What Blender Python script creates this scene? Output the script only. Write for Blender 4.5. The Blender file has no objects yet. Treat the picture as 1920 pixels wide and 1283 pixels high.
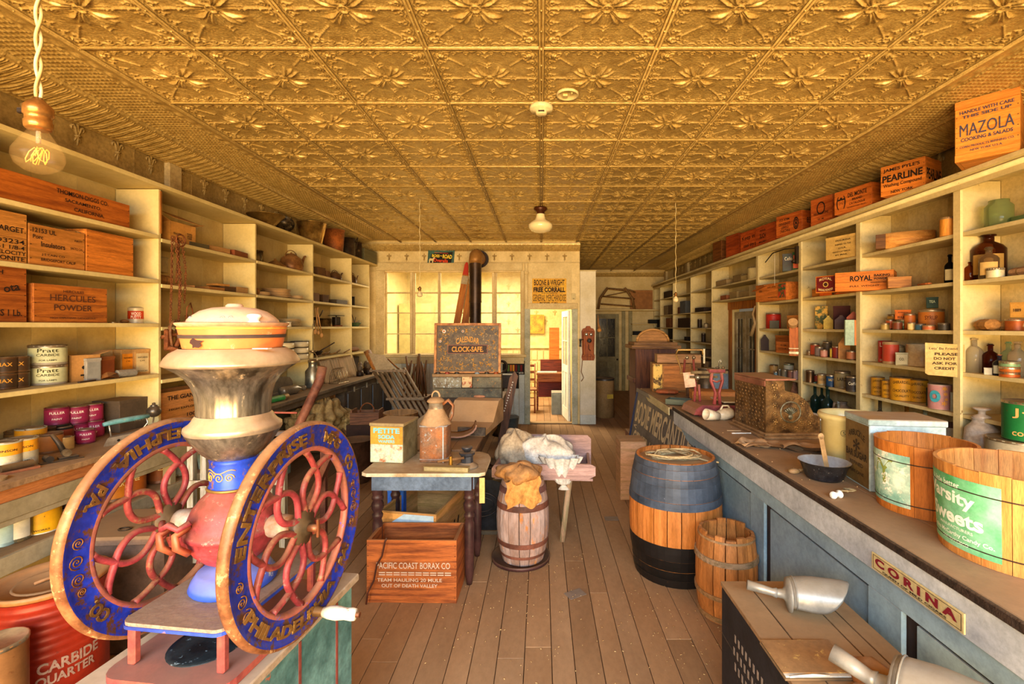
import bpy, math, random
import numpy as np
from mathutils import Matrix, Vector
from math import sin, cos, pi, radians as rad, hypot, atan2
SC = bpy.context.scene
COL = SC.collection
RN = random.Random(7)

# ---------------------------------------------------------------- camera, world, light, exposure
F, CX, CY, EYE = 881.0, 1015.0, 612.0, 1.70
cam = bpy.data.cameras.new('camera'); camo = bpy.data.objects.new('camera', cam); COL.objects.link(camo)
camo.location = (0, 0, EYE); camo.rotation_euler = (pi/2, 0, 0)
cam.sensor_width = 36; cam.lens = F/1920*36
cam.shift_x = -55/1920; cam.shift_y = -29.5/1920; cam.clip_start = .05; cam.clip_end = 60
SC.camera = camo
w = bpy.data.worlds.new('world'); SC.world = w; w.use_nodes = True
w.node_tree.nodes['Background'].inputs[0].default_value = (1, .80, .52, 1)
w.node_tree.nodes['Background'].inputs[1].default_value = .15
def area(name, loc, rx, sx, sy, e, col, spread=180, rz=0):
    l = bpy.data.lights.new(name, 'AREA'); l.shape = 'RECTANGLE'; l.size = sx; l.size_y = sy
    l.energy = e; l.color = col; l.spread = rad(spread)
    o = bpy.data.objects.new(name, l); COL.objects.link(o); o.location = loc; o.rotation_euler = (rad(rx), 0, rad(rz))
    return o
# shop front behind the camera: sunlit street bounce (warm, upward) and open sky (cool, downward)
area('street_bounce', (0, -4.4, .7), 102, 6.5, 1.8, 1280, (1, .655, .27), 170)
area('sky_light', (0, -2.3, 2.6), 46, 5.8, 1.0, 330, (.60, .79, 1), 118)
area('back_room_lamp', (-1.4, 9.6, 2.9), 0, 2.2, 1.6, 300, (1, .87, .60))
area('passage_fill', (2.1, 10.6, 3.05), 0, .8, 1.6, 3.5, (1, .66, .32))  # unseen fill light added to brighten the far passage
SC.view_settings.view_transform = 'Standard'; SC.view_settings.look = 'None'
SC.view_settings.exposure = .10; SC.view_settings.gamma = 1; SC.view_settings.use_curve_mapping = False

# ---------------------------------------------------------------- helpers
def P(px, py, Y): return Vector(((px-CX)*Y/F, Y, EYE-(py-CY)*Y/F))
def lin(h):
    h = h.lstrip('#'); r = []
    for i in (0, 2, 4):
        c = int(h[i:i+2], 16)/255; r.append(c/12.92 if c <= .04045 else ((c+.055)/1.055)**2.4)
    return (*r, 1)
MATS = {}
def mat(c1, c2=None, rough=.65, metal=0, sc=6, st=(1,1,1), bump=.15, dust=.35, con=(.35,.65), spec=.3, dcol='#9c7c56', wear=None):
    key = (c1, c2, rough, metal, sc, st, bump, dust, con, spec, dcol, wear)
    if key in MATS: return MATS[key]
    m = bpy.data.materials.new('m'+c1.strip('#')); m.use_nodes = True; MATS[key] = m
    t = m.node_tree; N = t.nodes; L = t.links; b = N['Principled BSDF']
    tc = N.new('ShaderNodeTexCoord'); mp = N.new('ShaderNodeMapping'); oi = N.new('ShaderNodeObjectInfo')
    mu = N.new('ShaderNodeMath'); mu.operation = 'MULTIPLY'; mu.inputs[1].default_value = 17.3
    L.new(oi.outputs['Random'], mu.inputs[0]); L.new(tc.outputs['Object'], mp.inputs[0]); L.new(mu.outputs[0], mp.inputs[1])
    mp.inputs[3].default_value = st
    nz = N.new('ShaderNodeTexNoise'); nz.inputs['Scale'].default_value = sc; nz.inputs['Detail'].default_value = 5; nz.inputs['Roughness'].default_value = .62
    L.new(mp.outputs[0], nz.inputs['Vector'])
    cr = N.new('ShaderNodeValToRGB'); cr.color_ramp.elements[0].position = con[0]; cr.color_ramp.elements[1].position = con[1]
    a = lin(c1)
    if c2: bb = lin(c2)
    else: bb = tuple(x*.72 for x in a[:3])+(1,)
    cr.color_ramp.elements[0].color = bb; cr.color_ramp.elements[1].color = a
    L.new(nz.outputs[0], cr.inputs[0]); out = cr.outputs[0]
    if wear:
        n3 = N.new('ShaderNodeTexNoise'); n3.inputs['Scale'].default_value = sc*3.2; n3.inputs['Detail'].default_value = 8; n3.inputs['Roughness'].default_value = .75
        L.new(mp.outputs[0], n3.inputs['Vector'])
        r3 = N.new('ShaderNodeValToRGB'); r3.color_ramp.elements[0].position = wear[1]-.07; r3.color_ramp.elements[1].position = wear[1]-.02
        L.new(n3.outputs[0], r3.inputs[0]); mx3 = N.new('ShaderNodeMix'); mx3.data_type = 'RGBA'
        L.new(r3.outputs[0], mx3.inputs[0]); L.new(out, mx3.inputs[6]); mx3.inputs[7].default_value = lin(wear[0]); out = mx3.outputs[2]
    if bump:
        n4 = N.new('ShaderNodeTexNoise'); n4.inputs['Scale'].default_value = max(sc*7, 38); n4.inputs['Detail'].default_value = 6; n4.inputs['Roughness'].default_value = .7
        L.new(mp.outputs[0], n4.inputs['Vector']); r4 = N.new('ShaderNodeMapRange'); r4.inputs[1].default_value = .36; r4.inputs[2].default_value = .6; r4.inputs[3].default_value = .62; r4.inputs[4].default_value = 1.05
        L.new(n4.outputs[0], r4.inputs[0]); mg = N.new('ShaderNodeMix'); mg.data_type = 'RGBA'; mg.blend_type = 'MULTIPLY'; mg.inputs[0].default_value = min(.85, bump*4)
        L.new(out, mg.inputs[6]); L.new(r4.outputs[0], mg.inputs[7]); out = mg.outputs[2]
    if dust:
        ge = N.new('ShaderNodeNewGeometry'); sp = N.new('ShaderNodeSeparateXYZ'); L.new(ge.outputs['Normal'], sp.inputs[0])
        n2 = N.new('ShaderNodeTexNoise'); n2.inputs['Scale'].default_value = 9; n2.inputs['Detail'].default_value = 4
        L.new(tc.outputs['Object'], n2.inputs['Vector'])
        mr = N.new('ShaderNodeMapRange'); mr.inputs[1].default_value = .15; mr.inputs[2].default_value = .95; L.new(sp.outputs[2], mr.inputs[0])
        m2 = N.new('ShaderNodeMath'); m2.operation = 'MULTIPLY_ADD'; m2.inputs[1].default_value = .7; m2.inputs[2].default_value = .5; L.new(n2.outputs[0], m2.inputs[0])
        m3 = N.new('ShaderNodeMath'); m3.operation = 'MULTIPLY'; L.new(mr.outputs[0], m3.inputs[0]); L.new(m2.outputs[0], m3.inputs[1])
        m4 = N.new('ShaderNodeMath'); m4.operation = 'MULTIPLY'; m4.use_clamp = True; L.new(m3.outputs[0], m4.inputs[0]); m4.inputs[1].default_value = dust
        mx = N.new('ShaderNodeMix'); mx.data_type = 'RGBA'; L.new(m4.outputs[0], mx.inputs[0]); L.new(out, mx.inputs[6]); mx.inputs[7].default_value = lin(dcol)
        out = mx.outputs[2]
        if metal:
            m5 = N.new('ShaderNodeMath'); m5.operation = 'MULTIPLY_ADD'; m5.inputs[1].default_value = -metal; m5.inputs[2].default_value = metal
            L.new(m4.outputs[0], m5.inputs[0]); L.new(m5.outputs[0], b.inputs['Metallic'])
    elif metal: b.inputs['Metallic'].default_value = metal
    hv = N.new('ShaderNodeHueSaturation'); mv = N.new('ShaderNodeMath'); mv.operation = 'MULTIPLY_ADD'; mv.inputs[1].default_value = .22; mv.inputs[2].default_value = .89
    L.new(oi.outputs['Random'], mv.inputs[0]); L.new(mv.outputs[0], hv.inputs['Value']); L.new(out, hv.inputs['Color']); L.new(hv.outputs[0], b.inputs['Base Color'])
    b.inputs['Roughness'].default_value = rough; b.inputs['Specular IOR Level'].default_value = spec
    if bump:
        bp = N.new('ShaderNodeBump'); bp.inputs['Strength'].default_value = bump; bp.inputs['Distance'].default_value = .01
        L.new(nz.outputs[0], bp.inputs['Height']); L.new(bp.outputs[0], b.inputs['Normal'])
    return m
def warm(h):
    if not h: return h
    h = h.lstrip('#'); r, g, b_ = (int(h[i:i+2], 16) for i in (0, 2, 4)); return '#%02x%02x%02x' % (min(255, int(r*1.02)), min(255, int(g*1.11+2) if g < 112 else g+3), min(255, int(b_*1.02+2)))
def wood(c1, c2=None, ax='x', sc=5, rough=.6, bump=.25, dust=.5, **k):
    c1, c2 = warm(c1), warm(c2)
    st = {'x': (.7, 9, 9), 'y': (9, .7, 9), 'z': (9, 9, .7)}[ax]
    return mat(c1, c2, rough, 0, sc, st, bump, dust, (.36,.62), **k)
def tin(c1='#b9a98a', c2='#6e5c44', rough=.38, **k): return mat(c1, c2, rough, .8, 9, bump=.1, **k)
def ink(c): return mat(c, c, .8, 0, 20, bump=0, dust=0)
def glass(c='#cfe0c8', rough=.08, ior=1.2):
    key = ('g', c, rough, ior)
    if key in MATS: return MATS[key]
    m = bpy.data.materials.new('glass'); m.use_nodes = True; MATS[key] = m; b = m.node_tree.nodes['Principled BSDF']
    b.inputs['Base Color'].default_value = lin(c); b.inputs['Roughness'].default_value = rough
    b.inputs['Transmission Weight'].default_value = .85; b.inputs['IOR'].default_value = ior; b.inputs['Specular IOR Level'].default_value = .6
    return m
def pane_mat(dirt=.12, c='#d8c48a'):
    key = ('pane', dirt, c)
    if key in MATS: return MATS[key]
    m = bpy.data.materials.new('pane'); m.use_nodes = True; MATS[key] = m; t = m.node_tree; N = t.nodes; L = t.links
    b = N['Principled BSDF']; b.inputs['Base Color'].default_value = lin(c); b.inputs['Roughness'].default_value = .25
    tr = N.new('ShaderNodeBsdfTransparent'); mx = N.new('ShaderNodeMixShader'); nz = N.new('ShaderNodeTexNoise'); nz.inputs['Scale'].default_value = 5; nz.inputs['Detail'].default_value = 6
    cr = N.new('ShaderNodeMapRange'); cr.inputs[1].default_value = .15; cr.inputs[2].default_value = .75; cr.inputs[3].default_value = dirt*.4; cr.inputs[4].default_value = dirt*2
    L.new(nz.outputs[0], cr.inputs[0]); L.new(cr.outputs[0], mx.inputs[0]); L.new(tr.outputs[0], mx.inputs[1]); L.new(b.outputs[0], mx.inputs[2])
    L.new(mx.outputs[0], N['Material Output'].inputs[0])
    return m
def glow(c, e):
    m = bpy.data.materials.new('glow'); m.use_nodes = True; b = m.node_tree.nodes['Principled BSDF']
    b.inputs['Emission Color'].default_value = lin(c); b.inputs['Emission Strength'].default_value = e; b.inputs['Base Color'].default_value = lin(c); return m

def T(x=0, y=0, z=0, rz=0, rx=0, ry=0, s=1):
    return Matrix.Translation((x, y, z)) @ Matrix.Rotation(rad(rz), 4, 'Z') @ Matrix.Rotation(rad(rx), 4, 'X') @ Matrix.Rotation(rad(ry), 4, 'Y') @ Matrix.Diagonal((s, s, s, 1))
I4 = Matrix()
class MB:
    def __init__(s): s.v = []; s.f = []; s.m = []; s.s = []
    def add(s, vs, fs, mi=0, sm=False, M=None):
        o = len(s.v)
        s.v += [tuple(M @ Vector(v)) for v in vs] if M is not None else [tuple(v) for v in vs]
        s.f += [tuple(i+o for i in f) for f in fs]; s.m += [mi]*len(fs); s.s += [sm]*len(fs); return s
    def box(s, x0, y0, z0, x1, y1, z1, mi=0, M=None, c=.0015):
        c = min(c, .3*min(abs(x1-x0), abs(y1-y0), abs(z1-z0)))
        vs = []; ix = {}
        for a in (0, 1):
            for b in (0, 1):
                for d in (0, 1):
                    X, Y, Z = (x0, x1)[a], (y0, y1)[b], (z0, z1)[d]; sx, sy, sz = (1-2*a)*c, (1-2*b)*c, (1-2*d)*c
                    for k, p in enumerate(((X, Y+sy, Z+sz), (X+sx, Y, Z+sz), (X+sx, Y+sy, Z))): ix[a, b, d, k] = len(vs); vs.append(p)
        fs = []
        for a in (0, 1):
            q = [ix[a,0,0,0], ix[a,0,1,0], ix[a,1,1,0], ix[a,1,0,0]]; fs.append(q if a == 0 else q[::-1])
            q = [ix[0,a,0,1], ix[1,a,0,1], ix[1,a,1,1], ix[0,a,1,1]]; fs.append(q if a == 0 else q[::-1])
            q = [ix[0,0,a,2], ix[0,1,a,2], ix[1,1,a,2], ix[1,0,a,2]]; fs.append(q if a == 0 else q[::-1])
        for a in (0, 1):
            for b in (0, 1):
                e = [ix[a,b,0,0], ix[a,b,1,0], ix[a,b,1,1], ix[a,b,0,1]]; fs.append(e if a == b else e[::-1])
                e = [ix[a,0,b,0], ix[a,0,b,2], ix[a,1,b,2], ix[a,1,b,0]]; fs.append(e if a != b else e[::-1])
                e = [ix[0,a,b,1], ix[1,a,b,1], ix[1,a,b,2], ix[0,a,b,2]]; fs.append(e if a != b else e[::-1])
                for d in (0, 1):
                    t3 = [ix[a,b,d,0], ix[a,b,d,1], ix[a,b,d,2]]; fs.append(t3 if (a+b+d) % 2 == 0 else t3[::-1])
        return s.add(vs, fs, mi, False, M)
    def cb(s, cx, cy, cz, sx, sy, sz, mi=0, M=None, c=.0015): return s.box(cx-sx/2, cy-sy/2, cz-sz/2, cx+sx/2, cy+sy/2, cz+sz/2, mi, M, c)
    def lathe(s, pr, n=24, mi=0, M=None, sm=True, xs=1, ys=1, a0=0, a1=2*pi, rfn=None):
        full = abs(a1-a0-2*pi) < 1e-6; nn = n if full else n+1; vs = []
        for r, z in pr:
            for i in range(nn):
                a = a0+(a1-a0)*i/n; q = r*(rfn(a, z) if rfn else 1); vs.append((q*cos(a)*xs, q*sin(a)*ys, z))
        fs = []
        for j in range(len(pr)-1):
            for i in range(n):
                k = (i+1) % nn
                if pr[j][0] == 0 and pr[j+1][0] == 0: continue
                A, B, C2, D = j*nn+i, j*nn+k, (j+1)*nn+k, (j+1)*nn+i
                if pr[j][0] == 0: fs.append((A, C2, D))
                elif pr[j+1][0] == 0: fs.append((A, B, D))
                else: fs.append((A, B, C2, D))
        return s.add(vs, fs, mi, sm, M)
    def cyl(s, r, z0, z1, n=20, mi=0, M=None, r2=None):
        r2 = r if r2 is None else r2
        s.lathe([(r, z0), (r2, z1)], n, mi, M); s.lathe([(0, z0), (r, z0)], n, mi, M, False); return s.lathe([(r2, z1), (0, z1)], n, mi, M, False)
    def tube(s, pts, r, n=8, mi=0, M=None, closed=False, flat=1):
        pts = [Vector(p) for p in pts]; K = len(pts); rs = r if isinstance(r, (list, tuple)) else [r]*K; vs = []; up = None
        for i, p in enumerate(pts):
            if closed: d = pts[(i+1) % K]-pts[i-1]
            else: d = pts[min(i+1, K-1)]-pts[max(i-1, 0)]
            d = d.normalized() if d.length > 1e-9 else Vector((0, 0, 1))
            if up is None: up = d.orthogonal().normalized()
            up = (up-d*up.dot(d)); up = up.normalized() if up.length > 1e-6 else d.orthogonal().normalized()
            q = d.cross(up)
            for k in range(n): a = 2*pi*k/n; vs.append(p+(up*cos(a)*flat+q*sin(a))*rs[i])
        fs = [(i*n+k, i*n+(k+1) % n, ((i+1) % K)*n+(k+1) % n, ((i+1) % K)*n+k) for i in range(K if closed else K-1) for k in range(n)]
        if not closed: fs += [tuple(range(n))[::-1], tuple((K-1)*n+k for k in range(n))]
        return s.add(vs, fs, mi, True, M)
    def prism(s, poly, h, mi=0, M=None):   # polygon in local xz, extruded along +y
        n = len(poly); vs = [(x, 0, z) for x, z in poly]+[(x, h, z) for x, z in poly]
        return s.add(vs, [tuple(range(n)), tuple(range(2*n-1, n-1, -1))]+[(i, i+n, (i+1) % n+n, (i+1) % n) for i in range(n)], mi, False, M)
    def ball(s, r, c=(0,0,0), n=14, mi=0, sx=1, sy=1, sz=1, M=None):
        pr = [(r*sin(pi*i/(n//2)) if 0 < i < n//2 else 0, -r*cos(pi*i/(n//2))*sz) for i in range(n//2+1)]
        MM = Matrix.Translation(c); MM = (M @ MM) if M is not None else MM
        return s.lathe(pr, n, mi, MM, True, sx, sy)
    def mesh(s, name, mats):
        me = bpy.data.meshes.new(name); me.from_pydata(s.v, [], s.f)
        for m in (mats if isinstance(mats, (list, tuple)) else [mats]): me.materials.append(m)
        me.polygons.foreach_set('material_index', s.m); me.polygons.foreach_set('use_smooth', s.s); me.update(); return me
    def build(s, name, mats, parent=None, loc=None, rot=None):
        return put(name, s.mesh(name, mats), parent, loc, rot)
def put(name, me, parent=None, loc=None, rot=None):
    o = bpy.data.objects.new(name, me); COL.objects.link(o)
    if parent is not None: o.parent = parent
    if loc is not None: o.location = loc
    if rot is not None: o.rotation_euler = rot
    return o
def tag(o, label, cat, group=None):
    o['label'] = label; o['category'] = cat
    if group: o['group'] = group
    return o
def thing(name, label, cat, loc=(0,0,0), rz=0, group=None, rx=0, ry=0):
    o = put(name, None, None, loc, (rad(rx), rad(ry), rad(rz))); return tag(o, label, cat, group)
def struct(o): o['kind'] = 'structure'; return o
def stuff(o): o['kind'] = 'stuff'; return o
def clone(o, **k):
    c = o.copy(); COL.objects.link(c)
    for ch in o.children:
        d = ch.copy(); COL.objects.link(d); d.parent = c
        for g in ch.children: e = g.copy(); COL.objects.link(e); e.parent = d
    for a, v in k.items():
        if a == 'loc': c.location = v
        elif a == 'rz': c.rotation_euler.z = rad(v)
        else: c[a] = v
    return c
# ---- lettering: text outlines laid on a face; fn maps face coordinates (u right, v up) to a point
FC = {}
def glyphs(s, bold=.0):
    if (s, bold) not in FC:
        cu = bpy.data.curves.new('txt', 'FONT'); cu.body = s; cu.size = 1; cu.offset = bold; cu.resolution_u = 3
        ob = bpy.data.objects.new('txt', cu); me = bpy.data.meshes.new_from_object(ob)
        a = np.array([v.co[:2] for v in me.vertices]) if len(me.vertices) else np.zeros((0, 2)); fs = [tuple(p.vertices) for p in me.polygons]
        bpy.data.objects.remove(ob); bpy.data.curves.remove(cu); bpy.data.meshes.remove(me); FC[s, bold] = (a, fs)
    return FC[s, bold]
def lettering(parent, lines, fn, m, name='lettering', mb=None, mi=0):
    own = mb is None; mb = mb or MB()
    for ln in lines:
        s, u, v, w_, h = ln[:5]; k = ln[5] if len(ln) > 5 else {}
        a, fs = glyphs(s, k.get('b', .012))
        if len(a) == 0: continue
        lo, hi = a.min(0), a.max(0); a = (a-(lo+hi)/2)/np.maximum(hi-lo, 1e-6)*[w_, h]
        t = rad(k.get('r', 0)); arc = k.get('arc', 0); vs = []
        for x, y in a:
            if arc: y = y+arc*(1-(2*x/w_)**2)
            if k.get('mir'): x = -x
            x, y = x*cos(t)-y*sin(t), x*sin(t)+y*cos(t); vs.append(fn(u+x, v+y))
        mb.add(vs, fs, mi)
    if own: return mb.build(name, m, parent)
def flat(o=(0,0,0), right=(1,0,0), up=(0,0,1), e=.0012):
    o, r, u = Vector(o), Vector(right), Vector(up); n = r.cross(u); n.normalize()
    return lambda a, b: tuple(o+r*a+u*b+n*e)
def onface(R, e=.0008): return lambda u, v: ((R+e)*sin(u/R), -(R+e)*cos(u/R), v)
def hmesh(nx, ny, fn, m, name='relief'):   # grid surface from a vectorised function (s,t in 0..1) -> x,y,z
    s, t = np.meshgrid(np.linspace(0, 1, nx), np.linspace(0, 1, ny)); x, y, z = fn(s, t)
    v = np.stack([x.ravel(), y.ravel(), z.ravel()], 1).astype('f'); me = bpy.data.meshes.new(name)
    i = (np.arange(ny-1)[:, None]*nx+np.arange(nx-1)[None]).ravel(); f = np.stack([i, i+1, i+nx+1, i+nx], 1)
    me.vertices.add(len(v)); me.vertices.foreach_set('co', v.ravel()); me.loops.add(f.size); me.loops.foreach_set('vertex_index', f.ravel().astype('i'))
    me.polygons.add(len(f)); me.polygons.foreach_set('loop_start', np.arange(0, f.size, 4)); me.polygons.foreach_set('loop_total', np.full(len(f), 4))
    me.polygons.foreach_set('use_smooth', np.ones(len(f), bool)); me.update(calc_edges=True); me.validate(); me.materials.append(m); return me
# ---------------------------------------------------------------- room shell
XL, XR, ZC, YB, YF, T0 = -3.2, 3.26, 3.17, 8.17, 12.4, .6086
GOLD = mat('#dcbb70', '#a98848', .36, .22, 20, bump=.22, dust=0, con=(.3,.7), spec=.6, wear=('#8f4f22', .80))
FRZ = mat('#b89a5c', '#967a44', .6, .1, 4, bump=.3, dust=0)
CREAM = mat('#dac68c', '#c9b478', .6, 0, 3, bump=.06, dust=.5)
CREAMD = mat('#dfc68a', '#c9ae70', .6, 0, 4, bump=.08, dust=.4, wear=('#a08a5c', .76))
PALE = mat('#d5dad2', '#c2c4b4', .55, 0, 3, bump=.08, dust=.3)
FLOORM = mat('#a07a54', '#84603e', .8, 0, 2.2, (1, .5, 1), .08, 0, (.25, .8), wear=('#71522f', .76))
FLOORM2 = mat('#a9845e', '#8a6644', .8, 0, 2.5, (1, .5, 1), .08, 0, (.25, .8), wear=('#75552f', .76))
# floor: every board in view is a part
fl = struct(MB().box(-3.6, -1.5, -.06, 3.6, 12.7, -.025).build('floor', mat('#1b120b', dust=0)))
xs = -3.6; k = 0
while xs < 3.6:
    w_ = RN.choice((.115, .13, .14)); cuts = sorted([-1.5, 12.6]+[RN.uniform(0, 1)*2.2+c for c in (1.6, 5.2, 8.6)])
    for a, b in zip(cuts, cuts[1:]):
        h = RN.uniform(-.0015, .0)
        MB().box(xs, a+.001, -.024, min(xs+w_-.0035, 3.6), b-.001, h, c=.002).build('floorboard', FLOORM if RN.random() < .6 else FLOORM2, fl)
    xs += w_
# walls
def wall(name, *b, m=CREAM): return struct(MB().box(*b, c=0).build(name, m))
wall_l = wall('wall_left', XL-.12, -1.5, 0, XL, YF, ZC+.03)
wall_r = wall('wall_right', XR, -1.5, 0, XR+.12, 7.1, ZC+.03)
wall('wall_right.001', XR, 7.1, 2.06, XR+.12, 8.02, ZC+.03); wall('wall_right.002', XR, 8.02, 0, XR+.12, YF, ZC+.03)
wall_f = wall('wall_far', .66, YF, 0, XR+.12, YF+.12, ZC+.03, m=CREAMD)
# front wall behind the camera with a shop window band and door gap
wall('wall_front', XL-.12, -1.62, 0, XR+.12, -1.5, .35, m=CREAM); wall('wall_front.001', XL-.12, -1.62, 2.95, XR+.12, -1.5, ZC+.03, m=CREAM)
# partition: below window, piers, over window, over door
WX0, WX1, WZ0, WZ1 = -2.72, -.36, 1.225, 2.645
DX0, DX1, DZ = -.195, .53, 2.0
PB = YB+.12
wb = wall('wall_back', XL, YB, 0, DX0, PB, WZ0, m=CREAMD)
for b in ((XL, YB, WZ0, WX0, PB, WZ1), (WX1, YB, WZ0, DX0, PB, WZ1), (XL, YB, WZ1, DX0, PB, ZC+.02), (DX0, YB, DZ, DX1, PB, ZC+.02), (DX1, YB, 0, .668, PB, ZC+.02)):
    MB().box(*b, c=0).build('wall_panel', CREAMD, wb)
bx = 0
x = XL+.1
while x < DX0-.14:   # vertical matchboards under the window
    MB().box(x, YB-.014, 0, x+.092, YB-.001, WZ0-.08, c=.004).build('board', mat('#cfd3c4', '#b5b9a6', .6, 0, 3, bump=.1, dust=.2, wear=('#7c7a66', .72)), wb); x += .097
wall('wall_partition_side', .60, PB, 0, .668, YF, ZC+.02, m=CREAMD)
pp = wall('wall_pier', .672, 8.16, 0, .945, 8.28, 2.655, m=mat('#d8cdb0', '#c4b690', .6, 0, 3, bump=.05, dust=.2))
MB().box(.665, 8.14, 2.655, .955, 8.30, 2.675).build('cap', CREAM, pp)
MB().box(.672, 8.148, 0, .945, 8.16, .16).build('skirting', PALE, pp)
# back room: wallpaper wall, ceiling
WP = mat('#cdbf86', '#b9a86c', .7, 0, 9, bump=.1, dust=0)
wr = wall('wall_back_room', XL, 11.2, 0, .6, 11.3, ZC, m=WP)
MB().box(XL, 11.15, 1.18, .6, 11.2, 1.24).build('chair_rail', CREAM, wr)
for i in range(26):
    for j in range(4):
        MB().box(XL+.08+i*.145, 11.18, .12+j*.26, XL+.20+i*.145, 11.2, .34+j*.26, c=.008).build('wainscot_panel', CREAM, wr) if i > 15 else None
def flur(s=1):
    p = []
    m = MB()
    m.ball(.5, (0, 0, .15), 10, sx=.16, sy=.1, sz=.62); 
    for sg in (-1, 1): m.tube([(sg*.03, 0, -.1), (sg*.12, 0, .12), (sg*.22, 0, .22), (sg*.30, 0, .14), (sg*.26, 0, .05)], [.04, .06, .055, .045, .02], 6)
    m.ball(.1, (0, 0, -.14), 8, sx=1.3, sz=.45); m.tube([(0, 0, -.15), (0, 0, -.48)], [.06, .02], 6)
    for sg in (-1, 1): m.tube([(0, 0, -.16), (sg*.1, 0, -.26), (sg*.14, 0, -.36)], [.04, .035, .01], 6)
    return m
FL = flur(); flm = FL.mesh('fleur_de_lis', FRZ); flw = flur().mesh('fleur_motif', mat('#b5a15e', dust=0))
for i in range(9):
    for j in range(3):
        o = put('wallpaper_motif', flw, wr, (-1.0+i*.22, 11.195, 1.6+j*.42+(i % 2)*.2)); o.scale = (.16, .06, .16)
struct(wall('ceiling_back_room', XL, PB, ZC-.02, .62, 11.3, ZC+.05, m=CREAM))
# ---- pressed-tin ceiling
def tile_h(u, v):
    a = np.abs; au, av = a(u), a(v); r = np.hypot(u, v); th = np.arctan2(v, u)
    h = np.zeros_like(u); g = lambda d, w: np.exp(-(d/w)**2)
    m = np.maximum(au, av)
    h += 1.3*g(m-.985, .016)+.8*g(m-.94, .012)-.5*g(m-.962, .01)
    for x, y, X in ((u, v, au), (v, u, av)):     # rods along the mid-lines
        on = (X > .15) & (X < .92)
        h += on*(1.0*g(y, .022)+.5*g(a(y)-.05, .015)*(X < .5))
        for rr in (.42, .50, .74): h += .9*g(X-rr, .016)*g(y, .06)
    h += 1.2*g(r-.075, .022)+.9*g(r, .03)
    d = np.abs(((th-pi/4) % (pi/2))-0)            # plumes on the diagonals
    dd = (th-pi/4+pi/4) % (pi/2)-pi/4
    wd = .05+.34*np.clip(r-.12, 0, .5)
    pl = g(dd*r, wd)*(r > .1)*(1/(1+np.exp((r-.40-.03*np.cos(dd*22))/.014)))
    h += pl*(1.1+.55*np.cos(dd*26))*(.5+r*1.6)
    for k in (1, -1): h += .8*g(r-.25, .12)*g(a(dd)*r-(.04+.45*np.clip(r-.2, 0, 1)**1.1), .016)
    dg = np.hypot(au-.74, av-.74)                # corner florets
    ta = np.arctan2(av-.74, au-.74); h += 1.1*g(dg-.07-.045*np.cos(3*ta-pi/4), .02)+.9*g(dg, .025)
    qd = a(au-av)/1.414; h += .8*g(qd, .016)*((au+av > .84) & (au+av < 1.38))
    for x, y, X, Y in ((u, v, au, av), (v, u, av, au)):   # scrolls along the edges
        e = Y > .70; ph = (X*4.5) % 1; cx = (np.floor(X*4.5)+.5)/4.5; ds = np.hypot(X-cx, Y-.83); t2 = np.arctan2(Y-.83, X-cx)
        h += e*(X < .84)*(.9*g(ds-.035-.012*t2/pi, .011)+.5*g(ds, .015)+.9*g(Y-.895+.02*np.cos(X*4.5*2*pi), .011)+.8*g(Y-.755, .035)*g(X-cx, .014))
    return h
def smooth_noise(n, seed, k):
    r = np.random.default_rng(seed); b = r.random((k, k)); i = np.linspace(0, k-1.001, n); i0 = i.astype(int); f = i-i0
    A = b[i0][:, i0]*(1-f)+b[i0][:, i0+1]*f; B = b[i0+1][:, i0]*(1-f)+b[i0+1][:, i0+1]*f; return A*(1-f[:, None])+B*f[:, None]
N1 = 230
sn = smooth_noise(N1, 1, 110)
tilem = hmesh(N1, N1, lambda s, t: ((s-.5)*T0, (t-.5)*T0, -.0085*tile_h(s*2-1, t*2-1)-.0026*sn), GOLD, 'ceiling_tile')
tilem.flip_normals()
ce = struct(MB().box(XL-.1, -1.5, ZC+.02, XR+.1, YF+.1, ZC+.06, c=0).build('ceiling', GOLD))
y0 = 2.4715-3*T0
for j in range(18):
    for i in range(8):
        yy = y0+(j+.5)*T0
        if yy > 12.3 or (yy > YB and (i-3.5)*T0 < .5): continue
        put('ceiling_tile', tilem, ce, ((i-3.5)*T0, yy, ZC+.002*RN.random()), (RN.uniform(-.004, .004), RN.uniform(-.004, .004), RN.choice((0, pi))))
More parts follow.
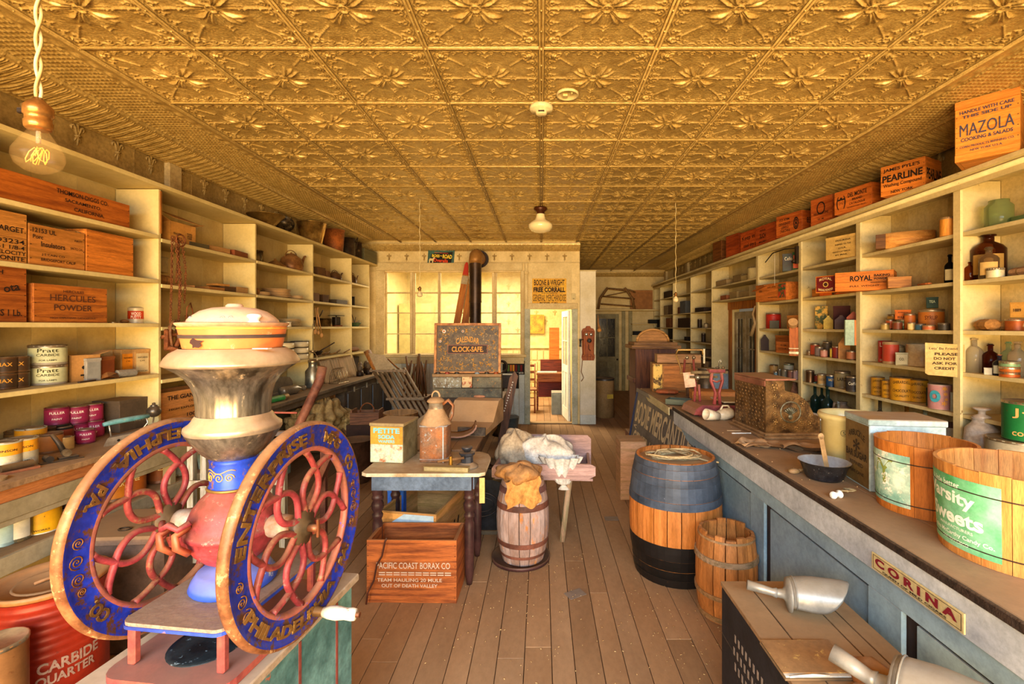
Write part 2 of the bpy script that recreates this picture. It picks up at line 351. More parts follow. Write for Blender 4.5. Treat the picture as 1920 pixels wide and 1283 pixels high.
# raised trim rails between field and border, woven border panels, cove cornice
def weave(s, t):
    x = s*.42; y = t*T0; h = .004*(np.abs(np.sin(x*2*pi/.055))**.3*0+np.exp(-((np.mod(y, .038)-.019)/.006)**2)*1.0+.8*np.exp(-((np.mod(x+.0137*(np.floor(y/.038) % 2), .0274)-.0137)/.005)**2))*(s > .26)
    h = h+.012*np.exp(-((x-.02)/.02)**2)+.010*np.exp(-((x-.085)/.014)**2)*(.6+.4*np.sin(y*2*pi/.10))+.006*np.exp(-((x-.118)/.005)**2)+.008*np.exp(-((x-.41)/.008)**2)*1
    return x-.21, y-T0/2, -h
wvm = hmesh(150, 120, weave, GOLD, 'border_panel'); wvm.flip_normals()
def cove(s, t):
    Wc, Hc = .34, .075; y = t*T0; per = T0/9; ph = (y/per) % 1-.5
    X = Wc*s; Z = -Hc*(s**1.3)
    bul = .030*np.sin(pi*np.clip(s, 0, 1))**.8
    rib = np.exp(-((np.abs(ph)-.40-.10*np.cos(pi*s))/.05)**2)+.8*np.exp(-((np.abs(ph)-.19-.12*np.sin(pi*s))/.04)**2)+.7*np.exp(-((ph)/.05)**2)*np.exp(-((s-.45)/.2)**2)
    rib *= ((s > .12) & (s < .84))
    bul = bul+.011*rib+.010*np.exp(-((s-.05)/.03)**2)+.008*np.exp(-((s-.95)/.03)**2)+.006*np.exp(-((s-.05)/.02)**2)*(np.abs((y % .076)-.038) < .006)+.004*np.exp(-((s-.90)/.02)**2)*(np.abs((y % .03)-.015) < .006)
    return X, y-T0/2, Z-bul*.9
cvm = hmesh(60, 220, cove, GOLD, 'cornice_section'); cvm.flip_normals()
for j in range(18):
    yy = y0+(j+.5)*T0
    if yy < 12.3:
        o = put('border_panel', wvm, ce, (2.645, yy, ZC)); o = put('cornice_section', cvm, ce, (2.86, yy, ZC-.002))
        if yy < YB-.1:
            put('border_panel', wvm, ce, (-2.645, yy, ZC), (0, 0, pi)); put('cornice_section', cvm, ce, (-2.86, yy, ZC-.002), (0, 0, pi))
for x0, x1, yy in ((XL, .668, YB), (.67, XR, YF)):   # cornice along back walls
    n = int((x1-x0)/T0+.5)
    for i in range(n):
        o = put('cornice_section', cvm, ce, (x0+(i+.5)*(x1-x0)/n, yy-.12, ZC-.05), (0, 0, pi/2)); o.scale = (.35, (x1-x0)/n/T0, 1.4)
for i in range(9):
    x0 = (i-4)*T0; b = MB(); y1 = YF if x0 > .6 else YB
    b.tube([(x0-.009, -1, ZC-.010), (x0-.009, y1, ZC-.010)], .0055, 6).tube([(x0+.009, -1, ZC-.010), (x0+.009, y1, ZC-.010)], .0055, 6)
    [b.ball(.005, (x0, y0+k*T0/4, ZC-.014), 6) for k in range(6, 60) if y0+k*T0/4 < y1]
    stuff(b.build('seam_strip', GOLD, ce))
for j in range(1, 18):
    yy = y0+j*T0
    if yy < YB-.1: MB().tube([(-2.43, yy, ZC-.009), (2.43, yy, ZC-.009)], .006, 6).build('seam_strip', GOLD, ce)
for x0 in (-2.44, 2.44): MB().tube([(x0, -1, ZC-.006), (x0, YB if x0 < 0 else YF, ZC-.006)], .013, 8).build('rail', GOLD, ce)
# fleur-de-lis frieze above the shelves
def frz(s, t):
    x = s*T0; g = np.exp(-((np.abs(((x+T0/8) % (T0/4))-T0/8))/.0022)**2)*.0022*(np.abs((t*9) % 1-.5) < .36); g = g+.0012*np.sin(x*260)*np.sin(t*170)*.3
    return x-T0/2, -g, t*.40
fzm = hmesh(100, 60, frz, FRZ, 'frieze_panel')
for sd, X in ((1, XL+.004), (-1, XR-.004)):
    fr = struct(put('trim_1' if sd > 0 else 'trim_2', None)); 
    for j in range(18 if sd < 0 else 13):
        yy = y0+(j+.5)*T0
        if yy > (YB-.2 if sd > 0 else 12.2): continue
        put('frieze_panel', fzm, fr, (X, yy, 2.74), (0, 0, sd*pi/2))
        for q in (-.25, .25): o = put('fleur_de_lis', flm, fr, (X+sd*.004, yy+q*T0, 3.035), (0, 0, sd*pi/2)); o.scale = (.15, .22, .19)
    if sd > 0: MB().box(XL, 3.98, 2.75, XL+.05, 4.12, 3.12, c=.006).build('pilaster', mat('#c9b27e', '#a98e5c', dust=0), fr)
    else:
        for yy in (10.3, 12.1): MB().box(XR-.06, yy, 2.75, XR, yy+.16, 3.12, c=.006).build('pilaster', mat('#c9b27e', '#a98e5c', dust=0), fr)
# back wall frieze, casing, window with five four-light sashes
CAS = mat('#d9c288', '#c0a468', .6, 0, 4, bump=.1, dust=.3)
tr = struct(put('trim_3', None))
MB().box(XL, YB-.02, 2.80, .668, YB-.001, 2.815).build('picture_rail', CAS, tr)
for i in range(12): o = put('fleur_de_lis', flm, tr, (-2.95+i*.305, YB-.004, 2.90)); o.scale = (.12, .2, .15)
MB().box(-2.87, YB-.035, 2.665, -.33, YB-.001, 2.80, c=.005).build('window_header', CAS, tr)
MB().box(-2.87, YB-.028, 1.10, WX0, YB-.001, 2.665, c=.005).build('casing', CAS, tr)
MB().box(WX1, YB-.028, 1.10, -.30, YB-.001, 2.665, c=.005).build('casing', CAS, tr)
MB().box(-2.90, YB-.09, 1.165, -.26, YB-.001, 1.215, c=.006).build('sill', CAS, tr); MB().box(-2.87, YB-.03, 1.05, -.30, YB-.001, 1.165, c=.006).build('apron', CAS, tr)
PN = pane_mat(.11)
cols = [(724.6, 767.6), (778, 820), (825.6, 867.7), (879, 922), (931, 975.5)]; rows = [(510.5, 547.5), (550.5, 586), (588, 625.5), (627.5, 663.5)]
win = struct(put('window_1', None, None, (0, YB+.03, 0))); 
for ci, (a, b) in enumerate(cols):
    xa, xb = (a-CX)*YB/F, (b-CX)*YB/F; xl = WX0 if ci == 0 else ((cols[ci-1][1]+a)/2-CX)*YB/F; xr = WX1 if ci == 4 else ((cols[ci+1][0]+b)/2-CX)*YB/F
    sa = put('sash', None, win)
    fr_ = MB().box(xl+.002, 0, WZ0, xa, .04, WZ1, c=.004).box(xb, 0, WZ0, xr-.002, .04, WZ1, c=.004); zp = [EYE-(r-CY)*YB/F for rr in rows for r in rr]
    fr_.box(xa, 0, zp[0], xb, .04, WZ1, c=.003).box(xa, 0, WZ0, xb, .04, zp[7], c=.003)
    for q in (1, 3, 5): fr_.box(xa, .004, zp[q+1], xb, .036, zp[q], c=.003)
    fr_.build('sash_frame', CAS, sa)
    for q in range(4): MB().box(xa+.001, .018, zp[2*q+1]+.001, xb-.001, .021, zp[2*q]-.001, c=0).build('pane', PN, sa)
# doorway casing + open panelled door
MB().box(DX0-.095, YB-.03, 0, DX0, YB-.001, 2.09, c=.005).box(DX1, YB-.03, 0, DX1+.10, YB-.001, 2.09, c=.005).build('door_casing', mat('#c9c6a8', '#a9a684', dust=.2, wear=('#6d6a52', .7)), tr)
MB().box(DX0-.095, YB-.036, 2.0, DX1+.10, YB-.001, 2.10, c=.005).build('door_header', CAS, tr)
MB().box(-.285, YB-.05, 2.02, -.235, YB-.001, 2.80, c=.006).box(-.295, YB-.056, 2.60, -.225, YB-.001, 2.66, c=.006).build('pilaster', CAS, tr)
def leaf(name, W, H, mf, glassy, loc, rz, rail=.95, m2=None, parent=None, cols=2, rws=2):
    d = struct(put(name, None, parent, loc, (0, 0, rad(rz)))) if parent is None else put(name, None, parent, loc, (0, 0, rad(rz)))
    t = .04; st = .095
    MB().box(0, 0, .01, st, t, H, c=.003).box(W-st, 0, .01, W, t, H, c=.003).box(st, 0, .01, W-st, t, .22, c=.003).box(st, 0, H-.11, W-st, t, H, c=.003).box(st, 0, rail-.09, W-st, t, rail+.04, c=.003).build('frame', mf, d)
    for i in range(2):
        a = st+.01+i*(W-2*st)/2; MB().box(a, .012, .22, a+(W-2*st)/2-.02, t-.012, rail-.09, c=.008).build('panel', mf, d)
        if i: MB().box(a-.02, .002, .22, a, t-.002, rail-.09).build('muntin', mf, d)
    cw = (W-2*st)/cols; rh = (H-.11-rail-.04)/rws
    for i in range(cols):
        for j in range(rws): MB().box(st+i*cw+.008, .018, rail+.04+j*rh+.008, st+(i+1)*cw-.008, .022, rail+.04+(j+1)*rh-.008, c=0).build('pane', glassy, d)
    b = MB()
    for i in range(1, cols): b.box(st+i*cw-.009, .005, rail+.04, st+i*cw+.009, t-.005, H-.11)
    for j in range(1, rws): b.box(st, .005, rail+.04+j*rh-.009, W-st, t-.005, rail+.04+j*rh+.009)
    b.build('glazing_bar', mf, d)
    MB().ball(.026, (W-.05, -.05, rail-.02), 12).tube([(W-.05, 0, rail-.02), (W-.05, -.04, rail-.02)], .01, 8).build('knob', mat('#241a12', rough=.35, dust=0), d)
    return d
leaf('door_1', .70, 1.98, PALE, pane_mat(.2, '#e5ddb5'), (.515, PB+.01, 0), 97, cols=2, rws=2)
MB().box(DX0, YB-.02, 0, DX1, PB+.02, .022, c=.004).build('threshold', wood('#9a7850', '#6f5030'), tr)
# far wall: glazed door, ledge, wall shelves
leaf('door_2', .62, 2.02, mat('#8d8460', '#75694a', dust=.2), mat('#141312', '#1c1a16', .12, 0, dust=0), (1.42, YF-.05, 0), 0, rail=.85)
t4 = struct(put('trim_4', None))
MB().box(.70, YF-.30, 2.10, 3.05, YF, 2.14, c=.004).build('ledge', CREAMD, t4)
for z in (1.75, 1.45, 1.15): MB().box(2.35, YF-.24, z, 3.0, YF, z+.02).build('wall_shelf', CREAMD, t4)
for x in (1.28, 2.12, 2.30): MB().box(x, YF-.05, 0, x+.09, YF, 2.10, c=.004).build('casing', mat('#9d9268', '#84774f', dust=.2), t4)
# ---------------------------------------------------------------- built-in shelving
SH = mat('#dec98a', '#ccb472', .6, 0, 2.5, bump=.06, dust=.55, wear=('#94805a', .76))
SHB = mat('#d2b878', '#b89c5c', .65, 0, 2.5, bump=.06, dust=.2)
OW = '#c9742a'
EDGE = wood('#b4682c', '#7d431b', 'z')
def face(x, y): return math.degrees(-atan2(x, y))
LZ1 = [2.385, 2.05, 1.722, 1.345]; LZ2 = [2.365, 2.02, 1.695, 1.295]
ls = thing('wall_shelving', 'cream painted open wall shelving of five bays along the left wall', 'shelving', (XL, 0, 0))
def part(name, m, par, *b, c=.002): 
    ox = par.location; return MB().box(b[0]-ox[0], b[1]-ox[1], b[2]-ox[2], b[3]-ox[0], b[4]-ox[1], b[5]-ox[2], c=c).build(name, m, par)
LU = [2.35, 3.54, 4.73, 5.92, 7.12, 7.85]
for i, y in enumerate(LU):
    part('upright', SH, ls, XL+.004, y-.012, .952, -2.875, y+.012, 2.73)
    if i in (1,): part('edge_strip', EDGE, ls, -2.874, y-.003, 2.40, -2.868, y+.014, 2.72)
for i in range(-1, 5):
    a, b = (1.2 if i < 0 else LU[i])+.013, LU[i+1]-.013
    for z in (LZ1 if i < 1 else LZ2): part('shelf', SH, ls, XL+.004, a, z-.028, -2.87, b, z)
    n = 4; 
    for q in range(n): part('back_board', SHB, ls, XL+.001, a+(b-a)*q/n+.001, .96, XL+.0035, a+(b-a)*(q+1)/n-.001, 2.73, c=.001)
part('top_board', SH, ls, XL+.004, 1.2, 2.735, -2.835, YB-.02, 2.765)
rs = thing('wall_shelving', 'cream painted face-framed shelving of many bays along the right wall', 'shelving', (XR, 0, 0))
SHR = mat('#dfcc94', '#ccb880', .6, 0, 4, bump=.07, dust=.55, wear=('#8f7448', .70))
SHRB = mat('#cdb884', '#b39c66', .65, 0, 3, bump=.12, dust=.2, wear=('#5d4c2e', .74))
RU = [2.25, 3.343, 4.384, 5.375, 6.44]; RZ = [2.365, 2.02, 1.67, 1.375, 1.075]; RU2 = [8.16, 9.31, 10.56, 11.7, 12.34]; RZ2 = [2.37, 1.97, 1.67, 1.40, 1.15]
for y in RU+RU2:
    n = y in RU
    part('upright', SHR, rs, 2.975, y-.012, .732 if n else .95, XR-.004, y+.012, 2.73)
    part('stile', SHR, rs, 2.955, y-(.03 if n else .012), .732 if n else .95, 2.974, y+(.03 if n else .012), 2.68)
for i in range(4):
    a, b = RU[i]+.013, RU[i+1]-.013
    for z in (RZ if i else RZ[:4]+[1.08]): part('shelf', SHR, rs, 2.975, a, z-.028, XR-.004, b, z)
    for q in range(5): part('back_board', SHRB, rs, XR-.0035, a+(b-a)*q/5+.0015, .74, XR-.001, a+(b-a)*(q+1)/5-.0015, 2.73, c=.001)
    a, b = RU2[i]+.013, RU2[i+1]-.013
    for z in RZ2: part('shelf', SHR, rs, 2.96, a, z-.02, XR-.004, b, z)
    for q in range(4): part('back_board', SHRB, rs, XR-.0035, a+(b-a)*q/4+.0015, .95, XR-.001, a+(b-a)*(q+1)/4-.0015, 2.73, c=.001)
for z in (2.37, 2.13): part('shelf', SHR, rs, 2.96, 6.453, z-.022, XR-.004, 8.147, z)
part('top_board', SHR, rs, 2.88, 1.6, 2.735, XR-.004, 12.3, 2.765); part('fascia', SHR, rs, 2.935, 1.6, 2.66, 2.953, 12.3, 2.734)
cm = MB(); cm.prism([(0, 0), (.022, 0), (.05, .04), (.055, .07), (0, .07)], 5.9, 0, T(0, 0, 0)); 
MB().tube([(2.935-XR, 1.6, 2.715), (2.935-XR, 12.3, 2.715)], .018, 8).build('crown_bead', SHR, rs)
bc = thing('base_cabinet', 'dark brown low cabinet run with drawers under the right wall shelving', 'cabinet', (2.80, 0, 0))
DB = mat('#5a4430', '#3a2a1c', .6, 0, 4, bump=.15, dust=.8)
part('top', DB, bc, 2.76, 1.6, .705, XR-.002, 6.9, .731); part('carcase', DB, bc, 2.80, 1.6, .04, XR-.002, 6.9, .704)
for i in range(9):
    for z0, z1 in ((.47, .68), (.10, .45)): part('drawer' if z0 > .3 else 'door', DB, bc, 2.785, 1.75+i*.56, z0, 2.799, 2.26+i*.56, z1)
bc2 = thing('base_cabinet', 'pale blue-white cabinet below the far shelving beyond the side doorway', 'cabinet', (2.80, 8.2, 0))
part('top', DB, bc2, 2.72, 8.15, .92, XR-.002, 12.3, .95); part('carcase', mat('#bccad0', '#9fb0b4', dust=.2), bc2, 2.76, 8.17, .03, XR-.002, 12.3, .919)
for i in range(6): part('door', mat('#bccad0', '#9fb0b4', dust=.2), bc2, 2.75, 8.25+i*.66, .1, 2.759, 8.83+i*.66, .86)
# side doorway in the right wall: orange trim and a pair of glazed screen doors
t5 = struct(put('trim_5', None))
OT = wood('#c06a25', '#8a4214', 'z', dust=.1)
for y in (7.02, 8.02): MB().box(XR-.03, y, 0, XR-.001, y+.09, 2.12).build('casing', OT, t5)
MB().box(XR-.035, 7.0, 1.98, XR-.001, 8.13, 2.105).build('header', OT, t5)
GD = mat('#c9bb94', '#8e7d57', .6, 0, 5, dust=.2, wear=('#6c4a26', .68))
for yy in (7.13, 7.58): leaf('door_3', .43, 1.94, GD, mat('#4c463c', '#2a2520', .2, 0, 4, dust=0), (XR+.03, yy+.43, 0), -90, cols=2, rws=2, rail=.8)

# ---------------------------------------------------------------- makers of goods
def can(label, x, y, z, r, h, body, band=None, txt=None, tcol='#1c1712', lid='press', group=None, cat='can', name='tin_can', bz=(.12, .88), rust='#7a4a24', rz=None):
    t = thing(name, label, cat, (x, y, z), face(x, y) if rz is None else rz, group)
    bm_ = tin(rust) if body is None else (mat(body, None, .45, .2, 8, bump=.08, dust=.3, wear=(rust, .67)) if isinstance(body, str) else body)
    MB().lathe([(0, 0), (r*.98, 0), (r*1.02, .002), (r*1.02, .005), (r, .008), (r, h-.008), (r*1.025, h-.005), (r*1.025, h), (r*.96, h), (r*.96, h-.004), (0, h-.004)], 22).build('body', bm_, t)
    if lid: 
        rl = r*(.82 if lid == 'press' else 1.03); MB().lathe([(rl, h-.012 if lid == 'slip' else h-.004), (rl, h+.002), (rl*.93, h+.004), (rl*.9, h+.001), (0, h+.001)], 20).build('lid', tin(), t)
    if band: MB().lathe([(r+.0012, h*bz[0]), (r+.0012, h*bz[1])], 22).build('label_band', mat(band, None, .5, 0, 8, bump=.05, dust=0, wear=(rust, .70)), t)
    if txt: lettering(t, [(q[0], 0, h*q[1], r*2*q[2], h*q[3])+tuple(q[4:]) for q in txt], onface(r+.0015), ink(tcol))
    return t
def lath(name, label, cat, x, y, z, prof, m, group=None, n=20, cork=None, lab=None, s=1, rz=None, ys=1, txt=None):
    t = thing(name, label, cat, (x, y, z), face(x, y) if rz is None else rz, group); MB().lathe([(a*s, b*s) for a, b in prof], n, ys=ys).build('body', m, t)
    H = prof[-1][1]*s
    if cork: H2 = max(b for a, b in prof)*s; MB().lathe([(0, H2-cork[1]*.4), (cork[0], H2-cork[1]*.4), (cork[0]*1.1, H2+cork[1]*.6), (0, H2+cork[1]*.6)], 12).build('stopper', cork[2], t)
    if lab: MB().lathe([(lab[0]+.0015, lab[1]), (lab[0]+.0015, lab[2])], 14, a0=-pi/2-.9, a1=-pi/2+.9, ys=ys).build('paper_label', mat(lab[3], None, .8, 0, 15, bump=0, dust=0), t)
    if txt: lettering(t, txt, onface(lab[0]+.002), ink('#2a2018'))
    return t
def bottle(label, x, y, z, r, h, c, group=None, cork='#3a2a1c', lab=None, neck=.3, **k):
    hs = h*(1-neck); rn = r*.33
    return lath('glass_bottle', label, 'bottle', x, y, z, [(0, .002), (r*.9, 0), (r, r*.12), (r, hs*.86), (r*.8, hs*.97), (rn, hs+h*.06), (rn, h*.95), (rn*1.35, h*.955), (rn*1.35, h), (0, h)], glass(c), group, 18, (rn*.9, h*.05, mat(cork)) if cork else None, (r, hs*.15, hs*.7, lab) if lab else None, **k)
def jar(label, x, y, z, r, h, c='#cfdcc0', group=None, lid='#a08a5c', cat='jar', **k):
    return lath('glass_jar', label, cat, x, y, z, [(0, .002), (r*.92, 0), (r, r*.1), (r, h*.72), (r*.72, h*.84), (r*.72, h*.93), (0, h*.93)], glass(c), group, 20, (r*.76, h*.12, mat(lid)) if lid else None, **k)
def cbox(label, x, y, z, w, d, h, rz, c, name='cardboard_box', cat='box', group=None, lab=None, txt=None, tcol='#231a12', open_=False, mm=None):
    t = thing(name, label, cat, (x, y, z), rz, group); m = mm or mat(c, None, .75, 0, 10, bump=.1, dust=.4)
    if open_:
        e = .004; MB().box(-w/2, -d/2, 0, w/2, d/2, e).box(-w/2, -d/2, e, w/2, -d/2+e, h).box(-w/2, d/2-e, e, w/2, d/2, h).box(-w/2, -d/2, e, -w/2+e, d/2, h).box(w/2-e, -d/2, e, w/2, d/2, h).build('body', m, t)
        for s in (-1, 1): MB().box(0, -d/2, 0, w*.4, d/2, .003).build('flap', m, t, (s*w/2, 0, h), (0, rad(-20 if s > 0 else 200), 0))
    else: MB().box(-w/2, -d/2, 0, w/2, d/2, h, c=.003).build('body', m, t); MB().box(-w/2-.001, -d/2-.001, h*.9, w/2+.001, d/2+.001, h+.002, c=.001).build('lid', m, t)
    if lab: MB().box(-w*.42, -d/2-.0022, h*.1, w*.42, -d/2-.0005, h*.84, c=0).build('paper_label', mat(lab, None, .6, 0, 14, bump=.03, dust=0), t)
    if txt: lettering(t, [(s, u*w, v*h, ww*w, hh*h) for s, u, v, ww, hh in txt], flat((0, -d/2-.0025, 0)), ink(tcol))
    return t
def crate(label, x, y, z, w, d, h, rz, c1=OW, c2='#8c4516', txt=None, tcol='#20140c', group=None, top=True, nb=2, name='wooden_crate', cleat=0, etxt=None, rx=0, origin='c', panel=None, th=.012):
    t = thing(name, label, 'crate', (x, y, z), rz, group, rx=rx); m = wood(c1, c2, 'x', 4); my = wood(c1, c2, 'y', 4); mz = wood(c1, c2, 'x', 6)
    zs = [h*i/nb for i in range(nb+1)]
    for i in range(nb):
        g = .001 if i else 0; o = RN.uniform(-.001, .001)
        MB().box(-w/2, -d/2+o, zs[i]+g, w/2, -d/2+th, zs[i+1]).build('front_board', m, t); MB().box(-w/2, d/2-th, zs[i]+g, w/2, d/2, zs[i+1]).build('back_board', m, t)
    for s in (-1, 1): MB().box(s*w/2-(th*1.4 if s > 0 else 0), -d/2+th+.0005, .001, s*w/2+(0 if s > 0 else th*1.4), d/2-th-.0005, h-.001).build('end_board', my, t)
    MB().box(-w/2+th*1.45, -d/2+th, 0, w/2-th*1.45, d/2-th, th).build('bottom_board', m, t)
    if top: MB().box(-w/2, -d/2, h+.0005, w/2, -.001, h+.0005+th*.7).build('lid_board', m, t); MB().box(-w/2, .001, h+.0005, w/2, d/2, h+.0005+th*.7).build('lid_board', m, t)
    nl = MB()
    for s in (-1, 1):
        for i in range(max(2, int(h/.06))): nl.cyl(.0028, 0, .0015, 6, 0, T(s*(w/2-.009), -d/2-.0005, h*(i+.5)/max(2, int(h/.06)), 0, 90))
    stuff(nl.build("nails", mat("#2e1a10", dust=0), t))
    if cleat:
        for zz in (cleat/2, h-cleat/2): MB().box(-w/2, -d/2-.012, zz-cleat/2, w/2, -d/2-.002, zz+cleat/2).build('cleat', m, t)
    if panel: MB().box(panel[0]*w, -d/2-.0022, panel[1]*h, panel[2]*w, -d/2-.001, panel[3]*h, c=0).build('paper_label', mat(panel[4], None, .7, 0, 12, bump=.03, dust=0), t)
    if txt: lettering(t, [(q[0], q[1]*w, q[2]*h, q[3]*w, q[4]*h)+tuple(q[5:]) for q in txt], flat((0, -d/2-.0028, 0)), ink(tcol))
    if etxt: lettering(t, [(q[0], q[1]*d, q[2]*h, q[3]*d, q[4]*h)+tuple(q[5:]) for q in etxt], flat((w/2+.0012, 0, 0), (0, 1, 0)), ink(tcol))
    return t
def LP(px, X=-3.03): return X, X*F/(px-CX)
def RP(px, X=3.10): return X, X*F/(px-CX)
def crL(label, p0, p1, z, h, c1=OW, c2='#8c4516', d=.24, X=-2.90, rot=0, **k):
    y0, y1 = X*F/(p0-CX), X*F/(p1-CX); return crate(label, X-d/2, (y0+y1)/2, z, y1-y0, d, h, 90+rot, c1, c2, **k)
# ---- left bay one
crL('long low wooden crate lettered Thomson-Diggs Co. Sacramento, California', -150, 243, LZ1[0]+.001, .165, '#bf5f1e', '#8a3c10', d=.24, nb=1, top=False,
    txt=[('THOMSON-DIGGS CO.', .20, .78, .30, .17), ('SACRAMENTO,', .20, .50, .21, .15), ('CALIFORNIA.', .235, .24, .18, .14)])
crL('pale wooden crate with dovetailed corners and stencilled powder lettering', -70, 50, LZ1[1]+.001, .275, '#d08b3c', '#a0602a', top=False, nb=2,
    txt=[('TARGET', .19, .66, .5, .11), ('D3234', .2, .42, .5, .09), ('2-1 1/8-4', .2, .30, .5, .08), ('VELOCITY', .2, .19, .55, .08), ('TONITE', .2, .08, .5, .09)])
crL('tan wooden crate handwritten Porc Insulators behind the torn brown paper', 54, 159, LZ1[1]+.001, .235, '#c07a34', '#9a5a24', d=.2, nb=1, top=False,
    txt=[('12153 UL', -.25, .86, .4, .11), ('Porc', -.36, .7, .17, .10), ('Insulators', -.1, .54, .42, .13), ('J S CAIN CO', -.1, .28, .4, .07), ('BRIDGEPORT CALIF', .0, .16, .62, .07), ('FIRST', .36, .76, .14, .05), ('SACTO CAL', .33, .55, .24, .06)])
t = thing('paper_wrapper', 'torn brown paper wrapper folded between two crates on left shelf', 'paper', (-2.93, 3.03, LZ1[1]+.001), 84)
MB().add([(-.055, 0, 0), (.0, -.02, 0), (.055, .0, 0), (.06, .0, .2), (.0, -.03, .22), (-.06, 0, .25), (-.055, .01, 0), (.055, .012, 0), (.06, .012, .2), (-.06, .012, .25)], [(0, 1, 4, 5), (1, 2, 3, 4), (0, 5, 9, 6), (6, 9, 8, 7), (2, 7, 8, 3), (5, 4, 3, 8, 9)]).build('sheet', mat('#a97a3e', None, .7, bump=.6, sc=14), t)
crL('plain orange wooden crate with a knot hole, on third shelf of left bay', 162, 250, LZ1[1]+.001, .262, '#d67f2c', '#a2521a', d=.24, nb=1, top=True)
crL('dark orange wooden crate lettered NS 1 Lb at the left edge', -80, 50, LZ1[2]+.001, .30, '#a9541e', '#7b350f', nb=2, top=False, txt=[('NS 1 Lb.', .20, .17, .42, .12), ('H', .08, .9, .08, .08), ('ota', .25, .62, .25, .12, {'r': 15})])
crL('orange wooden crate lettered Hercules Powder High Explosives Dangerous', 63, 201, LZ1[2]+.001, .225, '#bd6323', '#8c4317', d=.2, nb=2, top=False, tcol='#4a2a18',
    txt=[('HERCULES', 0, .66, .62, .17, {'b': .0}), ('POWDER', 0, .40, .52, .16), ('HIGH EXPLOSIVES DANGEROUS', 0, .12, .62, .05), ('HERCULES', 0, .84, .28, .07)])
can('small red and cream tin of wood putty alone on the left shelf', *LP(255), LZ1[2], .047, .115, '#d9c9a4', '#c23a12', [('WOOD', .62, .62, .19), ('PUTTY', .40, .66, .19)], '#f1e6cf', bz=(.28, .8))
t = thing('rag_ball', 'small crumpled brown rag beside the wood putty tin', 'rag', (*LP(233), LZ1[2])); MB().ball(.026, (0, 0, .014), 12, sz=.6).build('rag', mat('#9c6a34', bump=1, sc=30), t)
t = thing('metal_disc', 'small flat brass disc near end of the Hercules crate', 'disc', (-2.93, LP(213, -2.93)[1], LZ1[2])); MB().cyl(.028, 0, .006, 16).build('disc', tin('#9a7a44'), t)
# fourth shelf: tins and boxes
Zs = LZ1[3]
for k, (px, st, lb) in enumerate([(8, 2, 'at far left edge'), (30, 2, 'second from the left edge')]):
    for q in range(st):
        g = can(f'dark patterned wax tin, {"upper" if q else "lower"} of the stacked pair {lb}', *LP(px, -3.04), Zs+q*.092, .054, .088, '#6a4a2c', '#4a3420', [('MAX', .55, .6, .24)], '#e0a23c', group='dark wax tins on the left shelf')
for q in range(2): can(f'grey tin with pale green label and a steamship, {"upper" if q else "lower"} of stacked pair', *LP(90, -3.03), Zs+q*.121, .085, .117, '#a79c86', '#c9c99a', [('Pratt', .75, .55, .2), ('CARBIDE', .52, .6, .13), ('FOR LAMPS', .25, .45, .08)], '#3a3a20', lid='slip', group='pale green label tins')
t = cbox('open tan box printed with a black bear, flaps raised', *LP(152, -2.99), Zs, .155, .1, .17, 72, '#b98546', open_=True, txt=[('BLACK', .1, .78, .36, .07), ('BRAND', .1, .16, .4, .05)])
m_ = MB(); m_.ball(.024, (.012, -.053, .085), 12, sx=1, sy=.05, sz=.8); m_.ball(.012, (-.012, -.053, .09), 10, sy=.05)
for q in (-.008, .004, .018, .028): m_.box(q-.003+.004, -.0535, .048, q+.003+.004, -.0515, .075)
m_.box(-.03, -.0535, .035, .045, -.0515, .046); m_.build('bear_print', ink('#17120d'), t)
MB().box(-.05, 0, 0, .06, .0025, .11).build('flap', mat('#b98546', None, .75, 0, 10, bump=.1, dust=.4), t, (.0, -.045, .17), (rad(-125), 0, rad(6)))
cbox('small clear-fronted packet leaning beside the bear box', -2.93, LP(173, -2.93)[1], Zs, .085, .03, .145, 78, '#9b9486', lab='#8f8d84', name='packet', cat='packet')
cbox('tan packet of rusty scraps with open torn top', -2.95, LP(196, -2.95)[1], Zs, .10, .05, .15, 88, '#8a4c1c', lab='#7a3a14', name='packet', cat='packet')
for k, (px, X, lb) in enumerate([(212, -3.1, 'behind the torn packet'), (233, -3.03, 'with orange label, middle of the three'), (262, -2.98, 'showing its cream side label'), (282, -2.97, 'at the right against the upright')]):
    cbox(f'orange-labelled tan box {lb}', X, LP(px, X)[1], Zs, .095, .06, .185, (96, 82, 70, 100)[k], '#b88a4c', lab=('#c98a2a', '#e08a1c', '#cdb27c', '#e29218')[k], txt=[('WATCHDOG', 0, .68, .66, .07), ('LYE', 0, .55, .3, .05), ('POISON', 0, .14, .66, .06)], group='orange label boxes on the left shelf')
t = thing('cardboard_tube', 'grey cardboard tube lying before the orange label boxes', 'tube', (-2.91, LP(236, -2.91)[1], Zs+.027), 80); MB().cyl(.026, -.06, .06, 16, 0, T(rx=0, ry=90)).build('tube', mat('#8d8678', bump=.2), t)
t = thing('paper_scrap', 'crumpled orange paper scraps beside the grey tube', 'paper', (-2.90, LP(205, -2.90)[1], Zs), 70)
MB().add([(-.06, 0, 0), (-.02, -.03, .02), (.05, -.02, 0), (.06, .03, .035), (0, .03, .05), (-.05, .02, .03)], [(0, 1, 5), (1, 4, 5), (1, 3, 4), (1, 2, 3), (0, 5, 4, 3, 2, 1)]).build('sheet', mat('#b5702c', '#5c3414', bump=.6), t)
t = thing('metal_strip', 'short dark metal strip at shelf edge before the bear box', 'metal strip', (-2.895, LP(163, -2.895)[1], Zs), 95); MB().box(-.06, -.008, 0, .06, .008, .01).build('strip', mat('#35261a'), t)
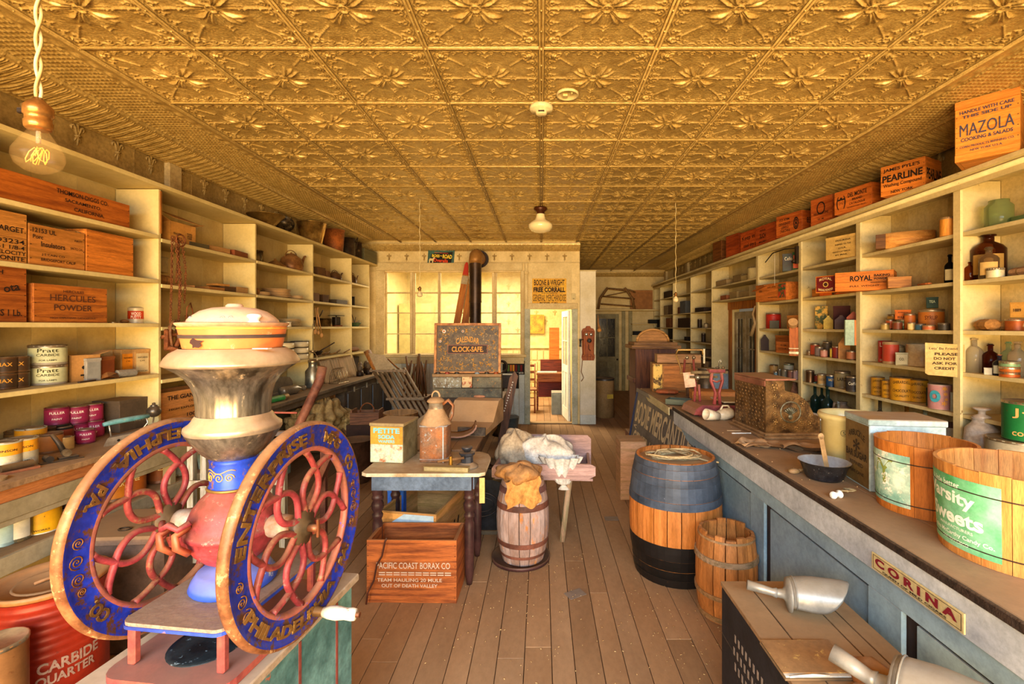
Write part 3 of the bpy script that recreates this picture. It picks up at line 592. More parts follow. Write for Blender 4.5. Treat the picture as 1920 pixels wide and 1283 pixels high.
# ---- left long bench
BT = mat('#a5835c', '#7d5f42', .75, 0, 5, bump=.3, dust=.6); BO = wood('#b8693c', '#925030', 'y', dust=.1); BG = mat('#a89a7a', '#8d805f', .6, 0, 4, bump=.1, dust=.3, wear=('#6b5a3c', .76)); BD = mat('#6b5c48', '#4a3e30', .65, 0, 4, bump=.15, dust=.7)
be = thing('work_bench', 'long dusty shop bench under the left shelving with orange and cream apron', 'bench', (-2.55, 0, 0))
part('top_board', BT, be, -2.86, .9, .92, -2.545, 4.15, .951); part('top_board', BT, be, XL+.002, .9, .92, -2.862, 4.15, .951)
part('orange_rail', BO, be, -2.60, .9, .855, -2.565, 4.1, .919)
part('apron', BG, be, -2.60, .9, .765, -2.568, 4.1, .853); part('cross_rail', BG, be, -2.605, .9, .735, -2.575, 4.1, .763)
part('lower_shelf', BT, be, XL+.002, .9, .565, -2.60, 4.1, .59); part('lower_rail', BG, be, -2.60, .9, .50, -2.575, 4.1, .588)
for y in (1.0, 3.3, 4.06): part('leg', BG, be, -2.66, y, 0, -2.606, y+.05, .918)
part('back_panel', SHB, be, XL+.002, .9, 0, XL+.01, 4.1, .919)
be2 = thing('bench_cabinet', 'dark brown bench cabinet with latched doors along the left wall near the window', 'cabinet', (-2.55, 4.2, 0))
part('top_board', BD, be2, XL+.002, 4.16, .915, -2.53, YB-.03, .951); part('rail', BD, be2, -2.60, 4.18, .85, -2.56, 6.2, .914)
part('carcase', BD, be2, XL+.01, 6.2, .03, -2.60, YB-.04, .914)
DKD = mat('#4a3b2c', '#33281e', .55, 0, 4, bump=.1, dust=.15)
for i in range(4):
    y = 6.25+i*.46; part('door', DKD, be2, -2.598, y, .12, -2.575, y+.43, .82); part('latch', tin('#c8c0aa', '#7c7460'), be2, -2.574, y+.19, .80, -2.562, y+.225, .87)
    part('edge_strip', mat('#a9c4d8', dust=0), be2, -2.5745, y+.001, .14, -2.571, y+.006, .80)
part('lower_shelf', BD, be2, XL+.01, 4.18, .40, -2.62, 6.19, .425); part('side_panel', wood('#b06a35', '#844a20', 'z'), be2, -3.1, 5.96, .43, -2.62, 5.985, .90); part('side_panel', wood('#a05a30', '#744020', 'z'), be2, -3.1, 4.5, .43, -2.62, 4.52, .90)
# bench top goods
BZ = .951
for px, X, nm in ((8, -2.79, 'leftmost'), (39, -2.79, 'middle'), (58, -3.02, 'rear')):
    can(f'yellow and white enamel tin lettered Johnson, {nm} of three', X, X*F/(px-CX), BZ, .066, .150, '#cfc4a4', '#e39a1c', [('JOHNSON', .72, .72, .10), ('ENAMEL', .22, .62, .11)], '#1d1812', lid='press', bz=(.56, .95), group='yellow Johnson enamel tins')
for px, X, r, h, c, b, lb in ((18, -3.06, .06, .10, '#8b6a3a', '#c58b2a', 'squat dusty yellow tin behind the Johnson tins'), (40, -3.1, .07, .13, '#6f5434', '#7a5a2c', 'wide rusty tin at the rear behind the Johnson tins'), (93, -2.93, .058, .115, '#6b4a2c', '#a5682c', 'open rusty brown tin with worn label on bench'), (75, -3.08, .07, .125, '#54402c', '#5e4327', 'dark brown tin behind the open rusty tin'),
     (121, -2.90, .042, .075, '#b08c50', '#caa05c', 'small gold tin before the dark tins'), (116, -3.05, .055, .11, '#2f2922', '#8c3a1c', 'dark tin with orange script label')):
    can(lb, X, X*F/(px-CX), BZ, r, h, c, b, lid=None if 'open' in lb else 'press')
for px, X, q, lb in ((107, -3.10, 1, 'left upper'), (144, -3.07, 1, 'middle upper'), (172, -3.06, 1, 'right upper'), (174, -3.05, 0, 'right lower'), (161, -2.93, 0, 'small front'), (143, -3.08, 0, 'middle lower hidden')):
    s = .8 if 'small' in lb else 1
    can(f'crimson paint tin lettered Fuller, {lb} of the crimson group', X, X*F/(px-CX), BZ+q*.112+(.012 if lb[0] == 'l' else 0), .058*s, .108*s, '#8c2848', '#a82a52', [('FULLER', .7, .62, .14), ('PAINT', .35, .4, .1)], '#f0e0d0', group='crimson Fuller paint tins')
can('dark tin under the left upper crimson Fuller tin', -3.10, 3.014, BZ, .06, .123, '#2f2922', '#6a3a1c')
cbox('dusty dark brown cardboard box behind the turquoise handled float', -3.06, 3.42, BZ, .23, .2, .22, 88, '#5a4a38', txt=[('PAINT', .2, .3, .4, .12)], tcol='#8a8474')
t = thing('iron_float', 'perforated steel plasterer float with worn turquoise handle on bench', 'hand tool', (-2.70, 3.07, BZ), 66)
st_ = tin('#c9c6bb', '#8d897c', .35); MB().add([(-.15, -.05, 0), (.13, -.05, 0), (.15, .05, 0), (-.10, .05, 0), (-.12, -.03, .045), (.11, -.03, .055), (.12, .03, .055), (-.08, .03, .045)], [(0, 1, 5, 4), (1, 2, 6, 5), (2, 3, 7, 6), (3, 0, 4, 7), (4, 5, 6, 7), (3, 2, 1, 0)]).build('blade', st_, t)
hm_ = MB(); [hm_.cyl(.008, 0, .002, 10, 0, T(-.07+.045*i, -.0435, .024, 0, 100)) for i in range(4)]; hm_.build('holes', ink('#15110d'), t)
MB().tube([(-.09, 0, .05), (-.10, 0, .12)], .004).tube([(.07, 0, .05), (.11, 0, .10), (.10, 0, .135)], .004).build('wire_bracket', st_, t)
MB().tube([(-.13, 0, .13), (-.08, 0, .137), (.04, 0, .142), (.115, 0, .145)], [.012, .017, .017, .015], 10).build('handle', mat('#6fa9ad', '#4c8288', .5, 0, 12, dust=.3, wear=('#b59a70', .68)), t)
t = thing('float_ball', 'round grey metal ball float with a finial standing behind the bench float', 'ball', (-2.82, 3.42, BZ)); MB().ball(.045, (0, 0, .13), 18, sz=.95).build('ball', tin('#8e8676', '#55493a'), t); MB().lathe([(.02, .165), (.024, .172), (.01, .18), (.012, .19), (0, .195)], 12).build('finial', tin('#8e8676', '#55493a'), t); MB().tube([(0, 0, .09), (-.01, .0, .03), (-.05, -.03, .006)], .005).build('rod', tin(), t)
t = crate('tan dovetailed wooden crate lettered The Giant Powder Co. Consolidated', -2.99, 3.96, BZ, .78, .22, .235, 84, '#d08a48', '#b06c34', nb=1, top=False,
    txt=[('THE GIANT POWDER CO.', .02, .79, .80, .15, {'b': .02}), ('CONSOLIDATED', .04, .60, .34, .08), ('HIGH EXPLOSIVES', -.16, .40, .40, .07), ('DANGEROUS', .26, .40, .26, .07), ('100 - LBS', .0, .13, .3, .12)])
dv = MB(); [dv.box(-.39, -.1115, .015+i*.027, -.372, -.1102, .028+i*.027) for i in range(8)]; dv.build('dovetail_joints', ink('#3d2415'), t)
t = thing('lock_casting', 'black iron latch casting with a lever arm on the bench', 'hardware', (-2.68, 2.62, BZ), 60)
IR = mat('#3a322a', '#241d17', .5, .4, 12, dust=.5); MB().box(-.085, -.03, 0, .09, .03, .006).cyl(.018, -.03, .03, 12, 0, T(-.05, 0, .022, 0, 90)).box(-.01, -.02, .006, .07, .02, .02).build('plate', IR, t)
MB().tube([(.02, .01, .03), (.0, .02, .09), (-.03, .03, .15)], [.014, .013, .009], 8).build('arm', IR, t); MB().cyl(.02, -.02, .02, 14, 0, T(.022, 0, .04, 0, 90)).build('bolt', tin(), t)
t = thing('roller_hinge', 'rusty roller and hinge lying in the middle of the bench', 'hardware', (-2.70, 2.42, BZ), 70); MB().cyl(.018, -.06, .06, 12, 0, T(0, 0, .03, 0, 0, 90)).build('roller', tin('#7a6a50'), t); MB().box(-.09, -.025, 0, .08, .025, .012).build('plate', mat('#a3603c', dust=.3), t)
t = thing('wooden_disc', 'dusty round wooden disc lying near front edge of the bench', 'disc', (-2.66, 2.27, BZ)); MB().cyl(.055, 0, .014, 22).build('disc', wood('#a98660', '#8a6a48'), t); MB().cyl(.006, .014, .017, 8, 0, T(-.03, .01, 0)).build('knob', tin(), t)
t = thing('folded_paper', 'scrap of folded dusty paper at front left of the bench', 'paper', (-2.66, 2.03, BZ), 20); MB().box(-.06, -.04, 0, .06, .04, .012).tube([(-.05, -.03, .018), (.05, -.03, .018)], .01).build('sheet', mat('#b0a184', bump=.5), t)
# lower shelf goods
LZ = .59
can('large yellow Fuller roof cement can with a black oval on the lower bench shelf', -2.72, -2.72*F/(78-CX), LZ, .078, .19, '#d8d6c8', '#e6ac14', [('FULLER', .80, .75, .13), ('WORKS', .12, .4, .05)], '#2a2318', bz=(.04, .97), cat='can', rust='#5c3a18')

t = can('dark coffee tin with white lettering on lower bench shelf', -2.74, -2.74*F/(128-CX), LZ, .075, .185, '#4b3a2b', '#3f2f22', [('Wellman', .62, .7, .14), ('COFFEE', .35, .6, .12)], '#cfc4ac')
jar('dusty glass jar with torn label at the left edge under the bench', -2.73, -2.73*F/(30-CX), LZ, .06, .155, '#b9b49c', lid=None, lab=(.061, .02, .12, '#c8c4b4'))
can('blue and cream tin at the extreme left under the bench', -2.74, -2.74*F/(4-CX), LZ, .05, .15, '#8fb0bc', '#a9c8cf')
for px, c, b, tx, lb in ((215, '#5a3a1c', '#b9701c', 'FULLER', 'amber lettered paint can under the bench seen through left wheel'), (245, '#8d4a1c', '#a4561c', 'COFFEE', 'brown coffee can under the bench seen through left wheel'), (300, '#6a3c1c', '#8e4c20', 'TEA', 'rusty tea tin under the bench at right'), (330, '#a7b0a0', '#b9c2b0', None, 'pale green square-labelled tin under the bench')):
    X = -2.74; can(lb, X, X*F/(px-CX), LZ, .08, .18, c, b, [(tx, .6, .6, .16)] if tx else None, '#e8d8a8')
t = thing('framed_panel', 'small weathered frame with mottled pale panel leaning under the bench', 'frame', (-2.62, 3.75, LZ), 80, rx=-10); MB().box(-.11, 0, 0, .11, .02, .02).box(-.11, 0, .22, .11, .02, .24).box(-.11, 0, .02, -.09, .02, .22).box(.09, 0, .02, .11, .02, .22).build('frame', mat('#8fa39c'), t); MB().box(-.09, .006, .02, .09, .012, .22).build('panel', mat('#b9b59c', '#7b6a48', con=(.45, .55), sc=14), t)
# ---------------------------------------------------------------- left bays two to five
A2, B2, C2, D2 = LZ2
TINW = tin('#b9a27a', '#5c4628', .3); RUST = mat('#9c5a2a', '#5e3216', .7, .2, 8, bump=.3, dust=.4); PAN = mat('#4c3a28', '#2c2118', .5, .4, 8, dust=.4); IRON = mat('#3b2e22', '#241a12', .5, .5, 8, dust=.35)
t = cbox('open cardboard carton with raised torn flaps on the top left shelf', -3.02, 3.84, A2, .26, .2, .17, 88, '#c58a3e', open_=True, txt=[('FRAGILE', -.28, .45, .25, .1), ('THIS SIDE UP', .22, .45, .2, .3)])
MB().add([(-.1, -.1, 0), (.16, -.14, -.02), (.12, .02, .05), (-.08, .02, .06), (-.1, -.1, .003), (.16, -.14, -.017), (.12, .02, .053), (-.08, .02, .063)], [(3, 2, 1, 0), (4, 5, 6, 7), (0, 1, 5, 4), (1, 2, 6, 5), (2, 3, 7, 6), (3, 0, 4, 7)]).build('flap', mat('#c58a3e', None, .75, 0, 10, bump=.1, dust=.4), t, (0, 0, .20))
def tray(label, X, Y, z, w, d, h, rz, c, **k):
    t = thing('shallow_tray', label, 'tray', (X, Y, z), rz, **k); m = wood(c, None, 'x', 5); e = .008
    MB().box(-w/2, -d/2, 0, w/2, d/2, e).build('base', m, t)
    for b in ((-w/2, -d/2, e, w/2, -d/2+e, h), (-w/2, d/2-e, e, w/2, d/2, h), (-w/2, -d/2+e, e, -w/2+e, d/2-e, h), (w/2-e, -d/2+e, e, w/2, d/2-e, h)): MB().box(*b).build('side', m, t)
    return t
tray('low dark tray on the upper shelf next to the torn carton', -2.98, 4.00, A2, .20, .16, .04, 84, '#5a4630'); tray('low tan tray on the upper shelf, middle of three', -2.98, 4.25, A2, .24, .16, .05, 84, '#b88548'); tray('low red-brown tray on the upper shelf, against the upright', -2.98, 4.52, A2, .24, .18, .055, 96, '#8c3f1c')
cbox('small beige switch box hanging on the back of the shelf bay', -3.175, 3.93, B2+.13, .09, .045, .13, 90, '#c9b37c', name='switch_box', cat='switch box')
def parcel(label, X, Y, z, w, d, h, rz, c, **k):
    t = thing('paper_parcel', label, 'parcel', (X, Y, z), rz, **k); m = mat(c, None, .75, 0, 9, bump=.7, dust=.3)
    b = MB(); n = 7; 
    b.lathe([(0, -w/2), (d*.3, -w/2*.98), (d*.5, -w/2*.7), (d*.52, 0), (d*.48, w/2*.75), (d*.25, w/2), (0, w/2)], 9, 0, T(0, 0, h/2, ry=90), sm=False, xs=h/d); b.build('wrapping', m, t)
    MB().lathe([(d*.53, -.003), (d*.53, .003)], 10, 0, T(w*.1, 0, h/2, ry=90), xs=h/d).build('string', mat('#7a5a30'), t); return t
parcel('brown paper parcel lying in second shelf of bay with chains', -3.03, 3.72, B2, .18, .12, .09, 80, '#b07a3a'); cbox('flattened tan carton lid beside the brown parcel', -3.0, 3.90, B2, .16, .14, .02, 60, '#b98446')
for i, (y, w_, h, c, lb) in enumerate([(4.24, .2, .03, '#b77a38', 'flat tan lid on the second shelf, left of a stack'), (4.42, .16, .05, '#5e4020', 'dark open box with printed front on second shelf'), (4.60, .16, .06, '#b68a50', 'printed cream box at the right end of second shelf')]): cbox(lb, -3.0, y, B2, w_, .15, h, 88, c)
cbox('flat orange box lying atop the tan lid', -3.0, 4.36, B2+.052, .14, .12, .018, 80, '#c98c40')
cbox('small tilted brown box behind the casserole lid', -3.05, 4.12, C2, .11, .06, .10, 70, '#a8733a')
# chains, harness and traps hanging from the upright between bays one and two
CH = mat('#8c4f26', '#5c3016', .7, .3, 20, bump=.3, dust=.1)
t = thing('iron_chain', 'bunch of rusty chains hanging from a ring on the left shelf upright', 'chain', (-2.80, 3.56, 2.38))
def chain(pts, r=.0032, L=.026):
    pts = [Vector(p) for p in pts]; m = MB(); seg = []; 
    for a, b in zip(pts, pts[1:]):
        n = max(1, int((b-a).length/(L*.74))); seg += [(a.lerp(b, (i+.5)/n), (b-a).normalized()) for i in range(n)]
    for i, (p, d) in enumerate(seg):
        q = d.to_track_quat('Z', 'Y').to_matrix().to_4x4(); M = Matrix.Translation(p) @ q @ Matrix.Rotation((i % 2)*pi/2, 4, 'Z')
        m.tube([(.0075*cos(a)*1, 0, L*.5*sin(a)) for a in [j*pi/3 for j in range(6)]], r, 5, 0, M, closed=True)
    return m
for k, (x0, ln, dx) in enumerate([(-.02, .68, -.02), (.03, .66, .01), (.07, .50, .03), (.0, .60, .05), (.05, .35, -.03)]): chain([(.02, x0, 0), (.03+dx*.4, x0+dx*.5, -ln*.5), (.02, x0+dx, -ln)]).build('chain', CH, t)
MB().tube([(.03+.0*a, .05+.045*cos(a*pi/8), -.02+.045*sin(a*pi/8)) for a in range(16)], .006, 6, closed=True).build('ring', CH, t)
t = thing('leather_harness', 'brown leather straps and iron traps hanging at the left upright', 'harness', (-2.78, 3.58, 1.74))
LE = mat('#8a5a34', '#54331a', .6, 0, 12, bump=.3, dust=.2)
for k, (x0, wd, ln) in enumerate([(-.06, .09, .22), (.02, .07, .30), (.10, .10, .26)]):
    MB().tube([(.03+.02*k, x0+wd*.5*sin(a*pi/7)*(1+.2*cos(a)), -ln*.5+ln*.5*cos(a*pi/7)) for a in range(14)], .008, 6, closed=True, flat=2).build('strap', LE, t)
for (a, b) in (((.0, -.14, -.12), (.05, .10, -.10)), ((.03, -.08, -.24), (.05, .02, -.02)), ((.06, .03, -.20), (.02, .16, -.15)), ((.03, -.12, -.20), (.07, .0, -.26))): MB().tube([a, tuple((p+q)/2+.01 for p, q in zip(a, b)), b], .012, 6, flat=1.6).build('trap_bar', CH, t)
MB().box(-.0, -.13, -.22, .03, -.06, -.06, c=.01).build('iron_plate', CH, t)
MB().tube([(.06, .02, .0), (.08, .0, .10), (.07, .05, .14), (.06, .09, .06), (.05, .08, -.10)], .005, 6).build('iron_hook', CH, t)
# top board tinware
def vessel(name, label, cat, x, y, z, prof, m, n=22, rz=0, rx=0, ry=0, handle=None, wire=None, group=None, xs=1, ys=1):
    t = thing(name, label, cat, (x, y, z), rz, group, rx=rx, ry=ry); MB().lathe(prof, n, xs=xs, ys=ys).build('body', m, t)
    if wire: MB().tube([(wire[0]*cos(a), 0, wire[1]+wire[2]*sin(a)) for a in [i*pi/10 for i in range(11)]], .003, 6).build('bail_handle', m, t)
    if handle: MB().tube(handle[0], handle[1], 8).build('handle', handle[2] if len(handle) > 2 else m, t)
    return t
def pot(r0, r1, h, e=.003, rim=.004): return [(0, 0), (r0, 0), (r0+.002, .004), (r1, h), (r1+rim, h), (r1+rim, h+.004), (r1-e, h+.003), (r0-e, .006), (0, .006)]
TZ = 2.766
vessel('wash_basin', 'wide shallow tin basin lying on top of the left shelving', 'basin', -2.93, 5.0, TZ, pot(.08, .18, .11), tin('#b9964c', '#7c5a2a'))
vessel('pie_dish', 'dark speckled dish tilted on edge on top of the left shelving', 'dish', -2.93, 5.36, TZ+.08, pot(.06, .10, .04), mat('#5a4a34', '#1f1a14', .3, .3, 20, con=(.45, .55)), rx=-55, rz=30)
vessel('preserving_pan', 'large shiny brass boiling pan on top of left shelving', 'pan', -2.94, 6.02, TZ, pot(.12, .175, .25), tin('#d9b060', '#7c5828', .25), wire=(.175, .24, .02))
vessel('coal_hod', 'rusty orange riveted bucket with pinched lip on the top shelf', 'bucket', -2.94, 6.66, TZ, pot(.12, .145, .29), mat('#b4642a', '#74401c', .6, .2, 8, bump=.3), wire=(.14, .27, .05))
vessel('watering_can', 'dark tin pail with a collar beside the rusty bucket on top shelf', 'pail', -2.95, 7.12, TZ, pot(.12, .125, .26), PAN, handle=([(.12, 0, .2), (.17, 0, .28), (.14, 0, .1)], .008))
t = cbox('dark square tin with small spigot on top of left shelving', -2.94, 7.42, TZ, .15, .13, .26, 60, '#4a3b2a', name='square_tin', cat='tin', mm=PAN); MB().cyl(.018, 0, .03, 10, 0, T(0, -.06, .12, rx=90)).build('spigot', TINW, t)
tray('long grey roasting tin tipped up at the far end of the top shelf', -2.95, 7.84, TZ, .44, .22, .2, 84, '#6b5b44')
# bay three
t = vessel('chrome_canister', 'shiny tin canister with handle on the upper shelf of middle bay', 'canister', -3.0, 4.93, A2, pot(.07, .07, .125), tin('#dcc894', '#4a3418', .15), handle=([(.07, 0, .1), (.12, 0, .1), (.125, 0, .05), (.12, 0, .02), (.07, 0, .02)], .007), rz=-60)
vessel('strainer', 'flat conical tan pan lid lying left of the copper kettle', 'lid', -2.98, 5.26, A2, [(0, 0), (.11, 0), (.115, .008), (.06, .05), (.012, .075), (.012, .09), (0, .092)], tin('#b98b4a', '#7b5426'))
def kettle(label, x, y, z, r, h, m, rz, sp=1, cat='kettle', name='kettle'):
    t = thing(name, label, cat, (x, y, z), rz)
    MB().lathe([(0, 0), (r*.96, 0), (r, .006), (r*1.0, h*.25), (r*.8, h*.62), (r*.45, h*.78), (r*.42, h*.8), (0, h*.8)], 22).build('body', m, t)
    MB().lathe([(r*.46, h*.79), (r*.3, h*.86), (.01, h*.88), (.012, h*.92), (0, h*.95)], 16).build('lid', m, t)
    MB().tube([(r*.85*sp, 0, h*.25), (r*1.15*sp, 0, h*.32), (r*1.35*sp, 0, h*.6), (r*1.55*sp, 0, h*.84), (r*1.68*sp, 0, h*.86)], [r*.2, r*.17, r*.12, r*.09, r*.09], 10).build('spout', m, t)
    MB().tube([(r*.72*cos(a)*sp, 0, h*.62+h*.42*sin(a)) for a in [i*pi/10 for i in range(11)]], .0045, 6).build('handle', m, t); return t
kettle('large dusty copper kettle with curved spout on upper left shelf', -2.98, 5.60, A2, .135, .23, mat('#a9733a', '#6e4520', .45, .4, 8), 75)
# plates
def plates(px, X, z, n, r, c, lb, group, z0=0, dz=.011, j=.006):
    Y = X*F/(px-CX); pr = [(0, .001), (r*.55, 0), (r*.6, .003), (r*.98, .017), (r, .019), (r*.97, .021), (r*.58, .007), (0, .006)]
    me = MB().lathe(pr, 26).mesh('dinner_plate', mat(c, None, .35, 0, 6, bump=.03, dust=.5)); 
    for i in range(n):
        pos = 'bottom plate' if i == 0 else ('top plate' if i == n-1 else f'plate {["second","third","fourth","fifth","sixth","seventh"][i-1]} from the bottom')
        o = put('dinner_plate', me, None, (X+RN.uniform(-j, j), Y+RN.uniform(-j, j), z+z0+.001+i*dz)); tag(o, f'{pos} of {lb}', 'plate', group)
plates(518, -3.02, B2, 7, .15, '#e0b87c', 'the tall stack of large tan plates', 'tall stack of tan plates', dz=.0135)
plates(489, -2.98, B2, 3, .09, '#d9b074', 'the small stack left of the tall tan plates', 'small stack of bowls')
plates(553, -2.96, B2, 3, .095, '#e0bc84', 'the small stack right of the tall tan plates', 'small right stack of plates', dz=.012)
parcel('rolled brown paper bundle at the left end beside the plates', -2.99, 4.86, B2, .15, .09, .085, 80, '#a87034')
plates(540, -3.04, C2, 7, .14, '#d9bc84', 'the stack of cream plates behind the casserole lid', 'cream plate stack', dz=.012)
plates(512, -3.0, C2, 4, .10, '#c8aa74', 'the saucer stack nearest the porcelain knob', 'saucer stack')
can('small white porcelain cup at front of the cream plates', -2.90, -2.90*F/(541-CX), C2, .028, .055, '#e3d3ae', None, lid=None, cat='cup', name='porcelain_cup')
EN = mat('#e2d2a8', '#c7b488', .3, 0, 5, bump=.02, dust=.2); ENR = mat('#3b3226')
for q in range(3):
    for s, px in ((0, 531), (1, 557)):
        X = -2.99+.0*s; Y = X*F/(px-CX); t = thing('enamel_dish', f'{["bottom","middle","top"][q]} white enamel dish of the {"right" if s else "left"} stack', 'dish', (X, Y+s*.06, D2+q*.075), 0, 'white enamel dishes stacked on the shelf')
        rr = .115 if not s else .10
        MB().lathe([(0, 0), (rr*.9, 0), (rr, .008), (rr, .066), (rr*.95, .066), (rr*.86, .01), (0, .008)], 22).build('body', EN, t); MB().tube([(rr*cos(a*pi/12), rr*sin(a*pi/12), .068) for a in range(24)], .004, 6, closed=True).build('dark_rim', ENR, t)
# bay four
vessel('tall_jug', 'black tall jug at the left of fourth bay upper shelf', 'jug', -2.99, 6.08, A2, pot(.045, .04, .15), IRON, handle=([(.04, 0, .13), (.09, 0, .12), (.08, 0, .04), (.045, 0, .03)], .006), rz=-60)
cbox('dark tin box with star pattern on upper shelf of fourth bay', -3.0, 6.30, A2, .18, .12, .12, 85, '#6a4726', name='tin_box', cat='tin'); cbox('small brown tin box beside the star patterned tin', -3.0, 6.52, A2, .12, .1, .10, 95, '#7c5530', name='tin_box', cat='tin')
kettle('dark teapot with round finial lid in fourth bay', -2.99, 6.80, A2, .10, .14, mat('#6b4626', '#3a2614', .4, .3, 8), 75)
cbox('open brown box with lifted lid on fourth bay second shelf', -3.0, 6.10, B2, .2, .14, .11, 88, '#75512c'); cbox('dark tan tobacco tin next to the open brown box', -3.0, 6.45, B2, .13, .1, .11, 80, '#5c3f22', name='tin_box', cat='tin'); tray('flat dark cutlery tray full of forks in the fourth bay', -2.99, 6.82, B2, .34, .2, .06, 88, '#4a3320')
vessel('sauce_pan', 'dark saucepan at left of third shelf in fourth bay', 'pan', -3.0, 6.12, C2, pot(.09, .09, .12), PAN, handle=([(.08, 0, .09), (.14, 0, .16), (.17, 0, .22)], .008), rz=60)
vessel('brass_pot', 'shiny brass cooking pot in the middle of fourth bay', 'pot', -3.0, 6.47, C2, pot(.11, .105, .11), tin('#a8844c', '#54401f', .25))
t = thing('kitchen_scale', 'dark spring kitchen scale with square tray in the fourth bay', 'scale', (-2.96, 6.78, C2), 70); MB().box(-.05, -.04, .02, .05, .04, .14, c=.01).build('housing', IRON, t); MB().box(-.07, -.05, 0, .07, .05, .02).build('base', RUST, t); MB().box(-.09, -.07, .155, .09, .07, .163).cyl(.01, .14, .155, 8).build('pan_tray', IRON, t)
can('small tin cup beside the dark saucepan', -2.93, 6.0, C2, .035, .08, None, None, lid=None, cat='cup', name='tin_cup')
for i in range(9): 
    t = thing('sad_iron' if 0 else 'carving_knife', f'dark knife blade pointing out of the cutlery heap, {["first","second","third","fourth","fifth","sixth","seventh","eighth","ninth"][i]} along the lowest shelf', 'knife', (-2.99+.03*(i % 3), 6.05+i*.1, D2+.012+.008*(i % 2)), 30+i*17 % 60, 'knives heaped on the lowest shelf')
    MB().box(-.12, -.012, 0, .05, .012, .004).build('blade', PAN, t); MB().tube([(.05, 0, .004), (.14, 0, .012+.02*(i % 3))], .009, 6).build('handle', wood('#8a5a2c', '#4c2d14'), t)
t = thing('iron_trivet', 'heap of dark flat irons and pans at left of the lowest shelf', 'pan', (-3.0, 6.15, D2+.03), 0); MB().lathe(pot(.10, .13, .045), 18).build('pan', IRON, t); MB().tube([(.1, 0, .05), (.25, .1, .16)], .008, 6).build('handle', IRON, t)
# spoons and ladle hanging at the upright
t = thing('wooden_spoon', 'bunch of wooden spoons hanging on a string at the third upright', 'spoon', (-2.83, 5.93, 1.93), 20)
for a, b, r in (((0, 0, 0), (.05, .02, -.32), .026), ((.01, 0, .01), (-.02, .03, -.27), .03), ((-.02, 0, 0), (.02, -.01, -.29), .022)): MB().tube([a, b], [.008, .006], 7).ball(r, (b[0], b[1], b[2]-r), 12, sx=.75, sy=.35, sz=1.2).build('spoon', wood('#b07a3c', '#7c4f22', 'z'), t)
t = thing('soup_ladle', 'long tin ladle hanging from the third upright by the spoons', 'ladle', (-2.82, 5.80, 1.71), 0); MB().tube([(0, .03, .0), (0, .0, .02), (0, -.01, -.01), (0, 0, -.30)], .004, 6).build('handle', TINW, t); MB().lathe([(0, -.035), (.03, -.025), (.045, 0), (.042, 0), (.028, -.02), (0, -.03)], 16, 0, T(0, .0, -.31)).build('bowl', TINW, t)
# bay five
kettle('small dark oil can teapot on upper shelf of last bay', -2.99, 7.42, A2, .075, .17, mat('#8a6434', '#3f2b16', .4, .3, 8), 65, name='teapot', cat='teapot'); vessel('enamel_mug', 'dark tankard with ring handle in last left bay', 'mug', -2.98, 7.36, B2, pot(.055, .055, .14), IRON, handle=([(.055, 0, .12), (.11, 0, .11), (.11, 0, .04), (.055, 0, .03)], .008), rz=-65)
vessel('green_bowl', 'green glass bowl holding utensils in the last left bay', 'bowl', -2.98, 7.5, C2, pot(.06, .10, .06), mat('#6f8a62', '#4a6440', .25)); 
for a in (0, 1, 2): t = thing('long_knife', f'{["low","middle","steep"][a]} dark utensil standing in the green glass bowl', 'utensil', (-2.98, 7.5, C2+.02), 80+a*25); MB().tube([(-.05, 0, 0), (.14, 0, .08+.05*a)], .006, 6).build('shaft', IRON, t)
cbox('dark standing boxes in the bottom corner of last left bay', -3.02, 7.5, .951, .24, .12, .26, 88, '#3b2a1c'); parcel('brown bundle of tools on lowest shelf in last bay', -2.99, 7.42, D2, .3, .12, .08, 80, '#7d4e26')
# ---- bench goods far
LS_ = .951
t = thing('sewing_machine_cover', 'large dark domed wooden cover on the bench behind the mill', 'cover', (-2.99, 5.02, LS_), 90)
MB().prism([(-.42, 0), (.42, 0), (.42, .05), (.40, .12), (.34, .17), (.2, .19), (-.2, .19), (-.34, .17), (-.40, .12), (-.42, .05)], .24, 0, T(0, -.12, 0)).build('dome', mat('#75664c', '#4c4030', .6, dust=.8), t); MB().box(-.43, -.13, 0, .43, .13, .03).build('base', BD, t)
t = thing('milk_can', 'small galvanised milk can with wire bail on bench', 'milk can', (-2.80, 5.76, LS_), 0); MB().lathe([(0, 0), (.085, 0), (.088, .01), (.088, .20), (.05, .25), (.05, .31), (.054, .315), (.054, .32), (0, .32)], 22).build('body', tin('#a5a18c', '#66604c', .35), t); MB().lathe([(.056, .31), (.058, .33), (.04, .345), (0, .345)], 18).build('lid', TINW, t); MB().tube([(.06*cos(a), 0, .30+.13*sin(a)) for a in [i*pi/10 for i in range(11)]], .003, 6).build('bail_handle', TINW, t)
t = thing('glass_carboy', 'dusty glass bottle lying on its side on the bench', 'bottle', (-2.74, 5.18, LS_+.05), 75, rx=0); MB().lathe([(0, -.16), (.045, -.155), (.05, -.14), (.05, .04), (.02, .10), (.02, .15), (.028, .155), (.028, .175), (0, .175)], 16, 0, T(ry=90)).build('body', mat('#7a6c54', '#4f4434', .3, .2), t)
t = thing('green_tube', 'green painted roller tube lying at the bench front edge', 'tube', (-2.62, 4.62, LS_+.032), 84); MB().cyl(.03, -.16, .12, 14, 0, T(ry=90)).build('tube', mat('#2f9a4a', '#1e6a34', .4), t); MB().cyl(.034, .12, .18, 14, 0, T(ry=90)).build('cap', TINW, t)
vessel('tape_reel', 'small round dusty reel on the bench beside green tube', 'reel', -2.75, 4.56, LS_, [(0, 0), (.06, 0), (.06, .05), (.03, .08), (.03, .11), (0, .11)], mat('#847256', dust=.8))
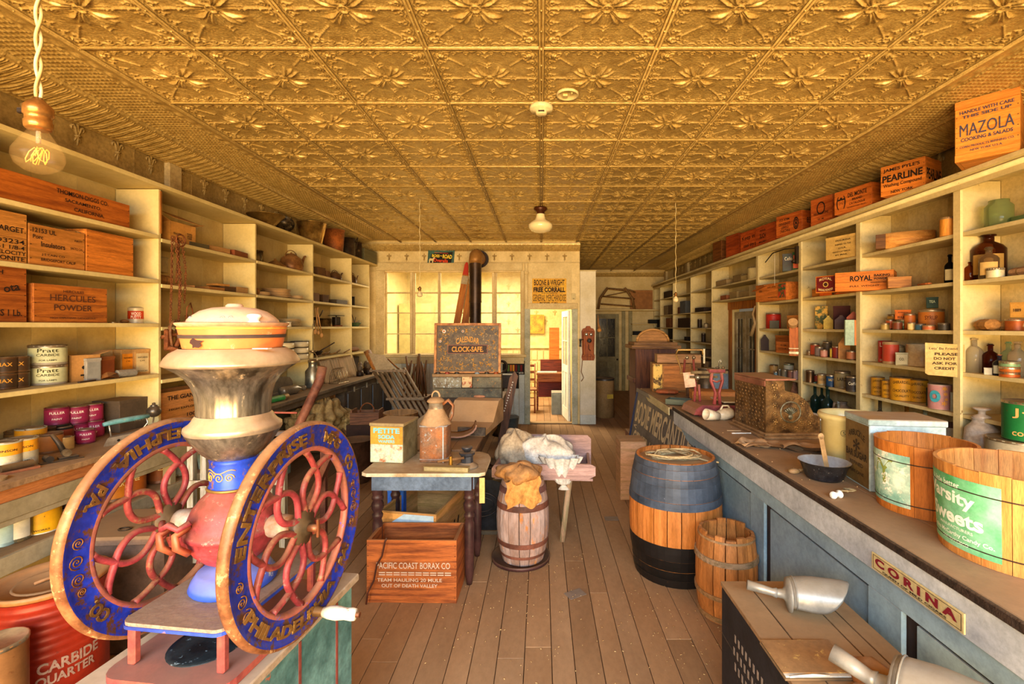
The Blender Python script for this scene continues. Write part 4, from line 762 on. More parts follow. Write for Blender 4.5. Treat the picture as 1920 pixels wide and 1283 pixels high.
for i, (y, w_, lb) in enumerate([(6.28, .30, 'first wooden washboard leaning at the back of the bench'), (6.55, .26, 'second washboard with narrow slats leaning on the bench'), (6.95, .40, 'wide framed wooden screen leaning at the end of the bench')]):
    t = thing('washboard', lb, 'washboard', (-2.80, y, LS_+.005), 84, rx=-18); m = wood('#a88258', '#7c5c3c', 'z')
    MB().box(-w_/2, 0, 0, -w_/2+.03, .025, .33).build('stile', m, t); MB().box(w_/2-.03, 0, 0, w_/2, .025, .33).build('stile', m, t); MB().box(-w_/2+.03, .002, .30, w_/2-.03, .023, .33).build('rail', m, t); MB().box(-w_/2+.03, .002, .0, w_/2-.03, .023, .03).build('rail', m, t)
    n = 3 if i < 2 else 1
    for q in range(n): a = -w_/2+.032+(w_-.064)*q/n; MB().box(a, .006, .03, a+(w_-.064)/n-.002, .016, .30).build('slat', m, t)
t = thing('wire_trap', 'rusty wire basket trap among the washboards on the bench', 'wire basket', (-2.68, 6.22, LS_), 84)
for k in range(7): MB().tube([(-.12+.04*k, .06*cos(a), .01+.19*sin(a)) for a in [i*pi/8 for i in range(9)]], .004, 5).build('wire', TINW, t)
MB().box(-.13, -.07, 0, .13, .07, .01).build('base', TINW, t)
for i, (x, y, h) in enumerate([(-2.72, 7.05, .17), (-2.80, 7.25, .2), (-2.68, 7.3, .19), (-2.78, 7.46, .2)]):
    t = thing('oil_lantern', f'dark oil lamp burner jar, {["first","second","third","fourth"][i]} of the row at the bench end', 'lamp', (x, y, LS_), 0, 'lamp jars at the end of bench'); MB().lathe([(0, 0), (.05, 0), (.055, .02), (.05, h*.4), (.03, h*.5)], 14).build('font', IRON, t); MB().lathe([(.03, h*.5), (.04, h*.55), (.04, h*.8), (.02, h), (0, h)], 14).build('burner', mat('#6d5a40', dust=.3), t)
t = thing('paper_bag_heap', 'heap of crumpled brown paper sacks stuffed under the bench', 'paper sack', (-2.62, 5.65, .43), 80)
def crumple(m, sx, sy, sz, seed=0, n=30, amp=.3, z0=0):
    r = random.Random(seed); ph = [(r.uniform(2, 7), r.uniform(2, 7), r.uniform(0, 6)) for _ in range(7)]
    b = MB(); vs = []; 
    for i in range(n+1):
        th = pi*i/n
        for j in range(2*n):
            p = pi*j/n; q = 1+amp*sum(abs(sin(a*th+c)*cos(round(bb)*p+c))-.4 for a, bb, c in ph)/3.2
            vs.append((sx*sin(th)*cos(p)*q, sy*sin(th)*sin(p)*q, z0+max(-z0, sz*cos(th)*q)))
    fs = [(i*2*n+j, (i+1)*2*n+j, (i+1)*2*n+(j+1) % (2*n), i*2*n+(j+1) % (2*n)) for i in range(n) for j in range(2*n)]
    b.add(vs, fs, m, True); return b
PB_ = mat('#b5985e', '#80663a', .75, 0, 8, bump=.5, dust=.3, dcol='#b49a6c')
crumple(0, .32, .16, .2, 3, 34, .5, .2).build('sack', PB_, t); crumple(0, .2, .14, .15, 5, 30, .55, .15).build('sack', PB_, t, (.38, -.05, -.1)); crumple(0, .16, .12, .14, 8, 30, .5, .14).build('sack', PB_, t, (-.42, 0, .05))
t = cbox('dusty brown lidded box tilted in front of the paper sacks', -2.30, 6.0, .36, .46, .40, .05, 40, '#6c4a34', name='flat_case', cat='case', mm=mat('#7a5236', '#5a3a26', .5, dust=.9, dcol='#80583c')); t.rotation_euler[0] = rad(16)
MB().box(-.22, -.19, -.36, .22, .19, -.01).build('case_body', mat('#7f9aa4', '#5a6e76', dust=.3), t)
vessel('iron_bucket', 'tall dusty iron bucket standing on floor right of the mill wheel', 'bucket', -2.02, 5.15, 0, pot(.13, .165, .46, .004, .006), mat('#6b4c3a', '#3f2c20', .6, .4, 6, dust=.5))
# ---------------------------------------------------------------- goods on the right shelves
def cr(side_px, z, wpx, hpx, X=3.1):   # position, radius and height of a round thing from its bearing
    Y = X*F/(side_px-CX); return X, Y, z, wpx*Y/F/2, hpx*Y/F
RZ_ = RZ
def canR(px, zi, wpx, hpx, label, body, band=None, txt=None, X=3.1, **k):
    x, y, z, r, h = cr(px, RZ[zi] if isinstance(zi, int) else zi, wpx, hpx, X); return can(label, x, y, z, r, h, body, band, txt, **k)
# nearest bay
x, y, z, r, h = cr(1873, RZ[0], 42, 56); jar('big pale green glass jar with dusty shoulders on the top right shelf', x, y, z, r, h, '#b4c48a', lid=None)
x, y, z, r, h = cr(1853, RZ[1], 52, 86, 3.12); bottle('large amber domed apothecary bottle in the nearest right bay', x, y, z, r, h, '#5e2c14', neck=.22, lab='#a8823e')
x, y, z, r, h = cr(1854, RZ[1], 30, 58, 3.02); bottle('clear square-shouldered bottle before the amber bottle', x, y, z, r, h, '#a58a62', neck=.25, lab='#d9b065')
x, y, z, r, h = cr(1818, RZ[1], 23, 35, 3.04); bottle('small orange-brown square bottle left of the amber bottle', x, y, z, r, h, '#8c3c10', neck=.22)
canR(1866, 1, 26, 17, 'small white ointment pot before the amber bottle', '#e8d9ac', None, lid='slip', X=3.0, cat='pot', name='ointment_pot')
parcel('pinkish wrapped parcel lying right of the amber bottle', 3.08, 2.98, RZ[1], .2, .1, .06, 90, '#b38a62')
x, y, z, r, h = cr(1912, RZ[0], 20, 14); t = thing('glass_bottle', 'green glass bottle lying at the right edge of the top shelf', 'bottle', (3.12, 3.02, RZ[0]+.03), 90); MB().lathe([(0, -.1), (.03, -.1), (.03, .05), (.012, .08), (.012, .11), (.018, .112), (.018, .125), (0, .125)], 14, 0, T(ry=-90)).build('body', glass('#9fc9a4'), t)
parcel('brown parcel tied with string on the third shelf of nearest bay', 3.06, 3.22, RZ[2], .14, .11, .08, 80, '#b8803e'); parcel('long tan wrapped parcel behind the string tied one', 3.13, 3.10, RZ[2], .2, .1, .07, 92, '#c29a64')
canR(1905, 2, 30, 22, 'rusty orange flat tin at the right edge of nearest bay', '#a5521c', None, lid='slip'); cbox('tan square packet printed 1889 standing on rusty flat tin', 3.12, 3.08, RZ[2]+.085, .07, .05, .1, face(3.1, 3.05), '#c08a34', txt=[('1889', 0, .5, .5, .2)])
for px, w_, h_, c, lb, ck, X, lbc in ((1827, 25, 64, '#cfc5b0', 'tall clear medicine bottle with dark dregs at left of nearest bay', None, 3.05, None), (1857, 24, 54, '#5a1f14', 'dark red-brown square medicine bottle in the nearest bay', '#1a120c', 3.1, None), (1874, 20, 38, '#4a4a60', 'small bottle with blue collar and cream label in nearest bay', '#c0622a', 3.02, '#cfd0b8'), (1891, 24, 60, '#b8d0b0', 'pale green tinted bottle at the back of the nearest bay', '#6c9a6c', 3.14, None), (1908, 28, 66, '#c4b59c', 'clear wide bottle with long neck at the right edge', None, 3.06, None)):
    x, y, z, r, h = cr(px, RZ[3], w_, h_, X); bottle(lb, x, y, z, r, h, c, neck=.28, cork=ck, lab=lbc)
cbox('small white powder box before the red-brown bottle', 3.0, cr(1856, 0, 1, 1, 3.0)[1], RZ[3], .058, .04, .045, face(3, 3.1), '#d9d3bd')
for q in range(3): canR(1893, RZ[3]+q*.034, 29, 9, f'flat orange and green salve tin, {["bottom","middle","top"][q]} of three stacked', ('#b8561c', '#c0641f', '#7b9a6c')[q], None, lid='slip', X=3.0, group='flat salve tins stacked')
# coffee cans and stoppered jar below
x, y, z, r, h = cr(1834, 1.0, 50, 92, 3.0)
t = thing('stoneware_jar', 'white glazed stoneware jar with a flat knobbed stopper', 'jar', (3.0, 3.2, .732), face(3, 3.2)); MB().lathe([(0, 0), (.085, 0), (.095, .02), (.1, .16), (.09, .27), (.055, .31), (.05, .335), (.06, .345), (0, .345)], 24).build('body', mat('#cfc2b4', '#b3a393', .25, dust=.5), t); MB().lathe([(.045, .34), (.05, .355), (.02, .37), (.02, .39), (.05, .405), (.045, .415), (0, .415)], 18).build('stopper', mat('#cfc2b4', '#b3a393', .25, dust=.5), t)
can('large red and cream can lettered Coffee Hills, at right edge of shelves', 2.98, 2.93, .732, .155, .265, '#c8c2a2', '#b9ab8c', [('Coffee', .66, .78, .28), ('Hills Bros', .25, .6, .14)], '#ece4c8', bz=(.05, .96), lid='slip'); 
can('green coffee can lettered J-B standing on the coffee can', 3.0, 2.9, 1.0, .115, .235, '#2f6b3a', '#1f7a3a', [('J·B', .72, .6, .26), ('coffee', .22, .6, .16)], '#d9a45c', bz=(.03, .97), lid='slip')
# second bay (1610-1795)
t = thing('folding_wooden_box', 'round bent-wood cheese box with pale side on the top shelf', 'box', (3.08, 3.98, RZ[0]), face(3.08, 3.98)); MB().lathe([(0, 0), (.20, 0), (.20, .125), (.194, .125), (.19, .01), (0, .01)], 30, ys=.45).build('body', wood('#d69a4a', '#b0702c', 'x'), t); MB().box(-.2, -.07, .0, -.13, -.02, .122).build('dark_side', wood('#6a3a14', '#4a260c'), t)
canR(1777, 0, 24, 34, 'round orange wooden canister at the right of the top shelf', wood('#d9903a', '#b2691f', 'z'), None, lid='slip', X=3.0, cat='canister')
crate('orange crate lettered Royal Baking Powder with red printed end panel', 2.98, 4.32, RZ[1]+.001, .44, .24, .165, -42, '#d67a25', '#a85214', nb=2, txt=[('ROYAL', -.04, .68, .38, .3, {'b': .03}), ('BAKING', .31, .80, .26, .13, {'b': .03}), ('POWDER', .31, .62, .26, .12, {'b': .03}), ('WARRANTED', .25, .42, .26, .07), ('FULL WEIGHT', .02, .26, .5, .09)])
t = thing('printed_panel', 'dark red Royal Baking Powder crate end panel with round medallion, built apart at left of the Royal crate', 'sign', (2.80, 4.47, RZ[1]+.004), -47); a = t; t.location = (2.755, 4.545, RZ[1]+.004); t.rotation_euler.z = rad(-62)  # end face of the Royal crate, built as its own board
MB().box(-.10, -.006, 0, .10, .004, .165).build('board', wood('#d67a25', '#a85214'), t); MB().box(-.09, -.008, .012, .09, -.006, .155, c=0).build('red_field', mat('#6e1614', '#5a100f', dust=0), t); MB().cyl(.026, .008, .009, 20, 0, T(0, 0, .08, rx=90)).build('medallion', ink('#c9a34c'), t); MB().cyl(.018, .0088, .0098, 20, 0, T(0, 0, .08, rx=90)).build('portrait', ink('#3a1a12'), t)
lettering(t, [('ROYAL', 0, .125, .12, .024, {'arc': .012}), ('BAKING POWDER', 0, .038, .14, .022, {'arc': -.012})], flat((0, -.008, 0)), ink('#e2c98c'))
cbox('small faded orange wooden box before the Royal crate', 2.99, 3.93, RZ[1], .16, .07, .09, -28, '#a8662c', mm=wood('#b06a30', '#8a4c1c'))
x, y, z, r, h = cr(1781, RZ[1], 17, 53, 3.05); bottle('black medicine bottle with cream label in second bay', x, y, z, r, h, '#15161c', cork='#101014', lab='#e3d6a4', neck=.3)
parcel('orange paper scraps at shelf edge beside black bottle', 3.0, 3.68, RZ[1], .14, .05, .02, 80, '#b8642a')
for px, w_, h_, b_, bd, tx, tc, lb, X in ((1674, 17, 28, '#8a6a34', '#b8862c', None, '', 'yellow rounded tin left of the stacked wax tins', 3.12), (1695, 23, 19, '#5c4022', '#5b8a4a', [('AXLE', .5, .6, .4)], '#e2ceb0', 'green and red tin under the floor wax tin', 3.08),
    (1746, 38, 38, '#a38c64', '#cf7a2c', [('SYRUP', .6, .5, .2)], '#5a2410', 'large tin pail with torn orange label in second bay', 3.14), (1660, 14, 12, '#c9a95c', None, None, '', 'tiny yellow pot at the shelf front of second bay', 3.0), (1669, 13, 19, '#3a2a1c', '#c0561c', None, '', 'small black and orange bottle tin in second bay', 3.04),
    (1683, 15, 15, '#4a3220', '#7a3a1c', None, '', 'squat brown jar next to the black and orange tin', 3.0), (1709, 12, 13, '#c9a24c', '#e0c07a', None, '', 'small cream labelled pot in the middle of second bay', 2.99), (1706, 17, 30, '#a5521c', '#c76a24', None, '', 'orange jar behind the cream labelled pot', 3.07),
    (1726, 16, 11, '#2f4a5a', '#385d70', None, '', 'small blue flat tin in second bay', 3.0), (1742, 20, 9, '#c9b07c', '#a8562c', None, '', 'flat cream and red tin at the shelf front', 2.99), (1770, 18, 13, '#2c261d', '#3a3226', None, '', 'dark flat tin at the right of the second bay shelf', 3.0)):
    canR(px, 2, w_, h_, lb, b_, bd, tx, X, tcol=tc or '#222', lid='slip')
x, y, z, r, h = cr(1693, RZ[2]+.085, 1, 1, 3.08); cbox('orange rectangular floor wax tin stacked on the green tin', x, y, RZ[2]+.087, .11, .07, .08, face(x, y), '#c8641c', name='wax_tin', cat='tin', txt=[('JOHNSON', 0, .75, .6, .13), ('WAX', -.12, .25, .45, .28)])
cbox('small dark green tin standing on the pail lid', 3.12, 3.75, RZ[2]+.175, .075, .05, .085, face(3.1, 3.7), '#2a4038', name='small_tin', cat='tin', txt=[('TEA', 0, .6, .5, .25)], tcol='#b9c4a4')
vessel('pan_lid_dome', 'tan domed pan lid leaning behind the orange jar', 'lid', 3.16, 3.98, RZ[2]+.07, [(0, 0), (.07, 0), (.06, .02), (0, .035)], tin(), rx=70, rz=-40)
canR(1659, 3, 20, 40, 'red baking powder tin lettered UM with a feathered profile', '#b01f1c', '#b8201c', [('LUM', .82, .8, .2), ('FULL POUND', .1, .8, .1)], tcol='#f0e2c8', bz=(.02, .98), lid=None, X=3.12)
canR(1670, 3, 25, 41, 'faded red and cream tall tin beside the red baking powder tin', '#c9a06c', '#c0442a', None, X=3.03)
canR(1685, 3, 18, 34, 'grey cylinder tin behind the cream labelled box', '#8d7c5c', '#a5946c', None, X=3.12)
cbox('small cream box with circular print on the fourth shelf', 3.0, cr(1691, 0, 1, 1, 3.0)[1], RZ[3], .085, .05, .105, face(3, 3.9), '#b8b08c', lab='#cfc8a4', txt=[('CO.', 0, .5, .4, .2)])
t = canR(1729, 3, 48, 41, 'wide cream stoneware crock with a small blue oval mark', mat('#d9c094', '#c2a272', .3, dust=.4), None, lid=None, X=3.12, cat='crock', name='stoneware_crock'); lettering(t, [('OOOO', 0, .10, .05, .008)], onface(.097), ink('#4a6a8a'))
canR(1757, 3, 22, 34, 'small crock with torn grey label at right of fourth shelf', mat('#c9b48c', '#a8946c', .4, dust=.4), '#bdb596', lid=None, X=3.02, cat='crock', name='stoneware_crock')
for px, w_, h_, lb, X in ((1646, 21, 34, 'small left', 3.05), (1664, 18, 33, 'second small', 3.02), (1691, 37, 43, 'large', 3.05), (1722, 29, 42, 'tall right-hand', 3.12)):
    canR(px, 4, w_, h_, f'golden orange chocolate tin lettered Ghirardelli, {lb} one', '#8a6428', '#dd9a1c', [('GHIRARDELLI', .78, .8, .12, {'arc': .008}), ("CHOCOLATE", .45, .8, .12), ('QUALITY', .22, .6, .1)], tcol='#2c1a0c', X=X, bz=(.03, .97), group='golden orange chocolate tins')
t = canR(1762, 4, 35, 46, 'pink tin with yellow flowers and a blue-green lake picture', '#d8b4a4', '#d08f84', None, X=3.02, bz=(.02, .98)); 
for u, v, s in ((.03, .16, .016), (.035, .12, .014), (.028, .05, .017), (.04, .08, .012)): lettering(t, [('*', u, v, s*2, s*2)], onface(.0815), ink('#d8952c'), 'flower_print')
lettering(t, [('O', -.03, .10, .07, .09, {'b': .08})], onface(.0815), ink('#3f97a0'), 'lake_picture')
cbox('narrow dark green packet between the orange and pink tins', 3.05, cr(1742, 0, 1, 1, 3.05)[1], RZ[4], .035, .05, .14, face(3, 3.7), '#24402c', name='packet', cat='packet', txt=[('5', 0, .75, .5, .2)], tcol='#d9d2a8'); cbox('narrow grey packet at far right of the chocolate tin shelf', 3.03, cr(1788, 0, 1, 1, 3.03)[1], RZ[4], .035, .05, .14, face(3, 3.5), '#a5a88e', name='packet', cat='packet')
for px, c, lb in ((1650, '#5c5140', 'dark necked bottle on the base cabinet behind the tin canister'), (1700, '#a8762c', 'amber necked bottle with cork behind the tin canister'), (1735, '#b9c9b8', 'clear pale bottle behind the near pail')):
    x, y, z, r, h = cr(px, .732, 24, 70, 3.05); bottle(lb, x, y, z, .045, .32, c, neck=.4, cork='#8a5a24' if 'amber' in lb else None)
cbox('framed dark picture box on the base cabinet near right upright', 3.1, 3.55, .732, .14, .05, .24, face(3, 3.5), '#54352a', name='picture_frame', cat='frame', lab='#a8a088')
# third bay (1500-1610)
cbox('cream cardboard box stencilled with a shipping address, blue corner label', 3.02, 4.63, RZ[0], .32, .2, .22, -72, '#d9b060', txt=[('ERNURSNA', .1, .80, .5, .07), ('SHIPPED TO THE', .1, .62, .52, .07), ('U.S.A.', .08, .46, .26, .07), ('GRAND CATTERICAL', .05, .30, .6, .06), ('BY MAIL', .05, .16, .4, .06)])
cbox('long dark printed box with orange dragon pattern on third bay', 3.06, 4.78, RZ[1], .42, .14, .15, -75, '#5c2a18', mm=mat('#c8581c', '#2c1a14', .6, 0, 7, con=(.42, .52), dust=.2)); cbox('plain orange small box left of the dark printed box', 3.1, 5.2, RZ[1], .14, .12, .09, -70, '#b5662c', mm=wood('#b8682c', '#8c4a1c')); cbox('brown label box behind the dark printed box', 3.12, 4.5, RZ[1], .12, .1, .14, -72, '#8a6a3c')
cbox('tall yellow tea packet printed with green leaves', 3.10, cr(1540, 0, 1, 1)[1], RZ[2], .12, .07, .25, face(3.1, 5.2), '#c08a2c', name='tea_packet', cat='packet', mm=mat('#d9a43a', '#4c5420', .6, 0, 16, con=(.45, .55), dust=0))
cbox('tall dark red tin behind the peaked cartons', 3.14, cr(1578, 0, 1, 1, 3.14)[1], RZ[2], .15, .08, .24, face(3.1, 4.8), '#4c1c14', name='tall_tin', cat='tin')
def carton(label, px, X, z, w, h, c):
    x, y = X, X*F/(px-CX); t = thing('peaked_carton', label, 'carton', (x, y, z), face(x, y)); d = w*.7; MB().prism([(-w/2, 0), (w/2, 0), (w/2, h*.72), (w*.12, h), (-w*.12, h), (-w/2, h*.72)], d, 0, T(0, -d/2, 0)).build('body', mat(c, None, .6, dust=.3), t); MB().box(-w*.13, -d/2-.001, h, w*.13, d/2, h+.01).build('fold', mat(c, None, .6, dust=.3), t)
carton('yellow peaked carton before the tea packet', 1553, 3.0, RZ[2], .085, .13, '#c9a83c'); carton('dark maroon peaked carton beside the yellow one', 1577, 3.0, RZ[2], .11, .13, '#3c1c16'); carton('lantern shaped red-brown tin at the right of third bay', 1600, 3.02, RZ[2], .11, .16, '#8c3c1c')
t = thing('scale_case', 'pale green and orange box hanging on the stile with wire handle', 'box', (2.93, 4.44, 1.52), -20); MB().box(-.055, -.02, 0, .02, .02, .24).build('green_half', mat('#a8bfa4', dust=.1), t); MB().box(.0205, -.02, 0, .06, .02, .24).build('orange_half', wood('#d97a34', '#b05a20', 'z'), t); MB().tube([(.06, 0, .2), (.075, 0, .15), (.075, 0, .09), (.06, 0, .05)], .003, 6).build('wire_handle', IRON, t)
for px, w_, h_, b_, bd, lb, X in ((1517, 8, 8, '#8a6a44', None, 'tiny glass pot at left of the spice row', 2.99), (1528, 15, 22, '#7a4a24', '#c9502c', 'red and gold spice tin in the third bay', 3.03), (1536, 14, 18, '#6a5a4c', '#8c7a70', 'grey round spice tin with lid in the third bay', 3.0), (1545, 12, 14, '#a5543c', '#c98a74', 'pink flat spice tin in the third bay', 2.98), (1551, 15, 27, '#4c3a28', '#5a4a34', 'dark square canister behind the pink spice tin', 3.1),
    (1560, 7, 18, '#b9962c', '#d9b83c', 'slim yellow spice tin in the third bay', 3.0), (1569, 15, 22, '#6c1c18', '#8c2a1c', 'dark red spice jar in the third bay', 3.02), (1597, 18, 17, '#5a4028', '#a8643c', 'round patterned tin at the right of the spice row', 3.0)):
    canR(px, 3, w_, h_, lb, b_, bd, None, X, lid='slip')
carton('tan cut-out shaped card with green spot in the third bay', 1583, 3.04, RZ[3], .10, .21, '#c0823c')
for px, w_, h_, b_, bd, tx, tc, lb, X in ((1519, 14, 22, None, None, None, '', 'shiny bare tin cylinder at left of the fifth shelf', 3.0), (1531, 10, 14, '#3c5a2c', '#b8442c', None, '', 'small green and red tin in the fifth shelf', 3.08), (1541, 14, 20, '#c9b88c', '#d3a45c', [('COCOA', .5, .7, .2)], '#3a2a1c', 'cream and orange cocoa tin in third bay', 3.0), (1558, 16, 22, '#2c3a4c', '#1f4468', [('SALT', .6, .5, .2)], '#d0ac4c', 'dark blue tin with gold picture in the third bay', 3.0),
    (1579, 26, 31, '#8a744c', '#9c8450', [('LARD', .55, .6, .2)], '#241a10', 'large gold tin pail with oval cream label', 3.05), (1600, 24, 28, '#4a4034', '#3c342c', [('Coffee', .55, .7, .2)], '#d8cfb0', 'black coffee tin with script lettering in third bay', 3.0)):
    canR(px, 4, w_, h_, lb, b_, bd, tx, X, tcol=tc or '#222', lid='slip')
for k, (px, w_, h_, X) in enumerate(((1519, 13, 52, 3.12), (1528, 16, 56, 3.0), (1541, 14, 56, 3.08), (1552, 20, 60, 2.98))):
    x, y, z, r, h = cr(px, .732, w_, h_, X); bottle(f'tall dark green wine bottle, {["first at the back left","second from the left","third, behind the front one","frontmost and widest"][k]} on base cabinet', x, y, z, r, h*1.05, '#3c5a50', neck=.42, cork='#7a9a88', group='tall green bottles on the base cabinet')
x, y, z, r, h = cr(1572, .732, 13, 40, 2.97); bottle('small clear bottle with white contents beside the green bottles', x, y, z, r, h, '#c9cfc8', neck=.35, cork=None)
t = thing('stoneware_jug', 'squat dusty brown jug with looped handle beside the white bottle', 'jug', (3.05, 4.75, .732), 0); MB().lathe([(0, 0), (.13, 0), (.14, .02), (.13, .09), (.07, .15), (.035, .17), (.035, .2), (.045, .205), (0, .205)], 20).build('body', mat('#7a6858', '#54463a', .5, dust=.6), t); MB().tube([(-.03, 0, .18), (-.09, 0, .19), (-.10, 0, .13)], .012, 8).build('handle', mat('#7a6858', '#54463a', .5, dust=.6), t)
# fourth bay (1420-1500)
cbox('black and red square can lettered with a white C, top shelf of fourth bay', 3.02, cr(1481, 0, 1, 1, 3.02)[1], RZ[0], .16, .11, .21, face(3, 5.6), '#2c2a1c', name='square_can', cat='can', mm=mat('#2a3a24', '#3a1c14', .4, dust=.2, sc=9), txt=[('Cello', -.1, .72, .5, .2)], tcol='#f0e0c0'); cbox('green and orange square can beside the black C can', 3.04, cr(1494, 0, 1, 1, 3.04)[1], RZ[0], .09, .11, .21, face(3, 5.4), '#2c5a2c', name='square_can', cat='can', lab='#c0502c')
t = cbox('orange wooden crate with open hinged lid in the fourth bay', 2.99, 5.95, RZ[1], .62, .2, .215, -82, '#d0702c', name='wooden_box', mm=wood('#cf7630', '#a5521a'), txt=[('SODA', -.32, .62, .1, .12), ('EST 1870', .05, .8, .26, .06), ('GRANULATED', .08, .2, .3, .06)]); MB().box(-.32, -.16, 0, -.05, .1, .01).build('open_lid', wood('#b8642a', '#8a4418'), t, (0, 0, .225), (rad(8), rad(-12), 0)); MB().box(.17, -.108, .03, .30, -.103, .20).build('green_label', mat('#2f5a34', '#c03c1c', con=(.45, .55), sc=20, dust=0), t)
canR(1450, 2, 25, 28, 'bright red round tin on the third shelf of fourth bay', '#c0281c', '#cc2c1c', None, X=3.08, lid='slip'); cbox('small grey framed tin before the bright red tin', 2.99, cr(1452, 0, 1, 1, 2.99)[1], RZ[2], .11, .04, .10, face(3, 6), '#5c5848', name='small_tin', cat='tin'); cbox('orange dovetailed wooden box on the third shelf of fourth bay', 3.05, 5.58, RZ[2], .2, .14, .16, -75, '#c27a34', mm=wood('#c47a34', '#9c5a24'))
t = thing('coffee_grinder', 'tall orange wooden wall grinder with a round glass cup on stile', 'grinder', (2.91, 5.42, 1.36), -25); MB().box(-.045, -.02, 0, .045, .02, .33).build('board', wood('#c9642a', '#9c4418', 'z'), t); MB().cyl(.05, 0, .06, 18, 0, T(-.01, -.03, .36, rx=60)).build('cup', mat('#cfa068', dust=.2), t); MB().box(-.05, -.035, .02, .05, -.021, .05).box(-.05, -.035, .08, .05, -.021, .09).build('bracket', tin(), t)
carton('dark house shaped carton at left of fourth shelf', 1434, 3.02, RZ[3], .10, .2, '#3c261c'); cbox('large brown wooden box on the fourth shelf of fourth bay', 3.08, 5.83, RZ[3], .32, .16, .21, -80, '#a8541c', mm=wood('#b05c24', '#843c12')); crate('small orange crate lettered Cocoa Mills before the large brown box', 2.99, 5.72, RZ[3], .24, .1, .13, -74, '#cc7230', '#a04c18', nb=1, txt=[('75 LBS', 0, .72, .4, .14), ('COCOA MILLS', 0, .4, .7, .14)])
for px, w_, h_, b_, bd, lb, X in ((1451, 14, 16, '#c08a4c', '#c9944c', 'orange label tin at left of the fifth shelf in fourth bay', 3.08), (1455, 8, 7, '#7a9aa4', None, 'tiny blue pot before the orange label tin', 2.99), (1462, 7, 13, '#a09070', None, 'small grey tin in the fourth bay', 3.0), (1472, 12, 14, '#8d8268', '#7c7258', 'grey short tin in the middle of the fourth bay', 2.99), (1479, 17, 24, '#3c6a3c', '#c9c2a4', 'green rimmed cream tin in the fourth bay', 3.1), (1485, 14, 15, '#5c4034', '#8c5c4c', 'reddish round tin in the fourth bay', 3.0), (1494, 12, 18, '#b08a80', '#c09a90', 'pink leaning tin at the right of the fourth bay', 3.0)):
    canR(px, 4, w_, h_, lb, b_, bd, None, X, lid='slip')
t = thing('straw_bottle', 'conical straw-covered bottle on base cabinet behind the cash register', 'bottle', (3.05, 5.66, .732), 0); MB().lathe([(0, 0), (.085, 0), (.09, .03), (.03, .24), (.022, .27), (.022, .30), (0, .30)], 18).build('body', mat('#b07a58', '#7c5038', .8, 0, 30, bump=.8), t); MB().cyl(.018, .30, .32, 10).build('stopper', mat('#3c5a4a'), t)
t = thing('pull_string_bracket', 'black bracket arm with pull string fixed to a right shelf stile', 'bracket', (2.93, 5.40, 2.52), 0); MB().tube([(0, 0, .08), (-.03, .2, .10), (-.05, .45, .09), (-.06, .62, .0)], .007, 6).build('arm', IRON, t); MB().box(-.01, -.02, -.10, .02, .02, .10).ball(.025, (-.02, .02, -.07), 10).build('mount', IRON, t); MB().tube([(-.05, .4, .09), (-.05, .4, -.32)], .002, 4).build('string', ink('#e8dcc0'), t)
t = thing('hanging_cloth', 'twisted pale rope hanging at the upright beside the side doorway', 'rope', (2.93, 6.44, 1.62), 0); MB().tube([(0, 0, .36), (-.02, .03, .25), (.0, .0, .12), (-.03, .06, -.05)], [.01, .014, .02, .028], 8).build('rope', mat('#a88a5c', bump=.5, sc=20), t)
# above the side doorway and far bays
for k, (Y, z, w_, h_, c, lb) in enumerate([(7.9, 2.37, .42, .10, '#a58a5c', 'low tan box on the upper shelf over side doorway'), (7.25, 2.37, .3, .12, '#8a744c', 'grey box on the upper shelf near red bottles'), (6.95, 2.37, .3, .09, '#b5a06c', 'cream flat box under the round hat box'), (7.8, 2.13, .24, .08, '#a8623c', 'reddish small box on the lower shelf over side doorway'), (7.4, 2.13, .26, .11, '#a88e5c', 'tan box on the lower shelf over the side doorway'), (7.0, 2.13, .3, .09, '#9c8456', 'flat pile of papers over the side doorway'), (6.7, 2.13, .25, .16, '#b8a478', 'cream carton at right over the side doorway')]): cbox(lb, 3.1, Y, z, w_, .16, h_, -88, c)
can('round cream hat box on the upper shelf over side doorway', 3.08, 6.72, 2.37, .12, .17, '#c9b884', None, lid='slip', cat='hat box', name='hat_box')
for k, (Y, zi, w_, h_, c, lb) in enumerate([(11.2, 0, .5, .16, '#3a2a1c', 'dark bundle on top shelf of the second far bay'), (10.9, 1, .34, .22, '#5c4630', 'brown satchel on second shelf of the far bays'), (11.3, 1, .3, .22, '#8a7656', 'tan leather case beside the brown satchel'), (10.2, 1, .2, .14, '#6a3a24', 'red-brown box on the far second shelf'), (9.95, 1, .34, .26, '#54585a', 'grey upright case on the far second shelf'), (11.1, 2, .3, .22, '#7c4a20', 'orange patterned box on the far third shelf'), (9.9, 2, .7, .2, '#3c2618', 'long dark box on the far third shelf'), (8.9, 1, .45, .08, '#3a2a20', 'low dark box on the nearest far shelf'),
    (10.9, 3, .34, .24, '#1f1812', 'black shoe box on the far fourth shelf'), (11.95, 3, .3, .16, '#1c1612', 'black box at the far end of fourth shelf'), (11.95, 2, .36, .2, '#1c1612', 'black box at far end of the third shelf'), (11.9, 4, .36, .2, '#1a1410', 'black box at far end of lowest shelf'), (11.1, 4, .4, .14, '#2a2018', 'dark low box on the far lowest shelf'), (9.75, 3, .16, .08, '#2a2018', 'small dark pot box on far fourth shelf'), (8.7, 4, .3, .12, '#6a5236', 'brown box on the lowest shelf next to the side doorway')]): cbox(lb, 3.08, Y, RZ2[zi], w_, .18, h_, -88, c)
